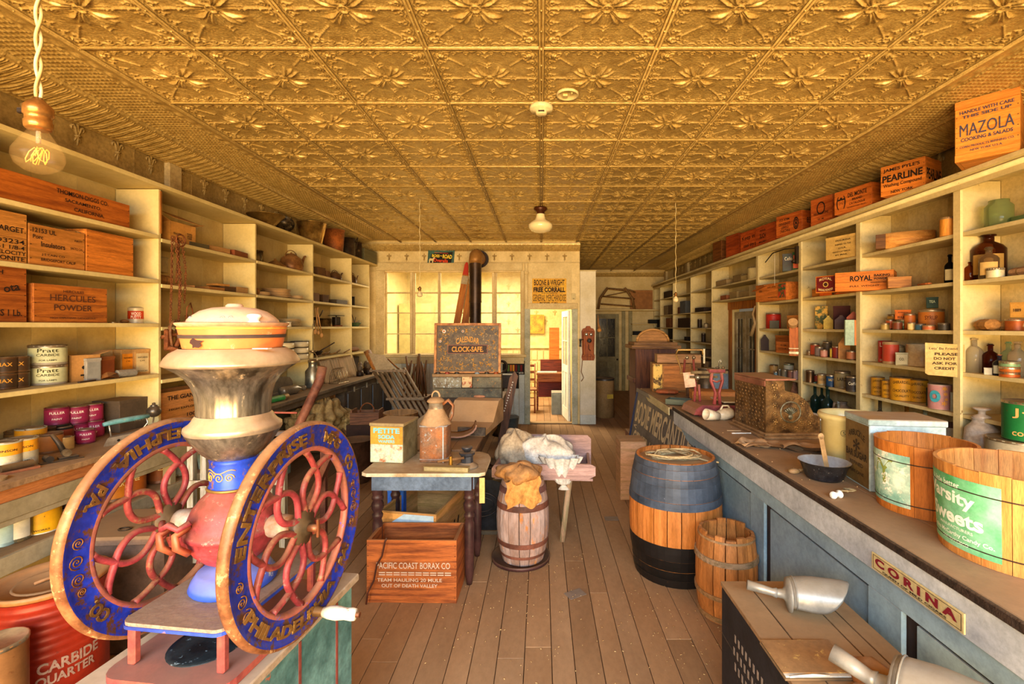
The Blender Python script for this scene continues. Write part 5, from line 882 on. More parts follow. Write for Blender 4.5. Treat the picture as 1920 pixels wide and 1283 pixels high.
for px, zi, lb in ((1318, 2, 'dark bottle on the third shelf of nearest far bay'), (1330, 2, 'cream pot on the third shelf of nearest far bay'), (1312, 3, 'dark glass jar on the fourth shelf of nearest far bay'), (1325, 3, 'squat dark jar at right on the fourth shelf of far bay')):
    x, y, z, r, h = cr(px-6, RZ2[zi], 8, 16 if 'bottle' in lb or 'jar' in lb else 8); can(lb, x, y, z, r, h, '#3a2c20' if 'dark' in lb else '#c9b48c', None, lid='slip')
# ---- crates standing on top of the right shelving (corner toward the shop)
TR = 2.766
def topcrate(label, px0, px1, z0y, w, d, h, rot, X1, c1, c2, **k):
    Yc = X1*F/(px1-CX); a = rad(-90+rot); ux, uy = cos(a), sin(a)    # near right corner of the label face stands at (X1, Yc)
    cx_ = X1-ux*w/2+(-sin(a))*d/2; cy_ = Yc-uy*w/2+cos(a)*d/2
    return crate(label, cx_, cy_, TR, w, d, h, -90+rot, c1, c2, **k)
topcrate('tall orange crate lettered Mazola, tilted corner out on the top right shelf', 1797, 1913, 0, .30, .26, .385, 40, 2.90, '#dc8a34', '#b8651c', nb=2, cleat=.045, tcol='#3a3a50', th=.014,
    txt=[('HANDLE WITH CARE', 0, .82, .84, .055, {'b': .02}), ('THIS SIDE UP', 0, .74, .76, .05, {'b': .02}), ('MAZOLA', .0, .52, .84, .20, {'b': .0}), ('COOKING & SALADS', .0, .36, .80, .06, {'b': .02}), ('CORN PRODUCTS REFINING CO.', .0, .24, .84, .035), ('NEW YORK U.S.A.', .0, .17, .5, .035)])
topcrate("orange crate lettered James Pyle's Pearline Washing Compound New York", 1645, 1735, 0, .31, .26, .235, 28, 2.95, '#dc8230', '#b05a18', nb=2, etxt=[('PEARLINE', 0, .5, .86, .36, {'b': .03})],
    txt=[("JAMES PYLE'S", -.02, .86, .82, .15, {'b': .02}), ('PEARLINE', 0, .58, .9, .24, {'b': .03}), ('Washing Compound', 0, .33, .86, .15), ('NEW YORK', 0, .1, .5, .09, {'b': .02})])
topcrate('orange crate with a framed Del Monte Brand print, on top right shelf', 1558, 1634, 0, .38, .22, .205, 15, 2.92, '#d4722a', '#a84e16', nb=1, txt=[('DEL MONTE', .14, .74, .5, .2, {'b': .02}), ('BRAND', .14, .52, .26, .1), ('CATALOGUE', .14, .34, .42, .1), ('GUARANTEED FRUIT', .12, .19, .5, .06), ('*', -.30, .55, .2, .4, {'b': .05}), ('(  )', -.30, .5, .26, .6)])
topcrate('orange crate with an oval printed emblem, third from the Del Monte end', 1521, 1560, 0, .27, .24, .27, 14, 2.95, '#c9602a', '#9c3c12', nb=2, txt=[('O', 0, .62, .4, .5, {'b': -.01}), ('YELLOWSTONE', 0, .42, .7, .1), ('W. M.', 0, .2, .3, .07)])
topcrate('orange crate with upside-down Pacific Coast Condensed Milk lettering', 1450, 1503, 0, .38, .28, .245, 16, 2.95, '#cc6024', '#9c3e12', nb=1, etxt=[('830G', 0, .6, .5, .25)], txt=[('PACIFIC', -.14, .26, .4, .13, {'r': 180}), ('COAST', -.14, .42, .3, .12, {'r': 180}), ('CONDENSED', -.16, .60, .46, .12, {'r': 180}), ('MILK CO', -.16, .80, .4, .12, {'r': 180}), ('O', .3, .5, .2, .6, {'b': .0}), ('8', .3, .5, .1, .4)])
topcrate('red-orange crate lettered None Such, half hidden behind the milk crate', 1422, 1452, 0, .42, .22, .25, 6, 2.94, '#c4501e', '#943310', nb=1, txt=[('NONE', -.1, .78, .3, .1), ('SUCH', -.1, .5, .32, .25, {'b': .02}), ('MINCE MEAT', -.1, .2, .4, .1)])
topcrate('orange crate painted Keep in a cool dry place, on top right shelf', 1379, 1430, 0, .56, .26, .27, 6, 2.95, '#c8531e', '#983510', nb=1, txt=[('Keep in a', -.05, .66, .72, .26, {'r': 0}), ('cool dry place', .06, .26, .8, .24)])
topcrate('red crate with side nails at the far end of the top crates', 1357, 1385, 0, .34, .3, .33, 10, 2.96, '#b8481c', '#8a2e10', nb=2)
topcrate('dark end-on crate, farthest of the crates on the right shelving', 1329, 1352, 0, .3, .24, .34, 5, 2.95, '#8a4a20', '#5c2c10', nb=2)
# ---------------------------------------------------------------- shop counter on the right
CX0, CX1, CZ1 = 1.25, 1.97, .936
PW = mat('#c3c8cc', '#a8adb2', .55, 0, 5, bump=.15, dust=.3, wear=('#7d7a78', .74)); PBL = mat('#8fa6b0', '#7c929c', .55, 0, 4, bump=.12, dust=.3, wear=('#5a6a74', .77)); SLOT = mat('#33221c', dust=0); TOPD = mat('#947656', '#70563c', .7, 0, 6, bump=.2, dust=.8, dcol='#987a58')
EDG = mat('#3c2c22', '#20150f', .8, 0, 22, bump=1, dust=.2)
co = thing('shop_counter', 'long pale blue panelled shop counter with a dusty brown top', 'counter', (1.25, .5, 0))
for a, b in ((CX0+.004, 1.49), (1.492, 1.73), (1.732, CX1)): part('top_board', TOPD, co, a, .3, CZ1-.026, b, 4.46, CZ1, c=.003)
part('worn_edge', EDG, co, CX0-.008, .3, CZ1-.032, CX0+.003, 4.46, CZ1-.002, c=.003); part('apron', PW, co, CX0, .3, CZ1-.155, CX0+.02, 4.44, CZ1-.034); part('end_panel', PBL, co, CX0+.03, 4.40, .02, CX1-.02, 4.43, CZ1-.03)
part('back_panel', PBL, co, CX1-.04, .3, 0, CX1-.02, 4.40, CZ1-.03); part('frame_rail', PBL, co, CX0+.014, .3, .70, CX0+.034, 4.4, CZ1-.155); part('plinth', mat('#5a4a3c'), co, CX0+.016, .3, .0, CX0+.03, 4.4, .12)
ye = 3.69
for k in range(4):
    y1 = ye-k*1.02; y0 = y1-.85
    part('stile', PBL, co, CX0+.015, y1+.0, .12, CX0+.034, y1+.17, .699); part('recess', SLOT, co, CX0+.036, y0-.01, .10, CX0+.042, y1+.01, .70); part('sliding_panel', PBL, co, CX0+.024, y0+.001, .13, CX0+.035, y1-.055, .684)
part('far_section', mat('#4c3a30', dust=0), co, CX0+.04, 3.87, .10, CX0+.05, 4.4, .70)
t = thing('enamel_sign', 'long narrow cream and red Corina cigar sign on the counter apron', 'sign', (CX0, 1.575, .82), -90)
sg = MB().box(-.193, -.007, -.029, .193, -.001, .033, c=.001).build('board', mat('#d9c48c', '#cfb87c', .4, dust=0), t); b = MB()
for q in (((-.185, -.023), (.185, -.0215)), ((-.185, .0255), (.185, .027)), ((-.185, -.0215), (-.1835, .0255)), ((.1835, -.0215), (.185, .0255))): b.box(q[0][0], -.0078, q[0][1], q[1][0], -.0072, q[1][1], c=0)
b.build('border_line', ink('#2a1812'), t); lettering(t, [('C O R I N A', 0, .008, .345, .030, {'b': .05})], flat((0, -.0078, 0)), ink('#7c1420')); lettering(t, [('QUEEN OF MILD CIGARS', 0, -.0155, .27, .008, {'b': .03})], flat((0, -.0078, 0)), ink('#241812'))
co2 = thing('counter_extension', 'cream-edged low counter continuing beyond the shop counter', 'counter', (1.25, 5.2, 0)); part('top_board', TOPD, co2, CX0-.02, 4.50, CZ1-.03, CX1, 5.83, CZ1-.005); part('edge_moulding', mat('#cdbf94', '#b3a478', dust=.5), co2, CX0-.03, 4.50, CZ1-.09, CX0-.021, 5.83, CZ1-.012); part('carcase', mat('#5a4836', dust=.2), co2, CX0+.02, 4.52, 0, CX1-.02, 5.81, CZ1-.032)
K = CZ1+.001
# candy pails
def pail(label, x, y, z, r0, r1, h, c1, c2, lab, txts, rz, tc, extra=None):
    t = thing('wooden_pail', label, 'pail', (x, y, z), rz); n = 18; mw = wood(c1, c2, 'z', 3, dust=.35)
    for i in range(n):
        a0, a1 = 2*pi*i/n+.004, 2*pi*(i+1)/n-.004; vs = []; hh = h+RN.uniform(-.002, .002)
        for a in (a0, (a0+a1)/2, a1):
            for rr, zz in ((r0, 0), (r1, hh), (r1-.012, hh), (r0-.012, 0)): vs.append((rr*cos(a), rr*sin(a), zz))
        MB().add(vs, [(0, 4, 5, 1), (4, 8, 9, 5), (1, 5, 6, 2), (5, 9, 10, 6), (2, 6, 7, 3), (6, 10, 11, 7), (3, 7, 4, 0), (7, 11, 8, 4), (0, 1, 2, 3), (8, 11, 10, 9)]).build('stave', mw, t)
    MB().cyl(r0-.013, .006, .018, 30).build('bottom', mw, t)
    for zz in (.045, h-.075): rr = r0+(r1-r0)*zz/h+.001; MB().tube([(rr*cos(a*pi/24), rr*sin(a*pi/24), zz) for a in range(48)], .0022, 6, closed=True).build('wire_hoop', mat('#4a3c30', rough=.4, metal=.6, dust=0), t)
    if lab:
        a0, a1, z0, z1, c = lab; b = MB(); R0 = lambda z: r0+(r1-r0)*z/h+.0014; b.lathe([(R0(z0), z0), (R0(z1), z1)], 24, 0, a0=a0, a1=a1); b.build('paper_label', c, t)
        def fn(u, v): R = R0(v)+.0008; a = (a0+a1)/2+u/R; return (R*cos(a), R*sin(a), v)
        for tx, cc, nm in txts: lettering(t, tx, fn, cc, nm)
    return t
# near pail: centre at right edge
GL = mat('#3f9a56', '#8fc8a4', .5, 0, 5, con=(.35, .65), dust=0, wear=('#d9e2cc', .74))
pail('large round wooden candy pail with green Varsity Sweets paper label', 1.60, 1.57, K, .21, .225, .30, '#d29248', '#b87030', (rad(136), rad(214), .025, .262, GL),
     [([('A little better', -.03, .235, .14, .022), ('Varsity', -.02, .190, .21, .058, {'b': .03, 'r': -3}), ('Sweets', .0, .128, .21, .050, {'b': .03}), ('MANUFACTURERS', .01, .090, .13, .010), ('Collins McCarthy Candy Co.', .01, .066, .24, .018, {'b': .02}), ('SAN FRANCISCO', .01, .046, .10, .010)], ink('#dfeadb'), 'lettering')], 0, '')
t = SC.objects['wooden_pail'] if 'wooden_pail' in SC.objects else None
LB = mat('#c6dcc8', '#7fae9c', .5, 0, 7, con=(.4, .6), dust=0, wear=('#efe9d2', .62))
p2 = pail('wooden candy pail with a torn white blossom picture label, behind the near pail', 1.61, 1.975, K, .165, .175, .285, '#c9762c', '#a45418', (rad(146), rad(216), .03, .24, LB), [([('*', .01, .13, .05, .05, {'b': .06}), ('*', .015, .095, .05, .045, {'b': .06}), ('*', -.03, .2, .04, .04, {'b': .03})], ink('#f1ece0'), 'blossom_print'), ([('Y', -.0, .16, .09, .1, {'b': -.0}), ('/', -.04, .18, .02, .06)], ink('#7d8a3c'), 'stem_print'), ([('FANCY', -.02, .05, .08, .02)], ink('#5a8a7c'), 'lettering')], 0, '')
# tin canister and crock
t = thing('tin_canister', 'square pale blue tin canister with bronze lettered side and sloped lid', 'canister', (1.685, 2.25, K), -8)
MB().box(-.16, -.11, 0, .16, .11, .315, c=.004).build('body', mat('#b4c7c9', '#8fa6a8', .4, .2, 6, dust=.5, wear=('#5a4a34', .72)), t); MB().box(-.165, -.115, .305, .165, .115, .335, c=.004).build('lid', mat('#bfd0d0', '#93a9a8', .4, .2, 5, dust=1), t)
MB().box(-.1615, -.105, .01, -.1602, .105, .30, c=0).build('bronze_side', mat('#8c7040', '#6a5230', .5, .3, 5, dust=0), t)
lettering(t, [('ARBUCKLE', 0, .23, .15, .03, {'arc': .02}), ('*', 0, .19, .06, .06), ('BAR SUGAR', 0, .145, .19, .035, {'b': .03}), ('REFINED', 0, .10, .12, .018), ('PURE CANE', 0, .06, .13, .015)], flat((-.1622, 0, 0), (0, -1, 0)), ink('#2f2214'))
t = thing('stoneware_crock', 'tall cream stoneware crock with rolled rim and a small 5 mark', 'crock', (1.675, 2.56, K), face(1.675, 2.56)); MB().lathe([(0, 0), (.125, 0), (.13, .01), (.13, .25), (.145, .262), (.15, .275), (.145, .292), (.135, .292), (.13, .28), (.115, .24), (.115, .02), (0, .02)], 30).build('body', mat('#d9c88a', '#c4ae6c', .25, 0, 4, bump=.03, dust=.5), t); MB().lathe([(0, .2), (.114, .2)], 24).build('inside_glaze', mat('#a9bfd4', dust=0), t)
lettering(t, [('5', -.02, .20, .014, .02), ('O', -.02, .20, .035, .035, {'b': -.02})], onface(.1305), ink('#6a6444'))
# enamel pot with spatula, porcelain knob tied with twine
t = thing('enamel_basin', 'speckled black enamel basin with white-blue inside on the counter', 'basin', (1.42, 2.36, K), 0); MB().lathe([(0, 0), (.075, 0), (.085, .01), (.112, .085), (.118, .088)], 28).build('outside', mat('#2a2a2e', '#1a1a1e', .3, 0, 30, dust=.15, wear=('#b9bcc0', .70)), t); MB().lathe([(.118, .088), (.110, .086), (.082, .014), (0, .010)], 28).build('inside', mat('#9fb0bc', '#8898a4', .3, dust=.4), t)
t = thing('spatula', 'flat tan metal spatula standing in the black enamel basin', 'spatula', (1.44, 2.36, K+.02), 10); M_ = T(0, 0, 0, ry=-8, rx=-5); MB().box(-.013, -.002, .02, .013, .002, .19, M=M_).cyl(.016, -.002, .002, 14, 0, M_ @ T(0, 0, .19, rx=90)).build('blade', mat('#b59468', '#8c6c44', dust=.2), t)
t = thing('wooden_spoon', 'dusty wooden spoon bowl end lying left of the basin', 'spoon', (1.33, 2.44, K), 10); MB().ball(.028, (-.02, 0, .012), 14, sx=1.1, sy=.8, sz=.5).tube([(0, 0, .012), (.12, .05, .008)], .008, 6).build('spoon', wood('#9c7a58', '#7c5c3c'), t)
t = thing('porcelain_insulator', 'white porcelain knob insulator tied with dirty twine on the counter', 'insulator', (1.315, 2.09, K+.014), 20); MB().lathe([(0, -.03), (.013, -.03), (.017, -.022), (.013, -.012), (.010, 0), (.010, .008), (.018, .012), (.018, .018), (0, .018)], 16, 0, T(ry=90)).build('knob', mat('#eef0ec', '#dfe0da', .2, dust=0), t)
MB().tube([(.03+.02*sin(a*1.3)+.004*a, .02*cos(a*1.9), .004+.012*abs(sin(a))) for a in [i*.5 for i in range(30)]], .0035, 6).build('twine', mat('#9c8c68', bump=.6, sc=40), t)
# cash register
RG = mat('#86643a', '#402c1a', .35, .5, 18, bump=.8, dust=.35); RGG = mat('#8c8468', '#54503c', .4, .5, 20, bump=.6, dust=.2)
cr_ = thing('cash_register', 'ornate embossed bronze cash register with a curved side on the counter', 'cash register', (1.70, 3.42, K), 3); cr_.scale = (1.12, 1.12, 1.12)
W2, D2_ = .17, .20
MB().box(-W2-.025, -D2_-.03, 0, W2+.16, D2_+.03, .018, c=.003).box(-W2-.012, -D2_-.018, .018, W2+.15, D2_+.018, .034, c=.003).build('base', mat('#a8865c', '#6c4c2c', .5, .3, 8, dust=.7), cr_)
side = [(-.0, .034), (.34, .034), (.34, .13), (.30, .145), (.27, .21), (.20, .27), (.12, .29), (.115, .355), (0, .355)]
MB().prism(side, .40, 0, T(-W2, -D2_, 0)).build('cabinet', RG, cr_)
em = MB()
for (x, z, r) in ((.055, .31, .022), (.055, .255, .014), (.10, .26, .012), (.16, .245, .012), (.06, .20, .016), (.06, .15, .014), (.23, .21, .016), (.28, .14, .014), (.06, .10, .016), (.28, .09, .018), (.2, .065, .016), (.12, .07, .016), (.22, .10, .014), (.10, .12, .012)):
    em.ball(r*.55, (x-W2, -D2_, z), 10, sy=.35, sz=.8)
    for k in range(5): a = k*2*pi/5+x*40; em.ball(r*.32, (x-W2+r*.8*cos(a), -D2_, z+r*.8*sin(a)), 6, sy=.4)
stuff(em.build('embossed_rosettes', mat('#b08a50', '#5c4428', .35, .55, 18, dust=0), cr_))
em = MB(); c0 = (.155-W2, -D2_, .16); em.tube([(c0[0]+.062*cos(a), c0[1], c0[2]+.062*sin(a)) for a in [i*pi/14 for i in range(28)]], .005, 6, closed=True)
for k in range(7): a = rad(40+k*16.7); em.tube([(c0[0], c0[1], c0[2]-.02), (c0[0]+.05*cos(a), c0[1]-.004, c0[2]-.02+.05*sin(a))], [.003, .006], 6)
em.ball(.016, (c0[0], c0[1], c0[2]-.03), 10, sy=.4); em.build('shell_medallion', RGG, cr_)
em = MB()
for i in range(9):
    for j in range(12):
        em.ball(.013, (-W2, -D2_+.03+i*.0425+(j % 2)*.01, .055+j*.0225), 6, sx=.35, sy=.9, sz=.7)
stuff(em.build('embossed_scrollwork', RG, cr_)); MB().box(-W2-.004, -D2_-.006, .352, W2*.15-.01, D2_+.006, .362).box(-W2-.006, -D2_, .315, -W2-.001, D2_, .35).build('top_plate', mat('#94604c', '#6c4030', .5, .2, 8, dust=.95), cr_)
MB().box(-W2+.34, -D2_, .036, -W2+.46, D2_, .10, c=.006).build('drawer_front', RGG, cr_); MB().box(-W2+.31, -D2_+.02, .102, -W2+.45, D2_-.02, .112, c=.002).build('shelf_plate', mat('#e2ddd0', dust=.3), cr_)
for k in range(5): MB().tube([(-W2+.26, -.12+k*.06, .20), (-W2+.33, -.12+k*.06, .215)], .005, 6).build('key', IRON, cr_)
# platform scale
SR = mat('#9c4a48', '#743434', .45, .1, 8, bump=.2, dust=.7, dcol='#a8845c', wear=('#5a3a2c', .72)); sc_ = thing('platform_scale', 'dusty red cast-iron counter scale with a white-edged platform', 'scale', (1.60, 4.10, K), 3)
MB().prism([(-.33, .02), (.30, .02), (.30, .09), (-.26, .10), (-.31, .07)], .30, 0, T(0, -.15, 0)).build('base', SR, sc_)
for x in (-.24, .24): MB().cyl(.03, 0, .022, 12, 0, T(x, -.08, 0)).cyl(.03, 0, .022, 12, 0, T(x, .08, 0)).build('foot', mat('#6a1c2c', dust=0), sc_)
MB().box(-.07, -.14, .115, .31, .14, .128, c=.003).build('platform', mat('#d8cdb8', '#b8a888', .4, dust=.9), sc_); MB().tube([(.1, 0, .09), (.1, 0, .116)], .03, 10).build('post', SR, sc_)
for yy in (-.11,): 
    MB().tube([(-.14, yy, .10), (-.13, yy, .20), (-.17, yy, .30), (-.16, yy, .37)], [.016, .014, .014, .014], 8, flat=.6).tube([(-.09, yy, .10), (-.10, yy, .20), (-.07, yy, .30), (-.08, yy, .37)], [.016, .014, .014, .014], 8, flat=.6).tube([(-.17, yy, .31), (-.12, yy, .29), (-.07, yy, .31)], .008, 6).build('lyre_column', SR, sc_)
MB().box(-.19, -.13, .37, -.05, -.07, .40, c=.004).build('capital', SR, sc_); MB().tube([(-.25, .05, .10), (-.24, .05, .25), (-.26, .05, .33)], .012, 8).tube([(-.20, .05, .10), (-.21, .05, .25)], .012, 8).build('rear_column', SR, sc_)
MB().box(-.34, -.11, .36, -.02, -.10, .385).box(-.34, -.085, .32, -.10, -.078, .34).cyl(.012, .36, .42, 8, 0, T(-.06, -.1, 0)).build('beam', mat('#8c7854', '#4c3c28', .4, .5, 12), sc_)
MB().ball(.02, (-.11, -.1, .41), 10, sz=.5).tube([(-.10, -.1, .40), (-.095, -.1, .47), (-.08, -.1, .48), (-.075, -.1, .44)], .004, 6).ball(.024, (-.28, -.1, .33), 10, sz=.8).build('poise', tin('#c0b8a4', '#5c5444'), sc_)
t = thing('price_card', 'pale creased price card hanging from the red scale beam', 'card', (1.28, 4.03, K+.24), -12); MB().box(-.045, 0, 0, .045, .003, .13).build('card', mat('#c9a88c', '#a8886c', bump=.3), t, rot=(0, rad(-8), 0))
# second small scale / mechanical stand beyond
t = thing('balance_stand', 'yellow framed balance stand with cross bars behind the red scale', 'scale', (1.53, 4.85, K), 0)
YB_ = mat('#b8904c', '#6c4a24', .45, .3, 10, dust=.3)
MB().box(-.14, -.06, 0, .14, .06, .04).box(-.03, -.03, .04, .03, .03, .28).build('base', mat('#6a4a34', '#3c281c', dust=.5), t); MB().tube([(-.14, 0, .47), (-.12, 0, .52), (.13, 0, .52), (.14, 0, .47)], .010, 6).tube([(-.14, 0, .47), (-.09, 0, .33), (-.10, 0, .28), (.10, 0, .28)], .009, 6).build('frame', YB_, t); MB().cyl(.011, .38, .53, 10, 0, T(.15, 0, 0)).build('white_rod', mat('#dfd2a8', dust=0), t)
for x in (-.06, .05): MB().tube([(x, 0, .28), (x*.8, 0, .42)], .012, 8).build('red_post', mat('#8c3c2c', dust=.1), t)
MB().ball(.02, (-.03, -.01, .44), 10).ball(.02, (.04, -.01, .44), 10).build('weights', tin(), t)
# mug, papers, tools
t = thing('toppled_mug', 'cream porcelain cup lying on its side on the counter', 'cup', (1.38, 3.80, K+.043), 20); t.scale = (1.35,)*3; CER = mat('#d8cab0', '#c0b090', .3, dust=.4)
MB().lathe([(0, -.045), (.026, -.045), (.034, .045), (.031, .045), (.024, -.038), (0, -.038)], 22, 0, T(ry=-78)).build('body', CER, t)
t = thing('toppled_mug', 'second cream handled jug lying right of the toppled cup', 'jug', (1.51, 3.85, K+.045), 12); t.scale = (1.35,)*3; MB().lathe([(0, -.07), (.022, -.07), (.036, -.02), (.034, .03), (.028, .045), (0, .04)], 20, 0, T(ry=82)).build('body', CER, t); MB().tube([(-.035, 0, .025), (-.02, 0, .05), (.015, 0, .05), (.03, 0, .028)], .006, 8).build('handle', CER, t)
t = thing('pencil', 'white pencil lying before the toppled cups', 'pencil', (1.42, 3.33, K+.005), 2); MB().cyl(.0045, -.07, .07, 6, 0, T(ry=90)).build('shaft', mat('#ece6d8', dust=.1), t)
t = thing('wood_strip', 'short tan wooden strip beside the white pencil', 'strip', (1.40, 3.42, K), -4); MB().box(-.05, -.008, 0, .05, .008, .008).build('strip', wood('#b89468'), t)
t = thing('paper_scraps', 'crumpled dusty brown paper sheets spread before the cash register', 'paper', (1.53, 2.93, K), -14); t.scale = (1.25, 1.25, 1.6)
def sheet(w, d, amp, seed, m, name='sheet', par=None, loc=None, rz=0, n=14):
    r = random.Random(seed); a, b, c, e = [r.uniform(3, 9) for _ in range(4)]
    def fn(s, t_): x = (s-.5)*w; y = (t_-.5)*d; z = amp*(.9+np.sin(s*a+t_*b)+.5*np.sin(s*c*2-t_*e)+.4*np.abs(np.sin(s*e+t_*a*2))); return x+.01*np.sin(t_*9+seed), y+.012*np.sin(s*8+seed), np.maximum(z, .001)
    return put(name, hmesh(n, n, fn, m, 'sheet'), par, loc, (0, 0, rad(rz)))
PPR = mat('#b8926a', '#96724c', .7, 0, 8, bump=.4, dust=.3)
sheet(.26, .14, .008, 4, PPR, par=t, loc=(-.06, .02, 0)); sheet(.3, .16, .014, 7, PPR, par=t, loc=(.12, -.02, 0), rz=-8); sheet(.14, .12, .01, 9, PPR, par=t, loc=(-.16, .02, 0), rz=20)
t = thing('scissors', 'old scissors with round dark grips lying behind the basin', 'scissors', (1.66, 2.66, K+.006), -12)
for s in (-1, 1): MB().tube([(.05+.028*cos(a), s*.03+.022*sin(a), 0) for a in [i*pi/8 for i in range(16)]], .004, 6, closed=True).build('grip', mat('#2a211a', rough=.4), t); MB().tube([(.02, s*.02, 0), (-.10, -s*.008, .002)], [.005, .002], 6).build('blade', tin(), t)
t = thing('crumb_scatter', 'scattered grains and chips over the counter top', 'crumbs', (1.5, 2.6, K)); b = MB()
for i in range(45): x, y = RN.uniform(-.22, .25), RN.uniform(-.6, 1.0); b.ball(RN.uniform(.002, .005), (x, y, .002), 6, sz=.6)
b.build('grains', mat('#d9b078', dust=0), t); stuff(t)
# on the far counter: box, tray, drawers
crate('orange wooden drawer box lying on the counter behind the red scale', 1.70, 4.66, K, .42, .24, .12, -10, '#c9803c', '#a05c24', nb=1)
tray('grey roasting tin with odds at the left of the red scale', 1.36, 4.62, K, .24, .16, .05, -30, '#5c5a50')
parcel('red and orange scraps heap at the far end of counter', 1.42, 5.3, K, .24, .14, .05, -20, '#b05a34')
t = thing('wallpaper_drawer_box', 'brown wooden chest with a flowered paper end on the far counter', 'chest', (1.52, 5.62, K-.004), -8); MB().box(-.20, -.14, 0, .24, .14, .33, c=.004).build('body', wood('#a5672c', '#7c4418'), t); MB().box(-.19, -.145, .01, -.09, -.1405, .32, c=0).build('flowered_paper', mat('#d9b45c', '#4c3414', con=(.45, .55), sc=16, dust=0), t); MB().box(-.07, -.1445, .02, .22, -.1405, .31).build('front_panel', wood('#b8712c', '#8c4c18'), t)
cbox('flat brown wooden box lying on top of the flowered chest', 1.62, 5.6, K+.332, .5, .22, .10, -6, '#8c6038', mm=wood('#a8764a', '#7c5230'))
t = thing('metal_grinder', 'dark tin cylinder behind the price card on the counter', 'tin', (1.78, 5.1, K), 0); MB().lathe([(0, 0), (.11, 0), (.11, .02), (.08, .05), (.08, .30), (.10, .31), (0, .31)], 20).build('body', mat('#6c5c48', '#4a3c2c', .4, .4), t)
# sideboard post with arched mirror top
sb = thing('organ_case', 'tall dark carved cabinet with an arched crest standing beyond the counter', 'cabinet', (1.62, 6.9, 0), 0); OK_ = wood('#6c3824', '#43201a', 'z')
part_ = lambda nm, m, *b, c=.004: MB().box(*b, c=c).build(nm, m, sb)
part_('carcase', OK_, -.28, -.2, 0, .30, .25, 1.38); part_('side_moulding', OK_, -.32, -.24, .9, -.281, .25, .96); part_('cornice', wood('#8c5a34', '#5c3620'), -.34, -.26, 1.38, .36, .28, 1.43); part_('cornice_step', wood('#8c5a34', '#5c3620'), -.30, -.22, 1.43, .32, .24, 1.47); part_('base_moulding', OK_, -.34, -.25, 0, .33, .27, .14)
MB().prism([(.22*cos(a), 1.47+.22*sin(a)*.75) for a in [i*pi/14 for i in range(15)]], .05, 0, T(0, -.06, 0)).build('crest', wood('#a8743c', '#7c4c24'), sb); MB().tube([(.23*cos(a), -.07, 1.48+.23*sin(a)*.75) for a in [i*pi/14 for i in range(15)]], .018, 8).build('crest_moulding', wood('#c08c4c', '#7c4c24'), sb)
cbox('brown drawer unit beside the arched cabinet', 1.86, 6.35, 0, .5, .3, 1.25, 0, '#7c4c2c', mm=wood('#8c5830', '#5c3418')); cbox('pale lidded wooden box on the far blue-white cabinet', 2.98, 8.6, .952, .5, .2, .12, -88, '#6c4a30', mm=wood('#7c5230', '#54341c'))
# painted sign leaning at the counter end
t = thing('painted_sign', 'grey sign board painted Bodie Mercantile General leaning at counter end', 'sign', (1.10, 4.82, 0), -90); t.rotation_euler = (rad(-10), 0, rad(-87))
SG = mat('#6e6660', '#5c544e', .6, 0, 5, bump=.2, dust=.4); MB().box(-1.02, 0, .02, .95, .018, .90).build('board', SG, t); MB().box(-1.06, -.014, .895, .99, .03, .94).build('top_frame', SG, t); MB().box(-1.06, -.012, .02, -1.02, .028, .895).box(.95, -.012, .02, .99, .028, .895).box(-1.06, -.012, 0, .99, .028, .019).build('side_frame', mat('#2c3454', '#1c2444'), t)
lettering(t, [('BODIE MERCANTILE', -.04, .68, 1.80, .26, {'b': .02}), ('GENERAL GOODS', -.1, .36, 1.60, .20, {'b': .02})], flat((0, -.0005, 0)), ink('#c9b48c')); lettering(t, [('<', -.88, .50, .12, .05)], flat((0, -.0005, 0)), ink('#c9b48c'), 'arrow_mark')
# crate, whisky barrel, keg in the aisle
crate('pinkish plain wooden box standing on the floor behind the big barrel', 0.90, 4.74, 0, .25, .28, .56, 0, '#b98a66', '#9a6c4c', nb=1)
def barrel(name, label, x, y, r0, rm, h, ns, ms, hoops, open_=False, lidz=.03, rz=0, ragged=False, foot=None):
    t = thing(name, label, 'barrel', (x, y, 0), rz); R = lambda z: r0+(rm-r0)*(1-(2*z/h-1)**2)
    for i in range(ns):
        a0, a1 = 2*pi*i/ns+.003/rm, 2*pi*(i+1)/ns-.003/rm; hh = h-(RN.choice((0, 0, .008, .015, .025)) if ragged else 0); zs = [hh*k/8 for k in range(9)]; vs = []; am = (a0+a1)/2
        for z in zs:
            for a, dr in ((a0, 0), (am, .001), (a1, 0), (a1, -.016), (a0, -.016)): q = R(z)+dr; vs.append((q*cos(a), q*sin(a), z))
        fs = [(k*5+j, k*5+(j+1) % 5, (k+1)*5+(j+1) % 5, (k+1)*5+j) for k in range(8) for j in range(5)]+[(4, 3, 2, 1, 0), (40, 41, 42, 43, 44)]
        MB().add(vs, fs, 0, False).build('stave', ms, t)
    for z0, z1, m_, pr in hoops:
        MB().lathe([(R(z0)+.001, z0), (R(z0)+pr, z0), (R((z0+z1)/2)+pr+.0005, (z0+z1)/2), (R(z1)+pr, z1), (R(z1)+.001, z1)], 40, sm=False).build('hoop', m_, t)
    if not open_: MB().cyl(R(h-lidz)-.017, h-lidz-.015, h-lidz, 36).build('head', mat('#b59468', '#96744c', .7, dust=.9), t)
    MB().cyl(R(.03)-.017, .02, .035, 30).build('bottom', ms, t); return t
BK = mat('#4a5462', '#2c333d', .5, .1, 5, bump=.1, dust=.3, wear=('#8a8f96', .74)); BLK = mat('#1c1816', '#0e0c0b', .45, 0, 5, bump=.1, dust=.1, wear=('#8c4a1c', .74))
hp = .006
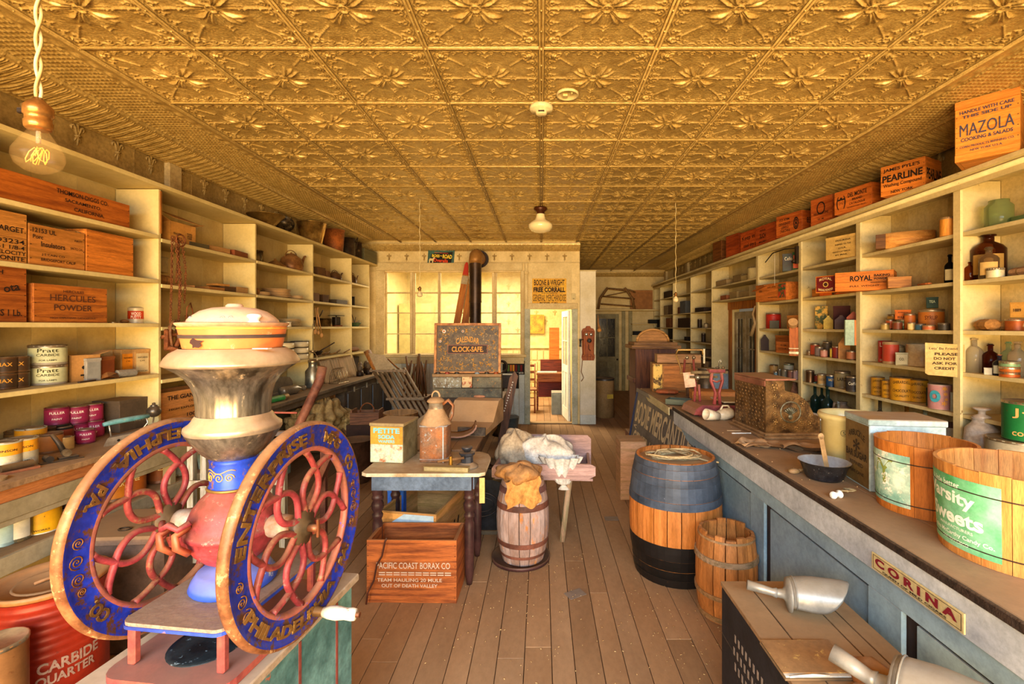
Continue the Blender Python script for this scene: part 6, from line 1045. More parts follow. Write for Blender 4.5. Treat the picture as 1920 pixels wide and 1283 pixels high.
bb = barrel('whisky_barrel', 'big oak barrel with slate-blue painted top and black foot', .94, 3.31, .265, .315, .80, 22, wood('#cc7c38', '#a4561e', 'z', 3, dust=.1, wear=('#8c4a1c', .70)), [(.762, .798, BK, hp), (.705, .760, BK, hp*.8), (.655, .702, BK, hp), (.560, .653, BK, .003), (.51, .558, BK, hp), (.18, .275, BLK, .004), (.11, .178, BLK, .002), (.05, .108, BLK, hp), (.0, .05, BLK, hp+.006)])
# ring frame so upper painted part reads continuous
t = thing('rope_coil', 'loose coil of cream rope lying on the big barrel head', 'rope', (.945, 3.31, .771)); r_ = random.Random(4)
MB().tube([((.13+.04*sin(i*.37))*cos(i*.42)*1.15+.02*sin(i*.13), (.09+.035*cos(i*.29))*sin(i*.42), .008+.011*((i//13) % 4)+.004*sin(i*.9)) for i in range(95)]+[(.2, -.1, .006), (.26, -.12, .004)], .0065, 6).build('rope', mat('#d0b888', '#a88e60', .8, 0, 60, (1, 1, 1), .6, .2), t)
barrel('wooden_keg', 'smaller open topped keg with worn pine staves beside the big barrel', 1.10, 2.80, .152, .174, .50, 16, wood('#c27838', '#945024', 'z', 3, dust=.2), [(.34, .37, wood('#9c7c5c', '#6c5038'), .010), (.14, .165, wood('#a87c50', '#7c5434'), .008), (.01, .04, wood('#a87c50', '#7c5434'), .008), (.462, .474, wood('#a87c50', '#7c5434'), .004)], True, ragged=True)
# foreground black trunk with scoops
tk = thing('packing_trunk', 'black-sided wooden packing trunk with dusty planked top in the foreground', 'trunk', (1.0, 1.37, 0), 0)
TB = mat('#94734f', '#70543a', .75, 0, 5, bump=.2, dust=.8, dcol='#94724c'); TBK = mat('#1f1f24', '#131316', .6, 0, 6, bump=.3, dust=.2, wear=('#8c7c6c', .76))
tq = .615
pts = [(.72, 1.92), (1.215, 1.92), (1.215, .75), (.72, .75)]
for a, b_ in ((.763, .87), (.873, 1.06), (1.063, 1.12), (1.123, 1.195)): MB().box(a-1.0, .75-1.37, tq-.018, b_-1.0-.002, 2.0-1.37, tq).build('top_board', TB, tk)
for z0, z1 in ((.02, .19), (.192, .40), (.402, tq-.02)): MB().box(-.234, -.62, z0, -.220, .625, z1).build('side_board', TBK, tk); MB().box(-.218, .60, z0, .185, .615, z1).build('back_board', TBK, tk)
MB().box(-.237, -.30, .30, -.2345, -.08, .40, c=0).build('hasp_plate', mat('#4a4a50', rough=.4, metal=.5), tk)
dm = MB()
for i in range(30):
    for j in range(7): dm.box(-.2352, -.45+i*.032+(j % 2)*.012, .12+j*.055, -.2343, -.438+i*.032+(j % 2)*.012, .15+j*.055, c=0) if (j not in (3,)) else None
stuff(dm.build('stencil_marks', mat('#8c7c70', dust=0), tk))
def scoop(label, x, y, z, rz, L, R_, rx=0, s=1):
    t = thing('grain_scoop', label, 'scoop', (x, y, z), rz, rx=rx); m = mat('#9c9a92', '#74726c', .4, .4, 6, bump=.1, dust=.6, dcol='#a08c6c')
    n = 20
    def prof(k): return L*(k/10)
    vs = []; fs = []
    for k in range(11):
        q = k/10; x_ = q*L; ang = pi*.98*(1 if q < .45 else max(.04, (1-((q-.45)/.55)**1.7))**.8); rr = R_*(.87+.13*min(1, q*3)); 
        for i in range(n+1): a = pi/2+ang*(i/n-.5)*2*.62; vs.append((x_, rr*cos(a), R_+rr*sin(a)))
    vs = [(a, b, 2*R_-c if 1 else c) for a, b, c in vs]
    fs = [(k*(n+1)+i, k*(n+1)+i+1, (k+1)*(n+1)+i+1, (k+1)*(n+1)+i) for k in range(10) for i in range(n)]
    o = MB().add([(a, b, 2*R_-c) for a, b, c in vs], fs, 0, True).build('scoop_shell', m, t); sm_ = o.modifiers.new('s', 'SOLIDIFY'); sm_.thickness = .0015
    MB().lathe([(R_*.87, 0), (R_*.84, -.007), (R_*.4, -.014), (R_*.25, -.022), (R_*.21, -.045)], 20, 0, T(.0, 0, R_, ry=90)).build('back_cap', m, t)
    MB().tube([(-.045, 0, R_), (-.06, 0, R_*1.02), (-.09, 0, R_*1.1), (-.15, 0, R_*1.25)], [R_*.26, R_*.2, R_*.22, R_*.25], 14).build('handle', m, t)
    MB().tube([(.012, R_*.9*cos(a), R_+R_*.9*sin(a)) for a in [i*pi/10 for i in range(20)] if sin(a) > -.4], .003, 6).build('seam', m, t)
    return t
scoop('dusty steel grain scoop lying mouth down at the back of the trunk', .95, 1.80, tq-.015, -14, .20, .072)
scoop('large steel grain scoop propped in the leather holder at front of trunk', .93, 1.23, tq+.03, -48, .26, .10, s=1.2)
t = thing('old_ledger', 'water-stained open brown book with curled white pages on trunk', 'book', (.86, 1.52, tq), 0); MB().box(-.115, -.085, 0, .12, .085, .006).build('cover', mat('#7c6040'), t); MB().box(-.11, -.08, .0065, .115, .08, .012).build('pages', mat('#e2dccb', dust=.2), t); MB().box(-.114, -.07, .0125, .118, .083, .016).build('stained_page', mat('#9c7244', '#7c5632', .7, 0, 6, dust=.2, wear=('#c9a458', .66)), t)
MB().tube([(-.10, -.083, .012), (-.03, -.088, .022), (.02, -.083, .015)], .006, 6, flat=.5).build('curled_leaves', mat('#eef0ea', dust=0), t)
t = thing('leather_collar', 'brown leather hame pad with blue piping under the front scoop', 'leather', (1.0, 1.30, tq), -40)
LEA = mat('#b07a50', '#8a5a3a', .6, 0, 8, bump=.2, dust=.6); 
MB().add([(-.16, -.05, .002), (.0, -.10, .002), (.15, -.08, .002), (.2, .02, .002), (.08, .12, .002), (-.10, .10, .002), (-.15, -.045, .016), (0, -.092, .03), (.14, -.072, .02), (.19, .02, .016), (.075, .11, .03), (-.095, .092, .022)], [(0, 1, 7, 6), (1, 2, 8, 7), (2, 3, 9, 8), (3, 4, 10, 9), (4, 5, 11, 10), (5, 0, 6, 11), (6, 7, 8, 9, 10, 11)]).build('pad', LEA, t)
MB().tube([(-.08, -.09, .035), (-.02, -.05, .06), (.08, -.04, .065), (.15, -.06, .045)], .008, 6).build('blue_piping', mat('#6c8498', dust=.2), t)
MB().tube([(-.10, .06, .02), (-.12, .03, .09), (-.08, .0, .12), (-.01, -.01, .10), (.01, -.03, .05)], .008, 6, flat=3).build('strap', LEA, t); MB().box(.12, .0, .002, .3, .06, .012).build('red_leather', mat('#8c5444', '#6c3c30'), t)
t = thing('wood_slab', 'splintered plank piece lying at the bottom front of the trunk', 'plank', (.82, 1.12, tq-.05), 20); MB().prism([(-.12, 0), (.14, 0), (.15, .03), (.05, .055), (-.06, .05), (-.12, .03)], .2, 0, T(0, -.12, 0)).build('slab', wood('#b5763a', '#8a5424'), t)
# hand-lettered credit card on the stile
t = thing('paper_sign', "cream notice reading Let's Be Friends Please Do Not Ask For Credit", 'sign', (2.90, 3.38, 1.345), -36); MB().prism([(-.108, .012), (-.09, 0), (.09, -.008), (.112, .004), (.108, .225), (-.108, .235)], .003, 0, T(0, -.002, 0)).build('card', mat('#c9ab6c', '#b39454', .7, 0, 6, dust=0, wear=('#8c6c3c', .74)), t)
lettering(t, [("Lets' Be Friends'", 0, .195, .17, .018), ('PLEASE', .01, .155, .13, .020, {'b': .04}), ('DO NOT', 0, .122, .12, .020, {'b': .04}), ('ASK FOR', 0, .088, .14, .020, {'b': .04}), ('CREDIT', 0, .052, .115, .020, {'b': .04})], flat((0, -.002, 0)), ink('#3a2a18'))
# ---------------------------------------------------------------- middle of the shop
tb = thing('turned_leg_table', 'small table with worn white top, slate-blue apron and turned legs', 'table', (-.765, 3.29, 0), 0)
MB().prism([(-.40, -.26), (.30, -.26), (.37, -.20), (.40, -.10), (.40, .24), (.36, .27), (-.36, .27), (-.40, .24)], .022, 0, T(0, 0, .731, rx=90)).build('tabletop', mat('#d9cfb4', '#a08a64', .6, 0, 5, dust=.8, wear=('#8c6c44', .70)), tb)
SB = mat('#6c7f96', '#46566a', .5, 0, 6, bump=.2, dust=.2, wear=('#a9a498', .75)); DRK = mat('#4c2f2c', '#2c1c1c', .4, 0, 7, dust=.3)
for b in ((-.34, -.235, .63, .31, -.21, .727), (-.34, .21, .63, .31, .235, .727), (-.345, -.21, .63, -.32, .21, .727), (.30, -.21, .63, .325, .21, .727)): MB().box(*b).build('apron', SB, tb)
lp = [(0, 0), (.018, 0), (.022, .03), (.03, .08), (.033, .40), (.026, .43), (.034, .445), (.036, .46), (.026, .475), (.038, .50), (.040, .53), (.028, .555), (.038, .565), (.036, .58), (.03, .59), (.034, .60), (.034, .728)]
for x in (-.315, .29):
    for y in (-.19, .19): MB().lathe(lp, 18).build('leg', DRK, tb, (x, y, 0))
TT = .753
PT = mat('#c9b88c', '#a89a6c', .5, .2, 7, dust=.6, wear=('#7c6a44', .7))
t = thing('biscuit_tin', 'tall square tin with a peeling Petite Soda Wafers label', 'tin', (-1.055, 3.38, TT), -7); MB().box(-.12, -.13, 0, .12, .13, .262, c=.003).build('body', mat('#9c9270', '#6c6244', .5, .2, 6, dust=.3), t); MB().box(-.125, -.135, .255, .125, .135, .276, c=.003).build('lid', mat('#a89468', dust=1), t)
MB().box(-.117, -.1315, .13, .117, -.1303, .252, c=0).build('orange_label', mat('#e0a03c', '#c9822c', .5, 0, 8, dust=0, wear=('#bcd0bc', .70)), t); MB().box(-.117, -.1315, .006, .117, -.1303, .129, c=0).build('picture_label', mat('#b9d3c0', '#b5642c', .5, 0, 14, con=(.36, .5), dust=0, wear=('#e3d7a8', .60)), t)
lettering(t, [('PETITE', 0, .224, .19, .036, {'b': .03}), ('SODA', 0, .182, .12, .028, {'b': .04}), ('WAFERS', 0, .150, .12, .02, {'b': .03})], flat((0, -.1318, 0)), ink('#6cc0cc'))
t = thing('oil_can', 'rusty square-bodied oil can with sloped shoulders and ring lid', 'oil can', (-.755, 3.36, TT), 0); RC = mat('#a8683c', '#7c6a58', .55, .3, 8, bump=.3, dust=.4, wear=('#a9b4b8', .66))
SD = mat('#c9a880', '#a8845c', .7, dust=.6)
sq = lambda a, z: 1/max(abs(cos(a)), abs(sin(a)))**.72
MB().lathe([(0, 0), (.098, 0), (.10, .006), (.10, .25)], 40, rfn=sq).build('body', RC, t); MB().tube([(.1*sq(a, 0)*cos(a), .1*sq(a, 0)*sin(a), .25) for a in [i*pi/20 for i in range(40)]], .005, 6, closed=True).tube([(.1*sq(a, 0)*cos(a), .1*sq(a, 0)*sin(a), .02) for a in [i*pi/20 for i in range(40)]], .005, 6, closed=True).build('bead', mat('#a9b4b8', '#8c5c3c'), t)
MB().lathe([(.112, .25), (.09, .29), (.052, .36)], 30).build('shoulder', SD, t); MB().lathe([(.052, .36), (.05, .40), (.055, .404)], 26).build('neck', mat('#b5b09c', '#8c6c4c', .4, .4), t); MB().lathe([(.055, .404), (.062, .41), (.06, .42), (.045, .432), (.03, .44), (0, .442)], 26).build('lid', SD, t)
MB().tube([(.028*cos(a), 0, .442+.042*sin(a)) for a in [i*pi/9 for i in range(10)]], .005, 8, flat=1.6).build('ring', SD, t); MB().tube([(.05, 0, .39), (.09, .0, .42), (.125, 0, .38), (.12, 0, .31), (.10, 0, .27)], .008, 8, flat=1.8).build('handle', RC, t); MB().box(.07, -.108, 0, .078, -.098, .25).build('seam', mat('#c3ccd0', dust=0), t)
t = thing('tobacco_cutter', 'black cast pedestal device with brass weight and long lever', 'device', (-.50, 3.16, TT), 0); BI = mat('#3a3e48', '#22252c', .4, .4, 8, dust=.4)
MB().lathe([(0, 0), (.075, 0), (.075, .012), (.045, .03), (.042, .035)], 24).build('base', mat('#7c7468', dust=.9), t); MB().lathe([(.042, .03), (.040, .075), (.052, .085), (.054, .10), (.03, .105), (0, .105)], 8, sm=False).build('column', BI, t); MB().lathe([(0, .105), (.02, .105), (.035, .125), (.038, .135), (.032, .14), (0, .14)], 24).build('cap', BI, t)
MB().box(-.18, -.05, .068, .0, -.042, .084, M=T(0, 0, 0, ry=-8)).build('lever', mat('#7a5a3c', '#3c2c20', .4, .5), t); MB().cyl(.013, .02, .085, 14, 0, T(-.10, -.047, .0)).build('brass_weight', mat('#b88c3c', '#8c6424', .35, .7, dust=.2), t)
t = thing('old_book', 'long dusty greenish book lying on the front edge of table', 'book', (-.62, 3.075, TT), -6); MB().box(-.15, -.022, 0, .15, .03, .004).box(-.15, -.022, .026, .15, .03, .030).build('cover', mat('#a89c64', dust=.7), t); MB().box(-.147, -.02, .004, .147, .028, .026).build('pages', mat('#b9a878'), t)
# crates below
t = crate('reddish orange open crate lettered Pacific Coast Borax, front of the small table', -.795, 3.02, 0, .555, .27, .385, -1, '#b0582a', '#6c2e14', nb=2, top=False, tcol='#c9b09a', th=.016,
    txt=[('PACIFIC COAST BORAX CO', .02, .60, .82, .10), ('==========', .04, .47, .8, .05), ('TEAM HAULING 20 MULE', -.02, .37, .72, .055), ('OUT OF DEATH VALLEY', -.02, .28, .62, .055)])
t = thing('twisted_wire', 'rusty twisted wire hanging over the front of the borax crate', 'wire', (-.98, 2.872, .0), 0); MB().tube([(.04, -.012, .41), (.03, -.014, .39), (.01, -.012, .30), (-.02, -.014, .25), (-.04, -.012, .15), (-.075, -.014, .08), (-.085, -.016, .01)], .006, 6).build('wire', mat('#5c2e1c', '#3c1c10'), t)
t = crate('open wooden crate with torn pale blue paper front under the table', -.865, 3.50, 0, .42, .60, .43, -10, '#c08a50', '#9c6a38', nb=1, top=False, panel=(-.46, .03, .46, .97, '#b9d4e4'), etxt=[('//', .1, .4, .3, .4)])
MB().add([(-.20, 0, .43), (-.02, 0, .425), (-.12, 0, .36), (-.19, 0, .33), (-.205, 0, .38)], [(0, 4, 3, 2, 1)]).build('torn_patch', mat('#d99a50', dust=0), t, (0, -.3035, -.008))
cbox('bright blue box with white letters MIN between the table legs', -1.10, 3.62, .0, .12, .16, .50, 0, '#2a63c4', txt=[('MIN', .1, .78, .5, .07)], tcol='#f0f0f0')
t = thing('cast_stove_top', 'dark rounded cast-iron trunk with embossed oval, behind the small table', 'trunk', (-.50, 4.0, 0), 0); NB = mat('#252c38', '#151820', .4, .4, 6, bump=.2, dust=.3)
MB().prism([(-.26, 0), (.26, 0), (.27, .30), (.22, .38), (.10, .42), (-.10, .42), (-.22, .38), (-.27, .30)], .3, 0, T(0, -.15, .02)).build('body', NB, t); MB().tube([(.15*cos(a), -.155, .24+.10*sin(a)) for a in [i*pi/12 for i in range(24)]], .007, 6, closed=True).tube([(.11*cos(a), -.155, .24+.06*sin(a)) for a in [i*pi/12 for i in range(24)]], .005, 6, closed=True).build('embossed_oval', NB, t); MB().box(-.29, -.17, 0, .29, .17, .03).build('base', mat('#4c4840', dust=.5), t)
cbox('dusty dark board box beside the cast-iron trunk with plates on top', -.32, 4.35, 0, .5, .3, .44, 0, '#4a3a2c'); vessel('round_plate', 'dark round plate on the board box behind the sacks', 'plate', -.36, 4.28, .445, [(0, 0), (.10, 0), (.13, .02), (.10, .012), (0, .01)], mat('#4c2420', dust=.1))
t = thing('price_tag', 'yellowed paper tag hanging at the right side of table', 'tag', (-.395, 3.13, .52), 6); MB().box(-.018, 0, 0, .018, .003, .17).build('tag', mat('#d6b468', dust=0), t)
# long table with display cabinet
lt = thing('long_table', 'long dusty brown trestle table behind the small table', 'table', (-.87, 5.3, 0), 0)
for i in range(4): MB().box(-.38+i*.1875, -1.72, .735, -.38+(i+1)*.1875-.002, 1.5, .76, c=.003).build('top_board', mat('#9c7654', '#7c5a40', .6, dust=.8), lt)
MB().box(.345, -1.70, .64, .365, 1.5, .734).box(-.36, -1.70, .64, -.34, 1.5, .734).box(-.34, -1.70, .64, .345, -1.68, .734).build('apron', wood('#5c3824', '#3c2418', 'y'), lt)
for x in (-.33, .33):
    for y in (-1.62, 1.4): MB().box(x-.035, y-.035, 0, x+.035, y+.035, .70).build('leg', wood('#5c3824', '#3c2418', 'z'), lt)
dc = thing('display_cabinet', 'tall ornate black and gold calendar clock-safe display cabinet on the long table', 'cabinet', (-.885, 5.62, .76), 0)
GT = mat('#c98c4c', '#8c5428', .5, .2, 14, bump=.4, dust=.3); SL = mat('#7a7258', '#544c3a', .5, .2, 10, bump=.2, dust=.2, wear=('#b07a3c', .66))
MB().box(-.40, .02, 0, .40, .26, .38).box(-.38, .08, .38, .38, .22, .94).build('carcase', mat('#4c3a28'), dc)
MB().box(-.41, -.02, .09, .41, .0, .20).build('lower_panel', SL, dc); MB().box(-.41, -.03, .205, -.065, -.01, .335, c=.004).build('drawer', mat('#8c8a78', '#5c4a34', .4, .3, 12, wear=('#b5c4cc', .62)), dc); MB().box(.065, -.03, .205, .41, -.01, .335, c=.004).build('drawer', SL, dc); MB().box(-.06, -.035, .21, .06, -.012, .345, c=.004).build('picture_plate', mat('#e0c088', '#b0421c', .5, 0, 18, con=(.4, .5), dust=0), dc); MB().box(-.41, -.06, .34, .41, .02, .375, c=.004).build('ledge', mat('#b08a5c', dust=.9), dc)
for i, x in enumerate((-.345, -.235, -.12, .12, .235, .345)): MB().cyl(.028, .375, .39, 16, 0, T(x, -.03, 0)).cyl(.02, .39, .395, 16, 0, T(x, -.03, 0)).build('round_button', mat(('#3a342c', '#a83c2c', '#3a342c', '#8c9ca8', '#3a342c', '#b5501c')[i], rough=.4, dust=.5), dc)
up = thing('x', '', '', (0, 0, 0)); bpy.data.objects.remove(up)
M_ = T(0, .0, .38, rx=-4)
MB().box(-.37, 0, 0, .37, .02, .58, M=M_).build('sign_panel', mat('#5c4a30', '#382c1c', .45, .2, 14, bump=.3, dust=.1, wear=('#9c7c48', .64)), dc)
b = MB(); [b.box(*q, M=M_) for q in ((-.40, -.012, 0, -.37, .02, .60), (.37, -.012, 0, .40, .02, .60), (-.37, -.012, .57, .37, .02, .60), (-.37, -.012, 0, .37, .0, .02))]; b.build('gilt_border', GT, dc)
b = MB(); r_ = random.Random(5)
for i in range(165):
    x, z = r_.uniform(-.34, .34), r_.uniform(.03, .55)
    if abs(x) < .23 and .18 < z < .46: continue
    a = r_.uniform(0, pi); L = r_.uniform(.015, .032)
    for k in (0, 2.1, 4.2): b.tube([(x, -.003, z), (x+L*cos(a+k), -.003, z+L*sin(a+k))], [.006, .002], 4, 0, M_, flat=.5)
stuff(b.build('gilt_sprigs', mat('#e0a850', '#c08838', .4, .2, dust=0), dc))
for x, z, s in ((-.285, .50, .024), (-.06, .50, .017), (-.33, .38, .016)): MB().ball(s, (x, -.004, z), 10, sy=.25, M=M_).build('flower', mat('#e8e0d0', dust=0), dc); MB().ball(s*.5, (x, -.008, z), 8, sy=.4, M=M_).build('flower_centre', ink('#b8602c'), dc)
gl = ink('#c88f44'); fm = lambda u, v: tuple(M_ @ Vector((u, -.0035, v)))
lettering(dc, [('CALENDAR', 0, .375, .28, .07, {'arc': .03, 'b': .02}), ('CLOCK-SAFE.', 0, .285, .38, .065, {'b': .03})], fm, gl)
b = MB(); b.box(-.23, -.002, .24, .23, -.0012, .33, M=M_, c=0); b.build('name_band', mat('#3c2c24', dust=0), dc)
b = MB(); [b.box(*q, M=M_, c=0) for q in ((-.24, -.006, .235, .24, -.001, .24), (-.24, -.006, .33, .24, -.001, .335), (-.24, -.006, .24, -.235, -.001, .33), (.235, -.006, .24, .24, -.001, .33))]; b.build('name_frame', mat('#a8604c', dust=0), dc)
# curved lid and items before it
t = thing('curved_lid', 'dusty S-curved wooden desk lid with carved dark end on long table', 'desk lid', (-.64, 4.45, .761), -8)
MB().prism([(-.42, 0), (.30, 0), (.30, .20), (.22, .23), (.10, .22), (.0, .15), (-.12, .06), (-.30, .045), (-.42, .04)], .44, 0, T(.22, 0, 0, rz=90) @ T(0, 0, 0)).build('lid', mat('#b0906a', '#94744f', .6, dust=1, dcol='#b3926c'), t); MB().box(-.02, -.425, .003, .225, -.41, .075).build('carved_end', mat('#5c5044', '#2c2420', .5, 0, 22, bump=.8, dust=.2), t); MB().ball(.028, (.0, .2, .245), 12, sx=2.2, sy=.6, sz=.5).build('leather_scrap', mat('#b07a5c'), t)
t = thing('saddle_tree', 'dusty curved pinkish leather scoop shape before the desk lid', 'leather', (-.70, 3.92, .761), 10); MB().add([(.16*cos(a)+0, y, .015+.10*(1-sin(a))+.02*abs(y)*6) for y in (-.10, -.03, .04, .10) for a in [i*pi/10 for i in range(11)]], [(j*11+i, j*11+i+1, (j+1)*11+i+1, (j+1)*11+i) for j in range(3) for i in range(10)], 0, True).build('curve', mat('#a07c70', '#7c5c50', .6, dust=.8), t).modifiers.new('s', 'SOLIDIFY').thickness = .012
t = thing('sugar_tongs', 'coil of dark wire and hooks beside the oil can', 'wire', (-.86, 4.0, .761), 0); MB().tube([(.07*cos(i*.7), .05*sin(i*.7), .02+.004*i) for i in range(40)], .006, 6).build('wire', IRON, t)
t = vessel('wooden_tub', 'round brown wooden measure tub standing behind the biscuit tin', 'tub', -1.42, 4.75, 0, pot(.15, .17, .83, .008, .004), wood('#9c6840', '#6c4428', 'z')); 
# wooden stand against the window, tools and handles
t = thing('slatted_rack', 'weathered wooden slatted rack leaning near the window bench', 'rack', (-2.05, 6.05, .0), 0); WZ = wood('#94775a', '#6c5540', 'z', dust=.6)
def rail_(a, b, r, m=WZ, fl=1.6, nm='slat'): MB().tube([a, b], r, 4, flat=fl).build(nm, m, t)
A_, B_ = Vector((-.25, .45, 1.10)), Vector((.42, -.15, .38))
for i in range(7): o_ = Vector((.06*i-.03, .04*i, .0)); rail_(tuple(A_+o_*1), tuple(B_+o_*.9), .017)
for q in (.02, .5): 
    c = A_.lerp(B_, q); MB().box(-.08, -.02, -.015, .42, .02, .015, M=Matrix.Translation(c)).build('cross_bar', WZ, t)
MB().tube([(-.38, .5, 1.36), (-.22, .45, 1.08)], .022, 4, flat=2.4).build('post', wood('#b5652c', '#7c4418', 'z'), t); MB().tube([tuple(B_+Vector((.1, 0, 0))), (.55, -.2, 0)], .016, 4).tube([tuple(B_), (.3, -.1, 0)], .016, 4).build('leg', WZ, t)
MB().add([(-.34, .44, 1.33), (-.12, .40, 1.30), (.06, .34, 1.12), (-.22, .40, 1.10), (-.34, .46, 1.33), (-.12, .42, 1.30), (.06, .36, 1.12), (-.22, .42, 1.10)], [(0, 3, 2, 1), (4, 5, 6, 7), (0, 1, 5, 4), (1, 2, 6, 5), (2, 3, 7, 6), (3, 0, 4, 7)]).build('board', mat('#b8a078', dust=.6), t)
hb = cbox('rough brown box holding the bundle of old tool handles', -1.95, 7.3, 0, .42, .34, .62, 0, '#5a3c28', open_=False)
for i in range(11):
    a = RN.uniform(-.16, .16); l = RN.uniform(-.1, .12)
    t = thing('wooden_pole', f'dark wooden tool handle of the bundle, {["first","second","third","fourth","fifth","sixth","seventh","eighth","ninth","tenth","eleventh"][i]} from the left', 'tool handle', (-2.12+i*.034, 7.2+.06*(i % 3), .62), 0, 'bundle of tool handles by the window'); MB().tube([(0, 0, 0), (l*.4, .02, .32), (l, .04, RN.uniform(.48, .66))], [.016, .02, .014], 7).build('handle', wood('#7c4624', '#4c2814', 'z'), t)
t = thing('broom_pole', 'long orange-brown pole leaning diagonally below the window', 'pole', (-2.55, 7.8, 1.16), 0); MB().tube([(0, 0, 0), (.45, -.1, -.38), (.75, -.15, -.75)], .014, 8).build('pole', wood('#a8622c', '#7c4018', 'z'), t)
t = thing('tool_tote', 'reddish wooden tool box with hoop handle by the bench cabinet', 'toolbox', (-2.13, 5.75, .52), 4); TW = wood('#8c5238', '#5c3424', 'x'); 
MB().box(-.17, -.12, 0, .17, -.10, .14).build('front_board', TW, t); MB().box(-.17, .10, 0, .17, .12, .14).build('back_board', TW, t); MB().box(-.17, -.10, 0, -.15, .10, .17).box(.15, -.10, 0, .17, .10, .17).build('end_board', TW, t); MB().box(-.15, -.10, 0, .15, .10, .015).build('bottom', TW, t); MB().tube([(.085*cos(a), 0, .13+.11*sin(a)) for a in [i*pi/10 for i in range(11)]], .008, 6).build('hoop_handle', RUST, t)
cbox('dark low box under the tool box with hoop handle', -2.12, 5.75, 0, .42, .3, .519, 4, '#3a2418'); cbox('low red wooden box behind the iron bucket', -1.85, 5.55, 0, .5, .3, .36, 0, '#7c2a1c')
# wall items at the back
t = thing('tin_advert', 'small green and black overalls advert lettered Boss of the Road', 'sign', (-1.74, YB-.022, 2.895), 0, ry=4); MB().box(-.228, -.004, -.145, .228, .001, .145, c=0).build('board', mat('#3c6a54', '#2a4a3c', .4, dust=0), t); MB().add([(-.19, -.0055, -.12), (.18, -.0055, -.13), (.20, -.0055, .11), (-.17, -.0055, .05)], [(0, 1, 2, 3)]).build('black_field', ink('#1c1a14'), t)
lettering(t, [('BOSS', -.09, .02, .13, .05, {'b': .03}), ('ROAD', .11, .02, .16, .07, {'b': .03}), ('OF THE', .0, .025, .04, .02)], flat((0, -.006, 0)), ink('#e8c83c')); lettering(t, [('Overalls', .0, -.055, .25, .06, {'b': .03}), ('TEST THEM BESIDE', .0, .075, .24, .015)], flat((0, -.006, 0)), ink('#d8441c')); lettering(t, [('WORKMEN TAKE HOLD', -.06, .125, .26, .012)], flat((0, -.0045, 0)), ink('#e8e0c0')); MB().prism([(-.20, -.11), (-.185, -.11), (-.18, -.07), (-.15, -.07), (-.145, -.11), (-.13, -.11), (-.125, -.05), (-.10, -.02), (-.12, -.0), (-.14, -.03), (-.19, -.03), (-.205, -.06)], .001, 0, T(0, -.0075, 0)).build('bulldog_print', ink('#d9c48c'), t)
t = thing('wall_poster', 'yellow poster lettered Boone & Wright Free Corrall General Merchandise', 'poster', (.139, YB-.006, 2.295), 0); MB().box(-.297, -.001, -.222, .297, .003, .235, c=0).build('sheet', mat('#e3ac24', '#d0941c', .6, dust=0), t)
lettering(t, [('BOONE & WRIGHT', 0, .165, .53, .10, {'b': .02}), ('PROPRIETORS', 0, .098, .33, .022, {'b': .02}), ('FREE CORRALL', 0, .04, .55, .085, {'b': .05}), ('AND DEALERS IN', 0, -.018, .28, .018, {'b': .02}), ('GENERAL MERCHANDISE', 0, -.10, .57, .115, {'b': -.0}), ('BODIE, CAL.', 0, -.192, .33, .035, {'b': .04})], flat((0, -.0012, 0)), ink('#2a2018'))
t = thing('light_switch', 'small cream switch plate on the wall right of the yellow poster', 'switch', (.56, YB-.004, 2.16), 0); MB().box(-.035, -.012, 0, .035, 0, .11, c=.008).build('plate', CREAM, t); MB().tube([(-.015, -.013, .025), (0, -.013, .018), (.015, -.013, .025)], .004, 6).build('lever', IRON, t)
t = thing('wall_telephone', 'oak wall telephone with two bells, mouthpiece and side receiver', 'telephone', (.81, 8.12, 1.11), 0); TWD = wood('#a8501c', '#742c0c', 'z', dust=.1)
MB().prism([(-.10, 0), (.10, 0), (.115, .05), (.10, .12), (.115, .50), (.09, .55), (.05, .56), (.03, .595), (-.03, .595), (-.05, .56), (-.09, .55), (-.115, .50), (-.10, .12), (-.115, .05)], .02, 0, T(0, .003, 0)).build('back_board', TWD, t); MB().box(-.085, -.09, .10, .085, .003, .50, c=.006).build('case', TWD, t); MB().box(-.10, -.10, .08, .10, .003, .105).build('shelf', TWD, t)
for x in (-.04, .04): MB().ball(.03, (x, -.10, .45), 12, sy=.5).build('bell', tin('#d8d0bc', '#8c8470', .2), t)
MB().lathe([(.012, 0), (.014, .06), (.035, .10), (.038, .105), (.0, .08)], 16, 0, T(0, -.09, .33, rx=80)).build('mouthpiece', mat('#1c1814', rough=.3), t); MB().tube([(-.09, -.04, .36), (-.13, -.04, .36)], .008, 6).lathe([(.02, 0), (.014, .03), (.015, .10), (.028, .13), (.0, .13)], 12, 0, T(-.14, -.05, .24)).build('receiver', mat('#1c1814', rough=.3), t); MB().tube([(.0, -.095, .28), (0, -.10, .20), (.03, -.10, .17)], .006, 6).build('hook', IRON, t); MB().tube([(-.10, 0, .0), (-.12, -.01, -.2), (-.08, -.01, -.3), (-.12, -.01, -.36)], .006, 6).build('cord', ink('#7a5a3c'), t)
t = thing('cardboard_drum', 'tall tan fibre drum with a black rim standing in the back passage', 'drum', (1.19, 8.85, 0), 0); MB().lathe([(0, 0), (.18, 0), (.18, .71)], 30).build('body', mat('#b08c5c', '#94713f', .6, 0, 3, dust=0), t); MB().lathe([(.184, .69), (.184, .73), (.17, .735), (.165, .72), (0, .72)], 30).build('lid_band', mat('#2c2a28', '#4c4844', .4, .5), t); MB().box(-.02, -.183, .36, .10, -.179, .44, c=0, M=T(rz=14)).build('label', mat('#c9a83c', dust=0), t)
vessel('blue_drum', 'dark blue steel drum behind the tan fibre drum', 'drum', 1.05, 9.15, 0, [(0, 0), (.17, 0), (.17, .70), (.16, .70), (.16, .68), (0, .68)], mat('#24303c', dust=.2))
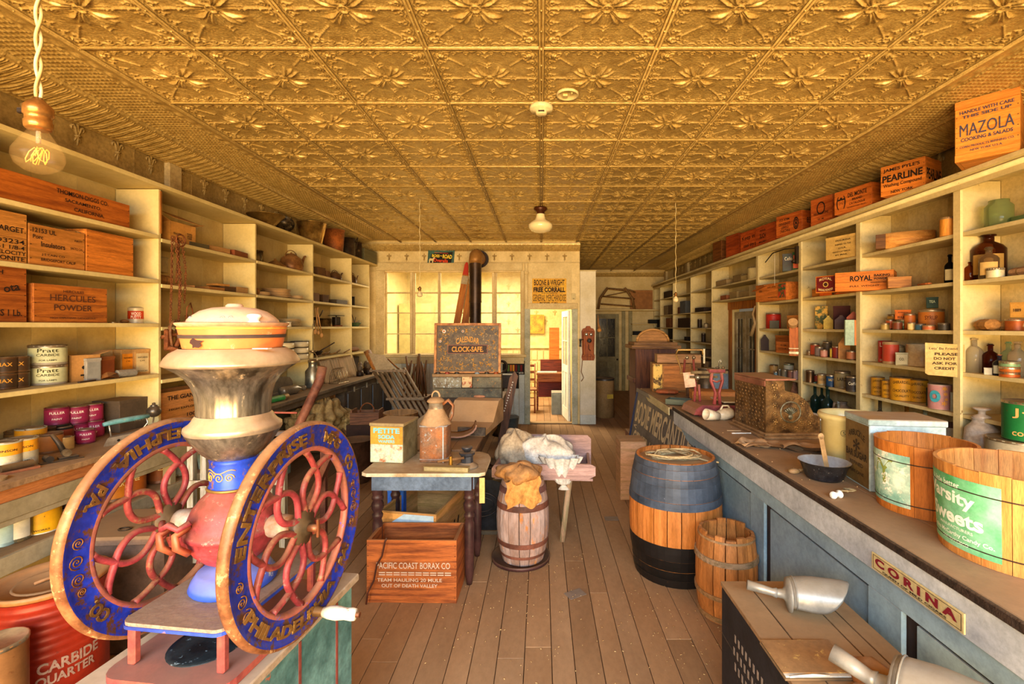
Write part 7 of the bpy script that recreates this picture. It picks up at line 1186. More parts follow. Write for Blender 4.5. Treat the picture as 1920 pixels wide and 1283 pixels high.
t = thing('whisk_broom', 'small straw whisk with a bright tip hanging at the wall corner', 'broom', (.99, 8.2, 1.56), 0); MB().tube([(0, 0, .34), (.0, 0, .2), (.02, 0, .10)], [.008, .018, .035], 8, flat=.5).build('straw', mat('#a8743c', bump=.6, sc=40), t); MB().ball(.04, (.02, -.01, .07), 10, sz=.9).build('bright_tip', mat('#e8a04c', dust=0), t)
t = thing('wagon_seat_frame', 'bent wooden sleigh-like frame standing on the passage ledge', 'frame', (1.95, 12.22, 2.141), 0); WF = wood('#8c5c34', '#5c381c', 'z')
for x, s in ((-.42, 1), (.42, -1)): MB().tube([(x-.05*s, 0, 0), (x, 0, .28), (x+.14*s, 0, .48), (x+.2*s, 0, .56)], .028, 6, flat=1.4).build('side_post', WF, t)
for z, e in ((.10, .40), (.30, .38), (.50, .24)): MB().tube([(-e, .0, z+.04), (e+.1, 0, z-.03)], .02, 6).build('cross_rail', WF, t)
MB().tube([(-.2, 0, .54), (.35, 0, .50), (.5, 0, .44)], .022, 6).tube([(-.25, 0, .35), (.3, .02, .46)], .012, 6).build('top_rail', WF, t)
cbox('flat orange-brown board leaning on the passage ledge', 2.62, 12.3, 2.141, .58, .03, .50, 0, '#a8703c')
for i, (x, y, z) in enumerate(((2.5, 12.2, 1.47), (2.9, 12.2, 1.77))): cbox(f'black hat box on the {"lower" if i == 0 else "upper"} passage wall shelf', x, y, z, .22, .18, .10, 0, '#15120f')
# posters under the window
t = thing('chart_poster', 'black wood-stain chart with coloured stripes on the back wall', 'poster', (-.47, YB-.02, .98), 0); MB().box(-.20, 0, -.12, .20, .006, .12, c=0).build('sheet', ink('#16130f'), t)
for i, c in enumerate(('#6c8c3c', '#c9742c', '#d9942c', '#6c1c1c', '#24402c', '#6c1814')): MB().box(-.12+i*.045, -.0025, -.06, -.085+i*.045, -.0005, .05, c=0).build('colour_stripe', ink(c), t)
lettering(t, [('VARNISHINCO', .02, -.09, .28, .03, {'b': .03}), ('EST', .06, .09, .10, .03)], flat((0, -.001, 0)), ink('#e0d8c0'))
t = thing('chart_poster', 'second black chart lettered Stain, hung below the striped chart', 'poster', (-.55, YB-.028, .76), 0); MB().box(-.20, 0, -.14, .16, .006, .14, c=0).build('sheet', ink('#14110e'), t); lettering(t, [('STAIN', .0, .10, .18, .035, {'b': .03})], flat((0, -.001, 0)), ink('#e0d8c0'))
t = thing('iron_vise', 'dark iron wheel and scale mechanism before the back wall charts', 'machine', (-.62, 7.35, 0), 0); MB().lathe([(0, 0), (.15, 0), (.12, .05), (.04, .15), (.04, .7), (.06, .75), (0, .75)], 14).build('pedestal', IRON, t); MB().box(-.22, -.12, .75, .20, .12, .95).build('housing', mat('#3c3028', '#241c16', .5, dust=.2), t); MB().tube([(.09*cos(a), -.14, 1.08+.09*sin(a)) for a in [i*pi/12 for i in range(24)]], .022, 8, closed=True).build('wheel', IRON, t); MB().tube([(-.12, 0, .95), (-.12, 0, 1.55)], .01, 6).build('rod', IRON, t); MB().box(-.16, -.04, 1.18, -.02, .04, 1.21).ball(.05, (-.12, -.02, 1.27), 10).build('bracket', IRON, t)
t = thing('leaning_board', 'dark board with a white chain of beads leaning beside the cabinet', 'board', (-.43, 5.45, .0), 0); MB().prism([(-.14, 0), (-.06, 0), (.16, 1.12), (.12, 1.18), (.06, 1.10)], .025, 0).build('board', wood('#6c4030', '#442820', 'z'), t); b = MB(); [b.ball(.009, (.0+.009*i, -.008, .72+.030*i), 6) for i in range(12)]; b.build('beads', mat('#e8e4d8', dust=0), t)
vessel('galvanised_pail', 'blue-grey galvanised pail standing below the window charts', 'bucket', -.50, 6.95, 0, pot(.13, .17, .36), mat('#5c7478', '#7c6c5c', .5, .4), wire=(.17, .35, .06))
# stove pipe, skis
t = thing('stove_pipe', 'black iron stove pipe rising to a tan elbow at the wall', 'stove pipe', (-1.06, 7.55, 0), 0); BP = mat('#4a3624', '#2c2018', .35, .5, 5, dust=0)
MB().cyl(.095, .9, 2.35, 22).build('pipe', BP, t); MB().cyl(.098, 2.1, 2.72, 22).cyl(.102, 2.08, 2.11, 22).build('upper_pipe', BP, t); el = []
MB().tube([(0, 0, 2.70), (0, .01, 2.78), (0, .06, 2.84), (0, .14, 2.86), (0, .60, 2.86)], .104, 18).build('elbow', mat('#b5803c', '#8c5c28', .5, .3, dust=.3), t); MB().cyl(.15, -.0, .02, 24, 0, T(0, .58, 2.86, rx=90)).build('wall_collar', BP, t); MB().lathe([(0, 0), (.22, 0), (.24, .06), (.24, .75), (.14, .88), (.10, .92), (0, .92)], 24).build('stove', BP, t)
SK = wood('#c06a22', '#94460f', 'z', 3, dust=0)
for i, (dx, dy) in enumerate(((0, 0), (.125, .05))):
    t = thing('wooden_ski', f'long orange-brown wooden ski with red tip, {"left" if i == 0 else "right"} of the pair', 'ski', (-1.62+dx, 7.35+dy*.3, 0), 0, rx=-10, ry=8.0)
    MB().prism([(-.075, 0), (.055, 0), (.05, 2.62)]+[(-.01+.035*cos(a)-.0, 2.74+.10*sin(a)) for a in [k*pi/6 for k in range(1, 6)]]+[(-.05, 2.62)], .02).build('ski_board', SK, t); MB().box(-.052, -.004, 2.46, .052, .0, 2.60, c=0).build('pale_band', mat('#b5a078', dust=0), t); MB().prism([(-.046, 2.62), (.046, 2.62)]+[(-.01+.036*cos(a), 2.74+.102*sin(a)) for a in [k*pi/6 for k in range(1, 6)]], .003, 0, T(0, -.004, 0)).build('red_tip', ink('#b8341c'), t)
# white sacks on a slanted trough
tg = thing('feed_trough', 'pinkish grey wooden trough on splayed legs holding white sacks', 'trough', (.02, 3.92, 0), -4); WT = wood('#b8948a', '#94746c', 'x', 4, dust=.5)
MB().prism([(-.40, .50), (.36, .50), (.42, .53), (.42, .60), (.38, .62), (-.38, .60), (-.40, .57)], .022, 0, T(0, -.22, 0)).build('front_plank', WT, tg); MB().prism([(-.38, .50), (.40, .50), (.40, .72), (.37, .75), (-.34, .75), (-.38, .72)], .022, 0, T(0, .20, 0)).build('back_plank', WT, tg); MB().box(-.38, -.198, .48, .40, .20, .50).build('floor_plank', WT, tg); MB().box(-.38, -.198, .50, -.36, .199, .60).box(.36, -.198, .50, .38, .199, .60).build('end_plank', WT, tg)
for x, y, dx in ((.22, -.15, .10), (-.25, -.15, -.08), (.22, .15, .10), (-.25, .15, -.08)): MB().tube([(x, y, .48), (x-dx*.6, y*1.3, 0)], .025, 4, flat=1.2).build('leg', wood('#a8886c', '#7c6450', 'z'), tg)
def sack(label, x, y, z, sx, sy, sz, rz, c1, c2, seed, neck=None):
    t = thing('cloth_sack', label, 'sack', (x, y, z), rz); r = random.Random(seed); n = 34; ph = [r.uniform(0, 6) for _ in range(6)]
    def fn(s, t_):
        th = pi*(t_*.998+.001); p = 2*pi*s; q = 1+.10*np.sin(3*p+ph[0]+2*th)+.07*np.sin(5*p+ph[1]-3*th)+.05*np.sin(9*p+ph[2]+4*th)+.06*np.abs(np.sin(4*th+2*p+ph[3]))+.03*np.sin(17*p+ph[4])*np.sin(th)
        return sx*np.sin(th)*np.cos(p)*q, sy*np.sin(th)*np.sin(p)*q, sz*.85+np.maximum(sz*np.cos(th)*q, -sz*.85)
    m = mat(c1, c2, .85, 0, 8, bump=.5, dust=.25, dcol='#b8a484'); me = hmesh(56, 36, fn, m, 'sack'); put('cloth', me, t)
    if neck:
        def fn2(s, t_): p = 2*pi*s; rr = (.125*(1-t_)**.8+.012)*(1+.16*np.sin(11*p+ph[0]+3*t_)*(.3+.7*(1-t_))); rr = np.where(t_ > .86, .012+.10*(t_-.86)*2, rr); return neck[0]+rr*np.cos(p)*1.15+neck[3]*t_, neck[1]+rr*np.sin(p)*.6, neck[2]-.26*t_
        put('tied_neck', hmesh(60, 24, fn2, m, 'neck'), t); MB().tube([(neck[0]+neck[3]*.86+.016*cos(a), neck[1]+.012*sin(a), neck[2]-.222) for a in [i*pi/6 for i in range(12)]], .004, 6, closed=True).build('tie', mat('#c9b890'), t)
    return t
sack('white cloth sack lying in the trough with its tied neck hanging over', .04, 3.94, .505, .24, .16, .14, -6, '#d3cfc6', '#b3aca0', 3, (.13, -.19, .16, .03)); sack('dirty cream sack slumped at the left end of the trough', -.22, 4.0, .505, .15, .16, .16, 20, '#b5a488', '#94826a', 8)
kg = barrel('nail_keg', 'small weathered pinkish grey keg with rusty hoops, sack on top', -.135, 3.45, .150, .192, .575, 15, mat('#b5a098', '#94705c', .7, 0, 5, (1, 1, .3), .3, .2, wear=('#c0783c', .66)), [(.50, .54, mat('#7c5450', '#54342c', dust=.2), .004), (.39, .43, mat('#7c4a38', '#4c2c20'), .005), (.13, .165, mat('#7c4a38', '#4c2c20'), .005), (.05, .07, mat('#7c4a38', '#4c2c20'), .004)], True)
t = thing('iron_tray', 'rusty iron ring plate under the small pinkish keg', 'tray', (-.150, 3.45, 0), 0); MB().lathe([(0, .001), (.20, .001), (.212, .004), (.215, .028), (.208, .028), (.20, .010), (0, .008)], 34).build('plate', mat('#5c3a38', '#3c2424', .5, .3), t); kg.location.z = .012
s_ = sack('orange-brown burlap sack draped over the small keg', -.155, 3.42, .58, .155, .15, .065, 10, '#c08a4c', '#94602c', 12)
def fn3(s, t_): x = (s-.5)*.24; return x+.01*np.sin(t_*9), -.13-.055*np.sin(t_*pi*.5)-.012*np.sin(s*14+t_*4)-.05*t_*0, .05-.17*t_-.02*np.cos(s*9)+.0*s
put('hanging_flap', hmesh(24, 20, fn3, mat('#c9924c', '#9c6a30', .85, 0, 8, bump=.5, dust=.2), 'flap'), s_)
for i, (x, y, r1) in enumerate(((.215, 3.2, 12), (.72, 3.8, -4))): 
    t = thing('floor_patch', ('grey square of paper lying on the aisle floor', 'small dark metal plate set on the floor by the big barrel')[i], 'paper', (x, 2.98 if i == 0 else 4.07, .001) if i == 0 else (.62, 4.15, .001), 30 if i == 0 else 0); MB().box(-.06, -.04, 0, .06, .04, .003).build('sheet', mat('#5c5450', '#6c6460'), t)
t = thing('floor_debris', 'scattered straw, seeds and chips on the aisle floor around the keg', 'debris', (0, 3, .002)); b = MB()
for i in range(420):
    x, y = RN.gauss(-.15, .35), RN.gauss(.1, .5)
    if RN.random() < .35: x, y = RN.gauss(.75, .25), RN.gauss(-.35, .35)
    a = RN.uniform(0, pi); L = RN.uniform(.002, .011); b.tube([(x, y, .002), (x+L*cos(a), y+L*sin(a), .003)], RN.uniform(.0012, .003), 4)
b.build('chips', mat('#c9a874', '#a88454', dust=0), t); stuff(t)
# ---- left foreground
t = thing('carbide_drum', 'red corrugated steel drum lettered Carbide Quarter by the mill', 'drum', (-2.14, 2.05, 0), face(-2.14, 2.05)+6); RD = mat('#a83018', '#7c1c0c', .4, .1, 4, bump=.1, dust=.3, wear=('#5c1c10', .74)); pr = [(0, 0), (.188, 0)]
for i in range(61): z = .01+i*.0096; pr.append((.19+(.003*sin(z*2*pi/.034) if z > .30 else 0), z))
MB().lathe(pr, 40).build('body', RD, t); MB().lathe([(.19, .586), (.197, .592), (.197, .608), (.188, .61), (.165, .600), (.16, .588), (0, .588)], 40).build('rim', mat('#b8743c', '#8c4c24', .5, dust=.8), t); MB().lathe([(0, .589), (.11, .589), (.115, .596), (.12, .589)], 30).tube([(-.05, 0, .597), (.0, .01, .60), (.04, .02, .597)], .007, 6).build('lid_ridge', mat('#b8804c', '#9c6438', dust=.8), t)
lettering(t, [('CARBIDE', .04, .31, .20, .045, {'b': .03}), ('QUARTER', .03, .255, .19, .045, {'b': .03})], onface(.1915), mat('#c9a890', '#a88470', dust=0, wear=('#7c2010', .66)))
t = can('small rusty tan drum at the bottom left corner', -2.02, 1.74, 0, .085, .53, '#a87444', None, lid='slip', cat='drum', name='small_drum')
t = thing('steamer_chest', 'dusty brown tin trunk with a latch behind the left mill wheel', 'trunk', (-2.24, 2.62, 0), 4); MB().box(-.26, -.2, 0, .26, .2, .59, c=.012).build('body', mat('#6c5444', '#44342c', .5, dust=.3), t); MB().box(-.265, -.205, .56, .265, .205, .61, c=.012).build('lid', mat('#8c6c54', dust=.9), t); MB().tube([(.03*cos(a), -.1+.02*sin(a), .614) for a in [i*pi/6 for i in range(12)]], .004, 6, closed=True).build('latch', IRON, t)
t = thing('clothes_rack', 'grey-blue wooden rack frame with cross rails behind the mill', 'rack', (-1.84, 2.72, 0), 6); GW = wood('#a8a49c', '#7c6c5c', 'z', dust=.5)
for x in (-.17, -.10, .26, .33): MB().box(x-.016, -.02, 0, x+.016, .02, 1.02-.04*abs(x)).build('post', GW, t)
for z in (.35, .55, .78): MB().box(-.19, -.032, z, .35, -.0205, z+.04).build('cross_rail', GW, t)
MB().ball(.075, (.06, .03, .86), 16, sx=1.3).cyl(.03, 0, .12, 12, 0, T(.06, .03, .86, ry=90)).build('shell_weight', mat('#c0a894', '#94644c', dust=.3), t)
t = thing('pump_lever_frame', 'rusty pump frame with a long round brown lever behind the mill', 'machine', (-1.72, 3.5, 0), 0); RP_ = mat('#8c5840', '#5c3428', .6, .2, 7, bump=.2, dust=.4)
MB().tube([(.09, 0, 1.40), (.07, 0, 1.30), (-.14, -.05, .80), (-.26, -.1, .28), (-.30, -.1, 0)], [.034, .034, .030, .026, .024], 10).build('lever', RP_, t); MB().box(-.17, -.08, .30, -.13, .0, .86, M=T(.0, 0, 0, ry=24)).build('bracket', RP_, t); MB().tube([(-.52, 0, 1.06), (-.10, 0, 1.055)], .008, 6).tube([(-.45, 0, .72), (-.15, 0, .72)], .008, 6).build('red_rod', mat('#b05a48', dust=.2), t); MB().box(-.45, -.02, .885, -.02, .02, .92).build('cross_bar', mat('#8c7c70', dust=.6), t)
for x in (-.5, .1): MB().box(x-.02, -.02, 0, x+.02, .02, .90).build('leg', RP_, t)
MB().box(-.5, -.12, .58, -.2, .10, .84).build('housing', mat('#6c8480', '#4c605c', dust=.4), t)
# ---- ceiling fixtures
t = thing('smoke_detector', 'round cream smoke detector on a ceiling tile seam', 'smoke detector', (0, 3.12, ZC-.012), 0); MB().lathe([(0, -.055), (.03, -.055), (.036, -.048), (.038, -.035), (.07, -.030), (.078, -.018), (.078, .0), (0, .0)], 30).build('body', mat('#e8d5a0', '#dcc890', .4, 0, dust=0), t); MB().box(-.02, -.04, -.048, .02, -.036, -.038).build('vent', IRON, t)
t = thing('detector_base', 'empty round mounting ring beside the smoke detector', 'detector base', (.165, 2.95, ZC-.008), 0); MB().lathe([(0, -.006), (.055, -.006), (.058, -.014), (.068, -.016), (.07, -.008), (.07, 0), (0, 0)], 30).build('ring', mat('#e0c88c', dust=0), t); MB().box(-.03, -.01, -.02, .0, .02, -.006).box(.02, -.03, -.014, .03, .0, -.006).build('contact', mat('#d0b878', dust=0), t)
t = thing('schoolhouse_lamp', 'cream glass schoolhouse lamp on a brown ceiling fitter', 'ceiling lamp', (-.01, 5.78, ZC-.012), 0); MB().lathe([(0, 0), (.08, 0), (.085, -.02), (.05, -.05), (.045, -.10), (0, -.10)], 24).build('fitter', mat('#5c3018', '#3c1c0c', .3, .3, dust=0), t); MB().lathe([(.05, -.08), (.055, -.11), (.07, -.15), (.13, -.19), (.15, -.215), (.145, -.25), (.11, -.285), (.05, -.305), (0, -.31)], 30).build('glass_shade', mat('#ecd9a4', '#e0ca90', .15, 0, 3, bump=0, dust=0, spec=.6), t)
def hang(label, px, py, Y, s, ztop=ZC, big=False):
    p = P(px, py, Y); t = thing('hanging_bulb', label, 'light bulb', (p.x, p.y, p.z), 0); gb = pane_mat(.05, '#e0b870') if big else mat('#e8cf98', rough=.15, dust=0)
    H = ztop-p.z; CC = mat('#d9c080', '#b89a5c', dust=0)
    n = int(H/.004/ (2 if big else 6)); rr = .0042 if big else .004
    for q in ((0, pi) if big else (0,)): MB().tube([(rr*cos(i*(.42 if big else 1)+q), rr*sin(i*(.42 if big else 1)+q), .115*s/.08+i*(H-.115*s/.08)/n) for i in range(n+1)], .0034, 5).build('cord', CC if q else mat('#e8d4a0', '#c9b070', dust=0), t)
    BR = mat('#b07c3c', '#6c4420', .3, .7, 10, dust=0)
    MB().lathe([(a*s/.08, b*s/.08) for a, b in [(0, .115), (.008, .114), (.012, .108), (.020, .100), (.024, .094), (.024, .078), (.021, .076), (.021, .066), (.023, .064), (.022, .052), (.019, .048), (0, .048)]], 20).build('socket', BR, t)
    MB().lathe([(a*s/.08, b*s/.08) for a, b in [(.014, .05), (.018, .042), (.030, .022), (.040, .002), (.041, -.010), (.036, -.026), (.022, -.038), (.010, -.042), (0, -.042)]], 28).build('glass_globe', gb, t)
    if big:
        MB().tube([(.006*cos(i*.9)*1.6+(-.016+.032*(i/39)), .010*sin(i*.45), -.006+.016*sin(i*1.0)) for i in range(40)], .0009, 4).build('filament', glow('#ff6a20', 4), t); MB().tube([(0, 0, .045), (0, 0, .02)], .004, 8).build('stem', glass('#f0e0c0'), t); MB().box(-.043, -.004, .083, -.024, .004, .095, c=.002).build('switch_key', IRON, t)
    else: MB().box(-.035*s/.08, -.003, .075*s/.08, -.02*s/.08, .003, .09*s/.08).build('switch_key', IRON, t)
    return t
hang('large clear carbon-filament bulb on a twisted cord in the left foreground', 72, 287, .98, .080, big=True)
hang('small frosted bulb hanging before the window sashes', 787, 552, 5.42, .062); hang('small bulb hanging before the far right shelves', 1267, 562, 5.58, .062)
# ---- back room seen through the doorway
bd = thing('writing_desk', 'red-brown writing desk with papers in the room behind the door', 'desk', (.12, 9.75, 0), 0); DW = wood('#8c4424', '#5c2814', 'x')
MB().box(-.22, -.28, .72, .46, .3, .75).build('top', DW, bd); MB().box(-.2, -.26, .58, .44, -.24, .719).build('drawer_front', DW, bd); MB().box(-.2, .2, .2, .44, .24, .719).build('back_panel', wood('#6c1c14', '#44100c'), bd)
for x in (-.20, .42):
    for y in (-.25, .25): MB().box(x-.02, y-.02, 0, x+.02, y+.02, .58).build('leg', DW, bd)
MB().box(-.14, .10, .75, .46, .3, 1.0).build('pigeonhole', wood('#7c2c1c', '#4c1810'), bd); MB().box(-.2, -.2, .751, .2, .05, .765).build('blotter', mat('#c9c4b4', dust=0), bd)
crate('tall orange wooden crate standing upright on the writing desk', 0.27, 9.95, 1.002, .21, .22, .66, 0, '#cf7a30', '#a85418', nb=1); t = thing('landscape_picture', 'golden landscape picture on the back room wallpaper', 'picture', (-.13, 11.14, 1.53), 0); t.scale = (.62, 1, .62); MB().box(-.35, 0, 0, .32, .02, .72).build('frame', mat('#c98c2c', dust=0), t); MB().box(-.30, -.004, .05, .27, -.001, .67, c=0).build('canvas', mat('#d9a02c', '#6c5a20', .5, 0, 4, dust=0), t)
ch = thing('desk_chair', 'simple wooden chair with rungs left of the desk in back room', 'chair', (-.28, 9.35, 0), 0)
for x in (-.15, .15):
    for y in (-.15, .15): MB().tube([(x, y, 0), (x, y, .44 if y < 0 else .95)], .015, 8).build('leg', DW, ch)
MB().box(-.19, -.19, .44, .19, .19, .47).build('seat', DW, ch)
for z in (.15, .3): MB().tube([(-.15, -.15, z), (.15, -.15, z)], .01, 6).build('rung', DW, ch)
for z in (.6, .75, .88): MB().box(-.15, .14, z, .15, .16, z+.05).build('slat', DW, ch)
cbox('grey metal case on the floor beside the desk in back room', .30, 9.2, 0, .2, .34, .42, 0, '#8c9088'); 
t = thing('wall_phone_box', 'white washbasin seen through the window at the left', 'basin', (-1.95, 9.3, 0), 0); MB().lathe([(0, .0), (.12, 0), (.08, .2), (.07, .8), (.3, .95), (.34, 1.05), (.30, 1.05), (.2, .98), (0, .96)], 24).build('basin', mat('#e8e4d8', '#d8d2c0', .2, dust=0), t)
cbox('tall pale cabinet standing in the back room behind the left window panes', -2.8, 10.6, 0, .7, .4, 2.2, 0, '#b8ac6c')
# ---- coffee mill
YAW = -7.17
st = thing('mill_stand', 'blue-green painted wooden stand box under the coffee mill', 'stand', (-.985, 1.47, 0), YAW)
GB = mat('#6c9690', '#3c605c', .55, 0, 6, bump=.2, dust=.3, wear=('#a8583c', .72))
MB().box(.195, -.40, .0, .215, .36, .715).build('right_side', GB, st); MB().box(-.215, -.40, .0, -.195, .36, .715).build('left_side', GB, st); MB().box(-.194, -.40, 0, .194, -.38, .715).build('front_panel', GB, st); MB().box(-.194, .34, 0, .194, .36, .715).build('back_panel', GB, st)
for x0, x1 in ((-.235, -.08), (-.078, .075), (.077, .235)): MB().box(x0, -.42, .717, x1, .38, .745, c=.004).build('top_board', mat('#b8a48c', '#9c8468', .7, 0, 5, bump=.2, dust=.8, dcol='#b39a7c', wear=('#c0d0d0', .72)), st)
for y in (-.28, .04, .25): MB().box(.2155, y, .02, .2175, y+.012, .70, c=0).build('red_stripe', mat('#8c4438', dust=0), st)
MB().cyl(.020, 0, .008, 18, 0, T(.216, -.13, .66, ry=90)).build('porcelain_button', mat('#e0d8c0', rough=.3), st); MB().box(.216, -.16, .56, .222, -.12, .64).build('brass_tag', mat('#8c7434', rough=.4, metal=.5), st)
ml = thing('coffee_mill', 'large red and blue cast-iron coffee mill with two flywheels and silver hopper', 'coffee mill', (-.967, 1.481, .746), YAW); Z0 = .746
RED = mat('#a03c40', '#6c2428', .5, .1, 9, bump=.3, dust=.35, wear=('#8c7468', .66)); BLU = mat('#2038b8', '#1a2880', .45, .1, 7, bump=.25, dust=.25, dcol='#9c8468', wear=('#5c3820', .575))
RIM = mat('#a06c42', '#6c3c20', .5, .2, 9, bump=.3, dust=.5, dcol='#b48c64', wear=('#c09868', .64)); SIL = mat('#b3a894', '#4c4438', .28, .75, 11, (1, 1, .25), .2, .4, wear=('#e0cca8', .68), dcol='#e0bf96'); SIL2 = mat('#c9b494', '#a08464', .35, .6, 6, bump=.1, dust=.7, dcol='#d8b088')
def zz(py): return 1.70-(py-612)/595-Z0
hx = -.005
pl = mat('#a88c78', '#8c6c5c', .6, .1, 14, bump=.5, dust=.85, dcol='#846a50', wear=('#3c5cd0', .76)); pr_ = mat('#b85c48', '#84383c', .5, .1, 6, bump=.2, dust=.8, dcol='#94705c', wear=('#b0a4c0', .72))
rr = lambda w_, d_, c: [(-w_+c*(1-cos(a)), -d_+c*(1-sin(a))) for a in (0, .4, .8, 1.2, pi/2)]+[(w_-c*(1-sin(a)), -d_+c*(1-cos(a))) for a in (0, .4, .8, 1.2, pi/2)]+[(w_-c*(1-cos(a)), d_-c*(1-sin(a))) for a in (0, .4, .8, 1.2, pi/2)]+[(-w_+c*(1-sin(a)), d_-c*(1-cos(a))) for a in (0, .4, .8, 1.2, pi/2)]
MB().prism(rr(.185, .26, .05), .022, 0, T(0, 0, 0, rx=90)).build('lower_plate', pr_, ml); MB().prism(rr(.155, .225, .03), .016, 0, T(-.0, .0, .134, rx=90)).build('upper_plate', pl, ml)
MB().prism(rr(.157, .227, .03), .009, 0, T(-.0, .0, .1315, rx=90)).build('blue_edge', mat('#3c5cc8', '#2c3c8c', .5, dust=0, wear=('#b87848', .66)), ml)
MB().lathe([(.10, .0225), (.10, .024), (.085, .0242), (.0, .0235)], 30, xs=1, ys=1, M=T(0, -.10, 0)).build('drawer_hole', mat('#2c3436', '#15181a', .4, .2, 12, dust=0, wear=('#8c9ca0', .66)), ml)
for x in (-.135, .135):
    for y in (-.20, .19): MB().box(x-.012, y-.012, .023, x+.012, y+.012, .133, c=.005).build('leg', pr_, ml)
MB().box(-.02, .14, .023, .02, .20, .133).build('rear_leg', pr_, ml)
MB().lathe([(.116, .151), (.120, .157), (.115, .172), (.101, .195), (.092, .202), (.05, .207), (.046, .215)], 36).build('bell_base', mat('#2c50c8', '#3c58b8', .45, .1, 5, bump=.1, dust=.45, dcol='#a8a098', wear=('#dcdcb4', .66)), ml)
bz = 1.0785-Z0
MB().lathe([(.044, .210), (.056, .220), (.085, .240), (.108, .265), (.122, .292), (.127, bz-.016), (.133, bz-.013), (.133, bz+.000), (.127, bz+.003), (.124, bz+.03), (.112, bz+.06), (.09, bz+.09), (.068, bz+.112), (.06, bz+.12)], 36).build('grinding_body', RED, ml)
MB().tube([(-.225, 0, bz), (.225, 0, bz)], .016, 12).build('axle', mat('#4c3c30', rough=.4, metal=.6), ml); MB().lathe([(.0, -.195), (.034, -.195), (.036, -.17), (.034, -.13), (.028, -.12)], 20, 0, T(0, 0, bz, ry=90)).lathe([(.028, .12), (.034, .13), (.036, .17), (.034, .195), (0, .195)], 20, 0, T(0, 0, bz, ry=90)).build('bearing_sleeve', mat('#b8b4a8', '#a86838', .5, .3, 8, dust=.3), ml)
for s in (-.10, -.05): MB().tube([(s, -.115, bz+.035), (s-.01, -.15, bz+.02), (s, -.155, bz-.01), (s+.012, -.13, bz-.035)], .011, 6, flat=1.6).build('clamp', mat('#b8643c', '#8c3c28', .5, .2), ml)
MB().tube([(-.12, -.13, bz+.05), (-.10, -.15, bz+.04), (-.075, -.155, bz+.055), (-.05, -.15, bz+.04), (-.03, -.13, bz+.055)], .009, 8).build('wing_screw', RED, ml)
MB().lathe([(.064, zz(912)), (.070, zz(908)), (.066, zz(903)), (.066, zz(862)), (.068, zz(858)), (.062, zz(855))], 32).build('blue_collar', mat('#2a4cc8', '#1c2c80', .4, .2, 5, dust=0, wear=('#7c5424', .64)), ml); MB().tube([(.071*cos(a), .071*sin(a), zz(909)) for a in [i*pi/14 for i in range(28)]], .0045, 6, closed=True).build('brass_ring', mat('#8c6c34', rough=.4, metal=.6), ml)
b = MB(); fo = onface(.0664)
for u0, s_g, R9 in ((-.03, 1, .018), (.004, -1, .016), (.034, 1, .013)): b.tube([fo(u0+s_g*R9*(1-i/30)*cos(i*.4), zz(885)+R9*(1-i/30)*sin(i*.4)) for i in range(28)], .0016, 5)
b.tube([fo(-.05+i*.01, zz(874)+.006*sin(i*.9)) for i in range(11)], .0016, 5); b.build('gilt_scroll', ink('#b8883c'), ml)
MB().lathe([(.063, zz(856)), (.085, zz(845)), (.113, zz(823)), (.130, zz(806))], 48, rfn=lambda a, z: 1+.012*cos(20*a)).build('hopper_bowl', SIL, ml)
MB().lathe([(.130, zz(806)), (.134, zz(801)), (.132, zz(795)), (.120, zz(790)), (.112, zz(784)), (.108, zz(779)), (.102, zz(774))], 44).build('silver_ring', SIL2, ml)
MB().lathe([(.100, zz(775)), (.1005, zz(758)), (.104, zz(738)), (.112, zz(722)), (.128, zz(706)), (.150, zz(694)), (.175, zz(684))], 96, rfn=lambda a, z: 1+.010*cos(32*a)).build('fluted_hopper', SIL, ml)
MB().lathe([(.175, zz(684)), (.1855, zz(681)), (.184, zz(677)), (.176, zz(668)), (.165, zz(660)), (.150, zz(655)), (.142, zz(652))], 48).build('silver_shoulder', SIL2, ml)
MB().box(.12, -.11, zz(652), .165, -.085, zz(652)+.003, M=T(rz=8)).build('paper_scrap', mat('#e8e0cc', dust=0), ml)
OR = mat('#d06a34', '#c87c44', .4, 0, 5, bump=.05, dust=.2, wear=('#dca070', .66)); MB().lathe([(.133, zz(652)), (.137, zz(640)), (.143, zz(622)), (.146, zz(612))], 44).build('painted_collar', OR, ml)
MB().lathe([(.1425, zz(633)), (.1445, zz(627))], 44).build('black_band', mat('#4c3c34', dust=0), ml); MB().lathe([(.1465, zz(617)), (.147, zz(614))], 44).build('yellow_band', mat('#d99c3c', dust=0), ml); MB().lathe([(.146, zz(612)), (.152, zz(609)), (.153, zz(606)), (.147, zz(605)), (.125, zz(606))], 44).build('collar_rim', mat('#d0a078', '#b8845c', dust=.5), ml)
eg = MB(); fe = onface(.1415); eg.add([fe(u, zz(643)+v) for u, v in ((-.02, .012), (-.012, .018), (.0, .012), (.022, .010), (.012, .004), (.016, -.004), (.008, -.010), (-.004, -.008), (-.012, -.011), (-.012, -.002), (-.022, .004))], [tuple(range(11))]); eg.build('bird_print', ink('#3c241c'), ml)
MB().lathe([(.125, zz(606)), (.122, zz(600)), (.108, zz(592)), (.09, zz(584)), (.06, zz(578)), (.025, zz(576)), (.024, zz(573)), (.018, zz(570)), (0, zz(570))], 40).build('lid', mat('#d8b494', '#c89c7c', .45, 0, 5, dust=.5, dcol='#dcbc9c'), ml)
b = MB(); fo = lambda u, v: ((.1165-v*.6)*sin(u/.115), -(.1165-v*.6)*cos(u/.115), zz(597)+v)
for u0 in (-.085, -.065, .05, .07): b.tube([fo(u0+.007*(1-i/16)*cos(i*.6), .006*(1-i/16)*sin(i*.6)) for i in range(14)], .0009, 4)
b.build('scroll_print', ink('#7c8088'), ml)
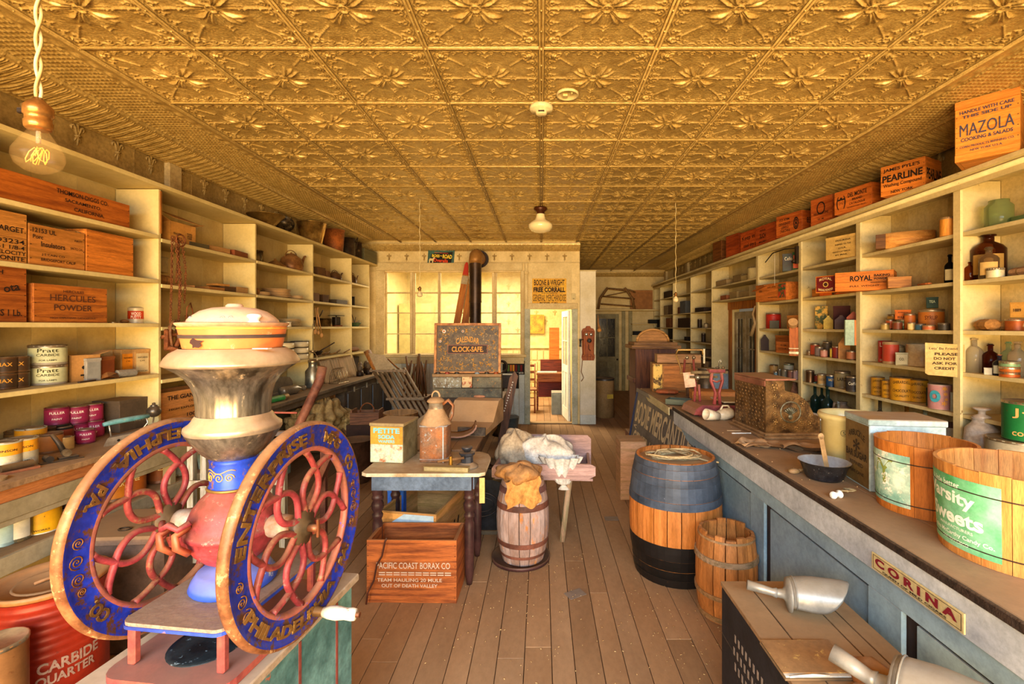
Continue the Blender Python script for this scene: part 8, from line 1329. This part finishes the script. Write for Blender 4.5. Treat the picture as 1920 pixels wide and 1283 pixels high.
MB().lathe([(0, 0), (.022, 0), (.020, .005), (.013, .010), (.014, .016), (.020, .022), (.019, .028), (.008, .031), (0, .031)], 20).build('porcelain_knob', mat('#f0e8dc', '#e4d8c8', .2, dust=0), ml, (.112, -.055, zz(608)))
# flywheels
def wheel(x, flip):
    w_ = MB().lathe([(.312, -.016), (.319, -.014), (.323, -.006), (.323, .006), (.319, .014), (.312, .016)], 96, 0, T(ry=90)).build('flywheel', RIM, ml, (x, 0, bz), (rad(188 if flip else 0), 0, 0))
    MB().lathe([(.312, .016), (.306, .015), (.300, .011), (.250, .009), (.244, .010)], 96, 0, T(ry=90)).lathe([(.312, -.016), (.306, -.015), (.300, -.011), (.250, -.009), (.244, -.010)][::-1], 96, 0, T(ry=90)).build('rim_face', BLU, w_)
    MB().lathe([(.244, .010), (.238, .013), (.231, .010), (.229, 0), (.231, -.010), (.238, -.013), (.244, -.010)], 96, 0, T(ry=90)).build('rim_lip', mat('#a8584c', '#84503c', .5, .1, 8, dust=.4, wear=('#3c4cc0', .66)), w_)
    for k in range(6):
        A0 = k*pi/3+.35; b = MB()
        for sg in (-1, 1):
            pts = []
            for i in range(23):
                q = i/22; r = .035+q*.197; rc = .175
                off = .43*sin(pi*(r-.035)/(rc-.035))**.75 if r < rc else -.30*((r-rc)/(.232-rc))**.9
                a = A0+sg*off*(1.15-.55*(r/.2) if r < rc else 1); pts.append((0, r*sin(a), r*cos(a)))
            b.tube(pts, [.0095]*21+[.010, .012], 10, flat=1.0)
        b.build('spoke', RED if k % 2 else mat('#963c38', '#6c2826', .5, .1, 10, bump=.3, dust=.5, wear=('#8c5c40', .62)), w_)
    MB().lathe([(0, .020), (.02, .020), (.024, .012), (.052, .008), (.052, -.008), (.024, -.012), (.02, -.02), (0, -.02)], 26, 0, T(ry=90)).build('hub', mat('#5c4830', '#3c3020', .5, .3, dust=.3), w_)
    r0 = .2755; tx = lambda ph: (lambda u, v: (.0135, (r0+v)*sin(rad(ph)+u/r0), (r0+v)*cos(rad(ph)+u/r0))); ti = lambda ph: (lambda u, v: (.0135, (r0-v)*sin(rad(ph)-u/r0), (r0-v)*cos(rad(ph)-u/r0)))
    gd = mat('#8a602c', '#54381c', .4, .3, 10, dust=.2, wear=('#c09444', .64)); ex = []
    for s, ph, L, f in (('ENTERPRISE', -42, .40, tx), ('MFG', 30, .10, tx), ('CO.', 62, .07, tx), ('PHILADELPHIA', 196, .46, ti), ('PA.', 131, .07, ti)):
        mb = MB(); lettering(None, [(s, 0, 0, L, .034, {'b': .03})], f(ph), None, mb=mb)
        o = mb.build('lettering', gd, w_); sm_ = o.modifiers.new('s', 'SOLIDIFY'); sm_.thickness = .004; sm_.offset = 0
    b = MB()
    for ph, sc_ in ((-98, .7), (-107, .9), (-117, 1), (80, .6), (88, .9), (98, 1), (108, .8)):
        c = Vector((.0115, r0*sin(rad(ph)), r0*cos(rad(ph)))); b.tube([tuple(c+Vector((0, .02*sc_*(i/26)*cos(i*.55), .02*sc_*(i/26)*sin(i*.55)))) for i in range(27)], .0016, 5)
    stuff(b.build('gilt_spirals', mat('#8c5c24', '#6c4018', .4, .3, dust=0), w_))
    return w_
wl = wheel(-.233, True); wr_ = wheel(.233, False)
hp_ = math.radians(172); hy, hz_ = .285*sin(hp_), .285*cos(hp_)
MB().cyl(.016, .0, .03, 16, 0, T(.012, hy, hz_, ry=90), r2=.013).build('crank_collar', mat('#7c5a34', rough=.4, metal=.5), wr_)
MB().lathe([(0, .0), (.014, 0), (.019, .02), (.021, .045), (.017, .075), (.019, .095), (.017, .108), (0, .110)], 22, 0, T(.042, hy, hz_, ry=90)).build('crank_handle', mat('#ece4d4', '#d8c8ac', .3, 0, 9, dust=.1, wear=('#a87444', .68)), wr_); MB().cyl(.009, 0, .012, 6, 0, T(.152, hy, hz_, ry=90)).build('crank_bolt', mat('#7c4a30', rough=.4, metal=.5), wr_)
MB().tube([(.02, 0, 0), (.05, 0, 0)], .012, 10).box(.045, -.006, -.028, .053, .006, .028, c=.003).build('wheel_nut', mat('#8c5434', '#5c3420', .4, .5), wr_)
# debris under the tall objects: nothing floats
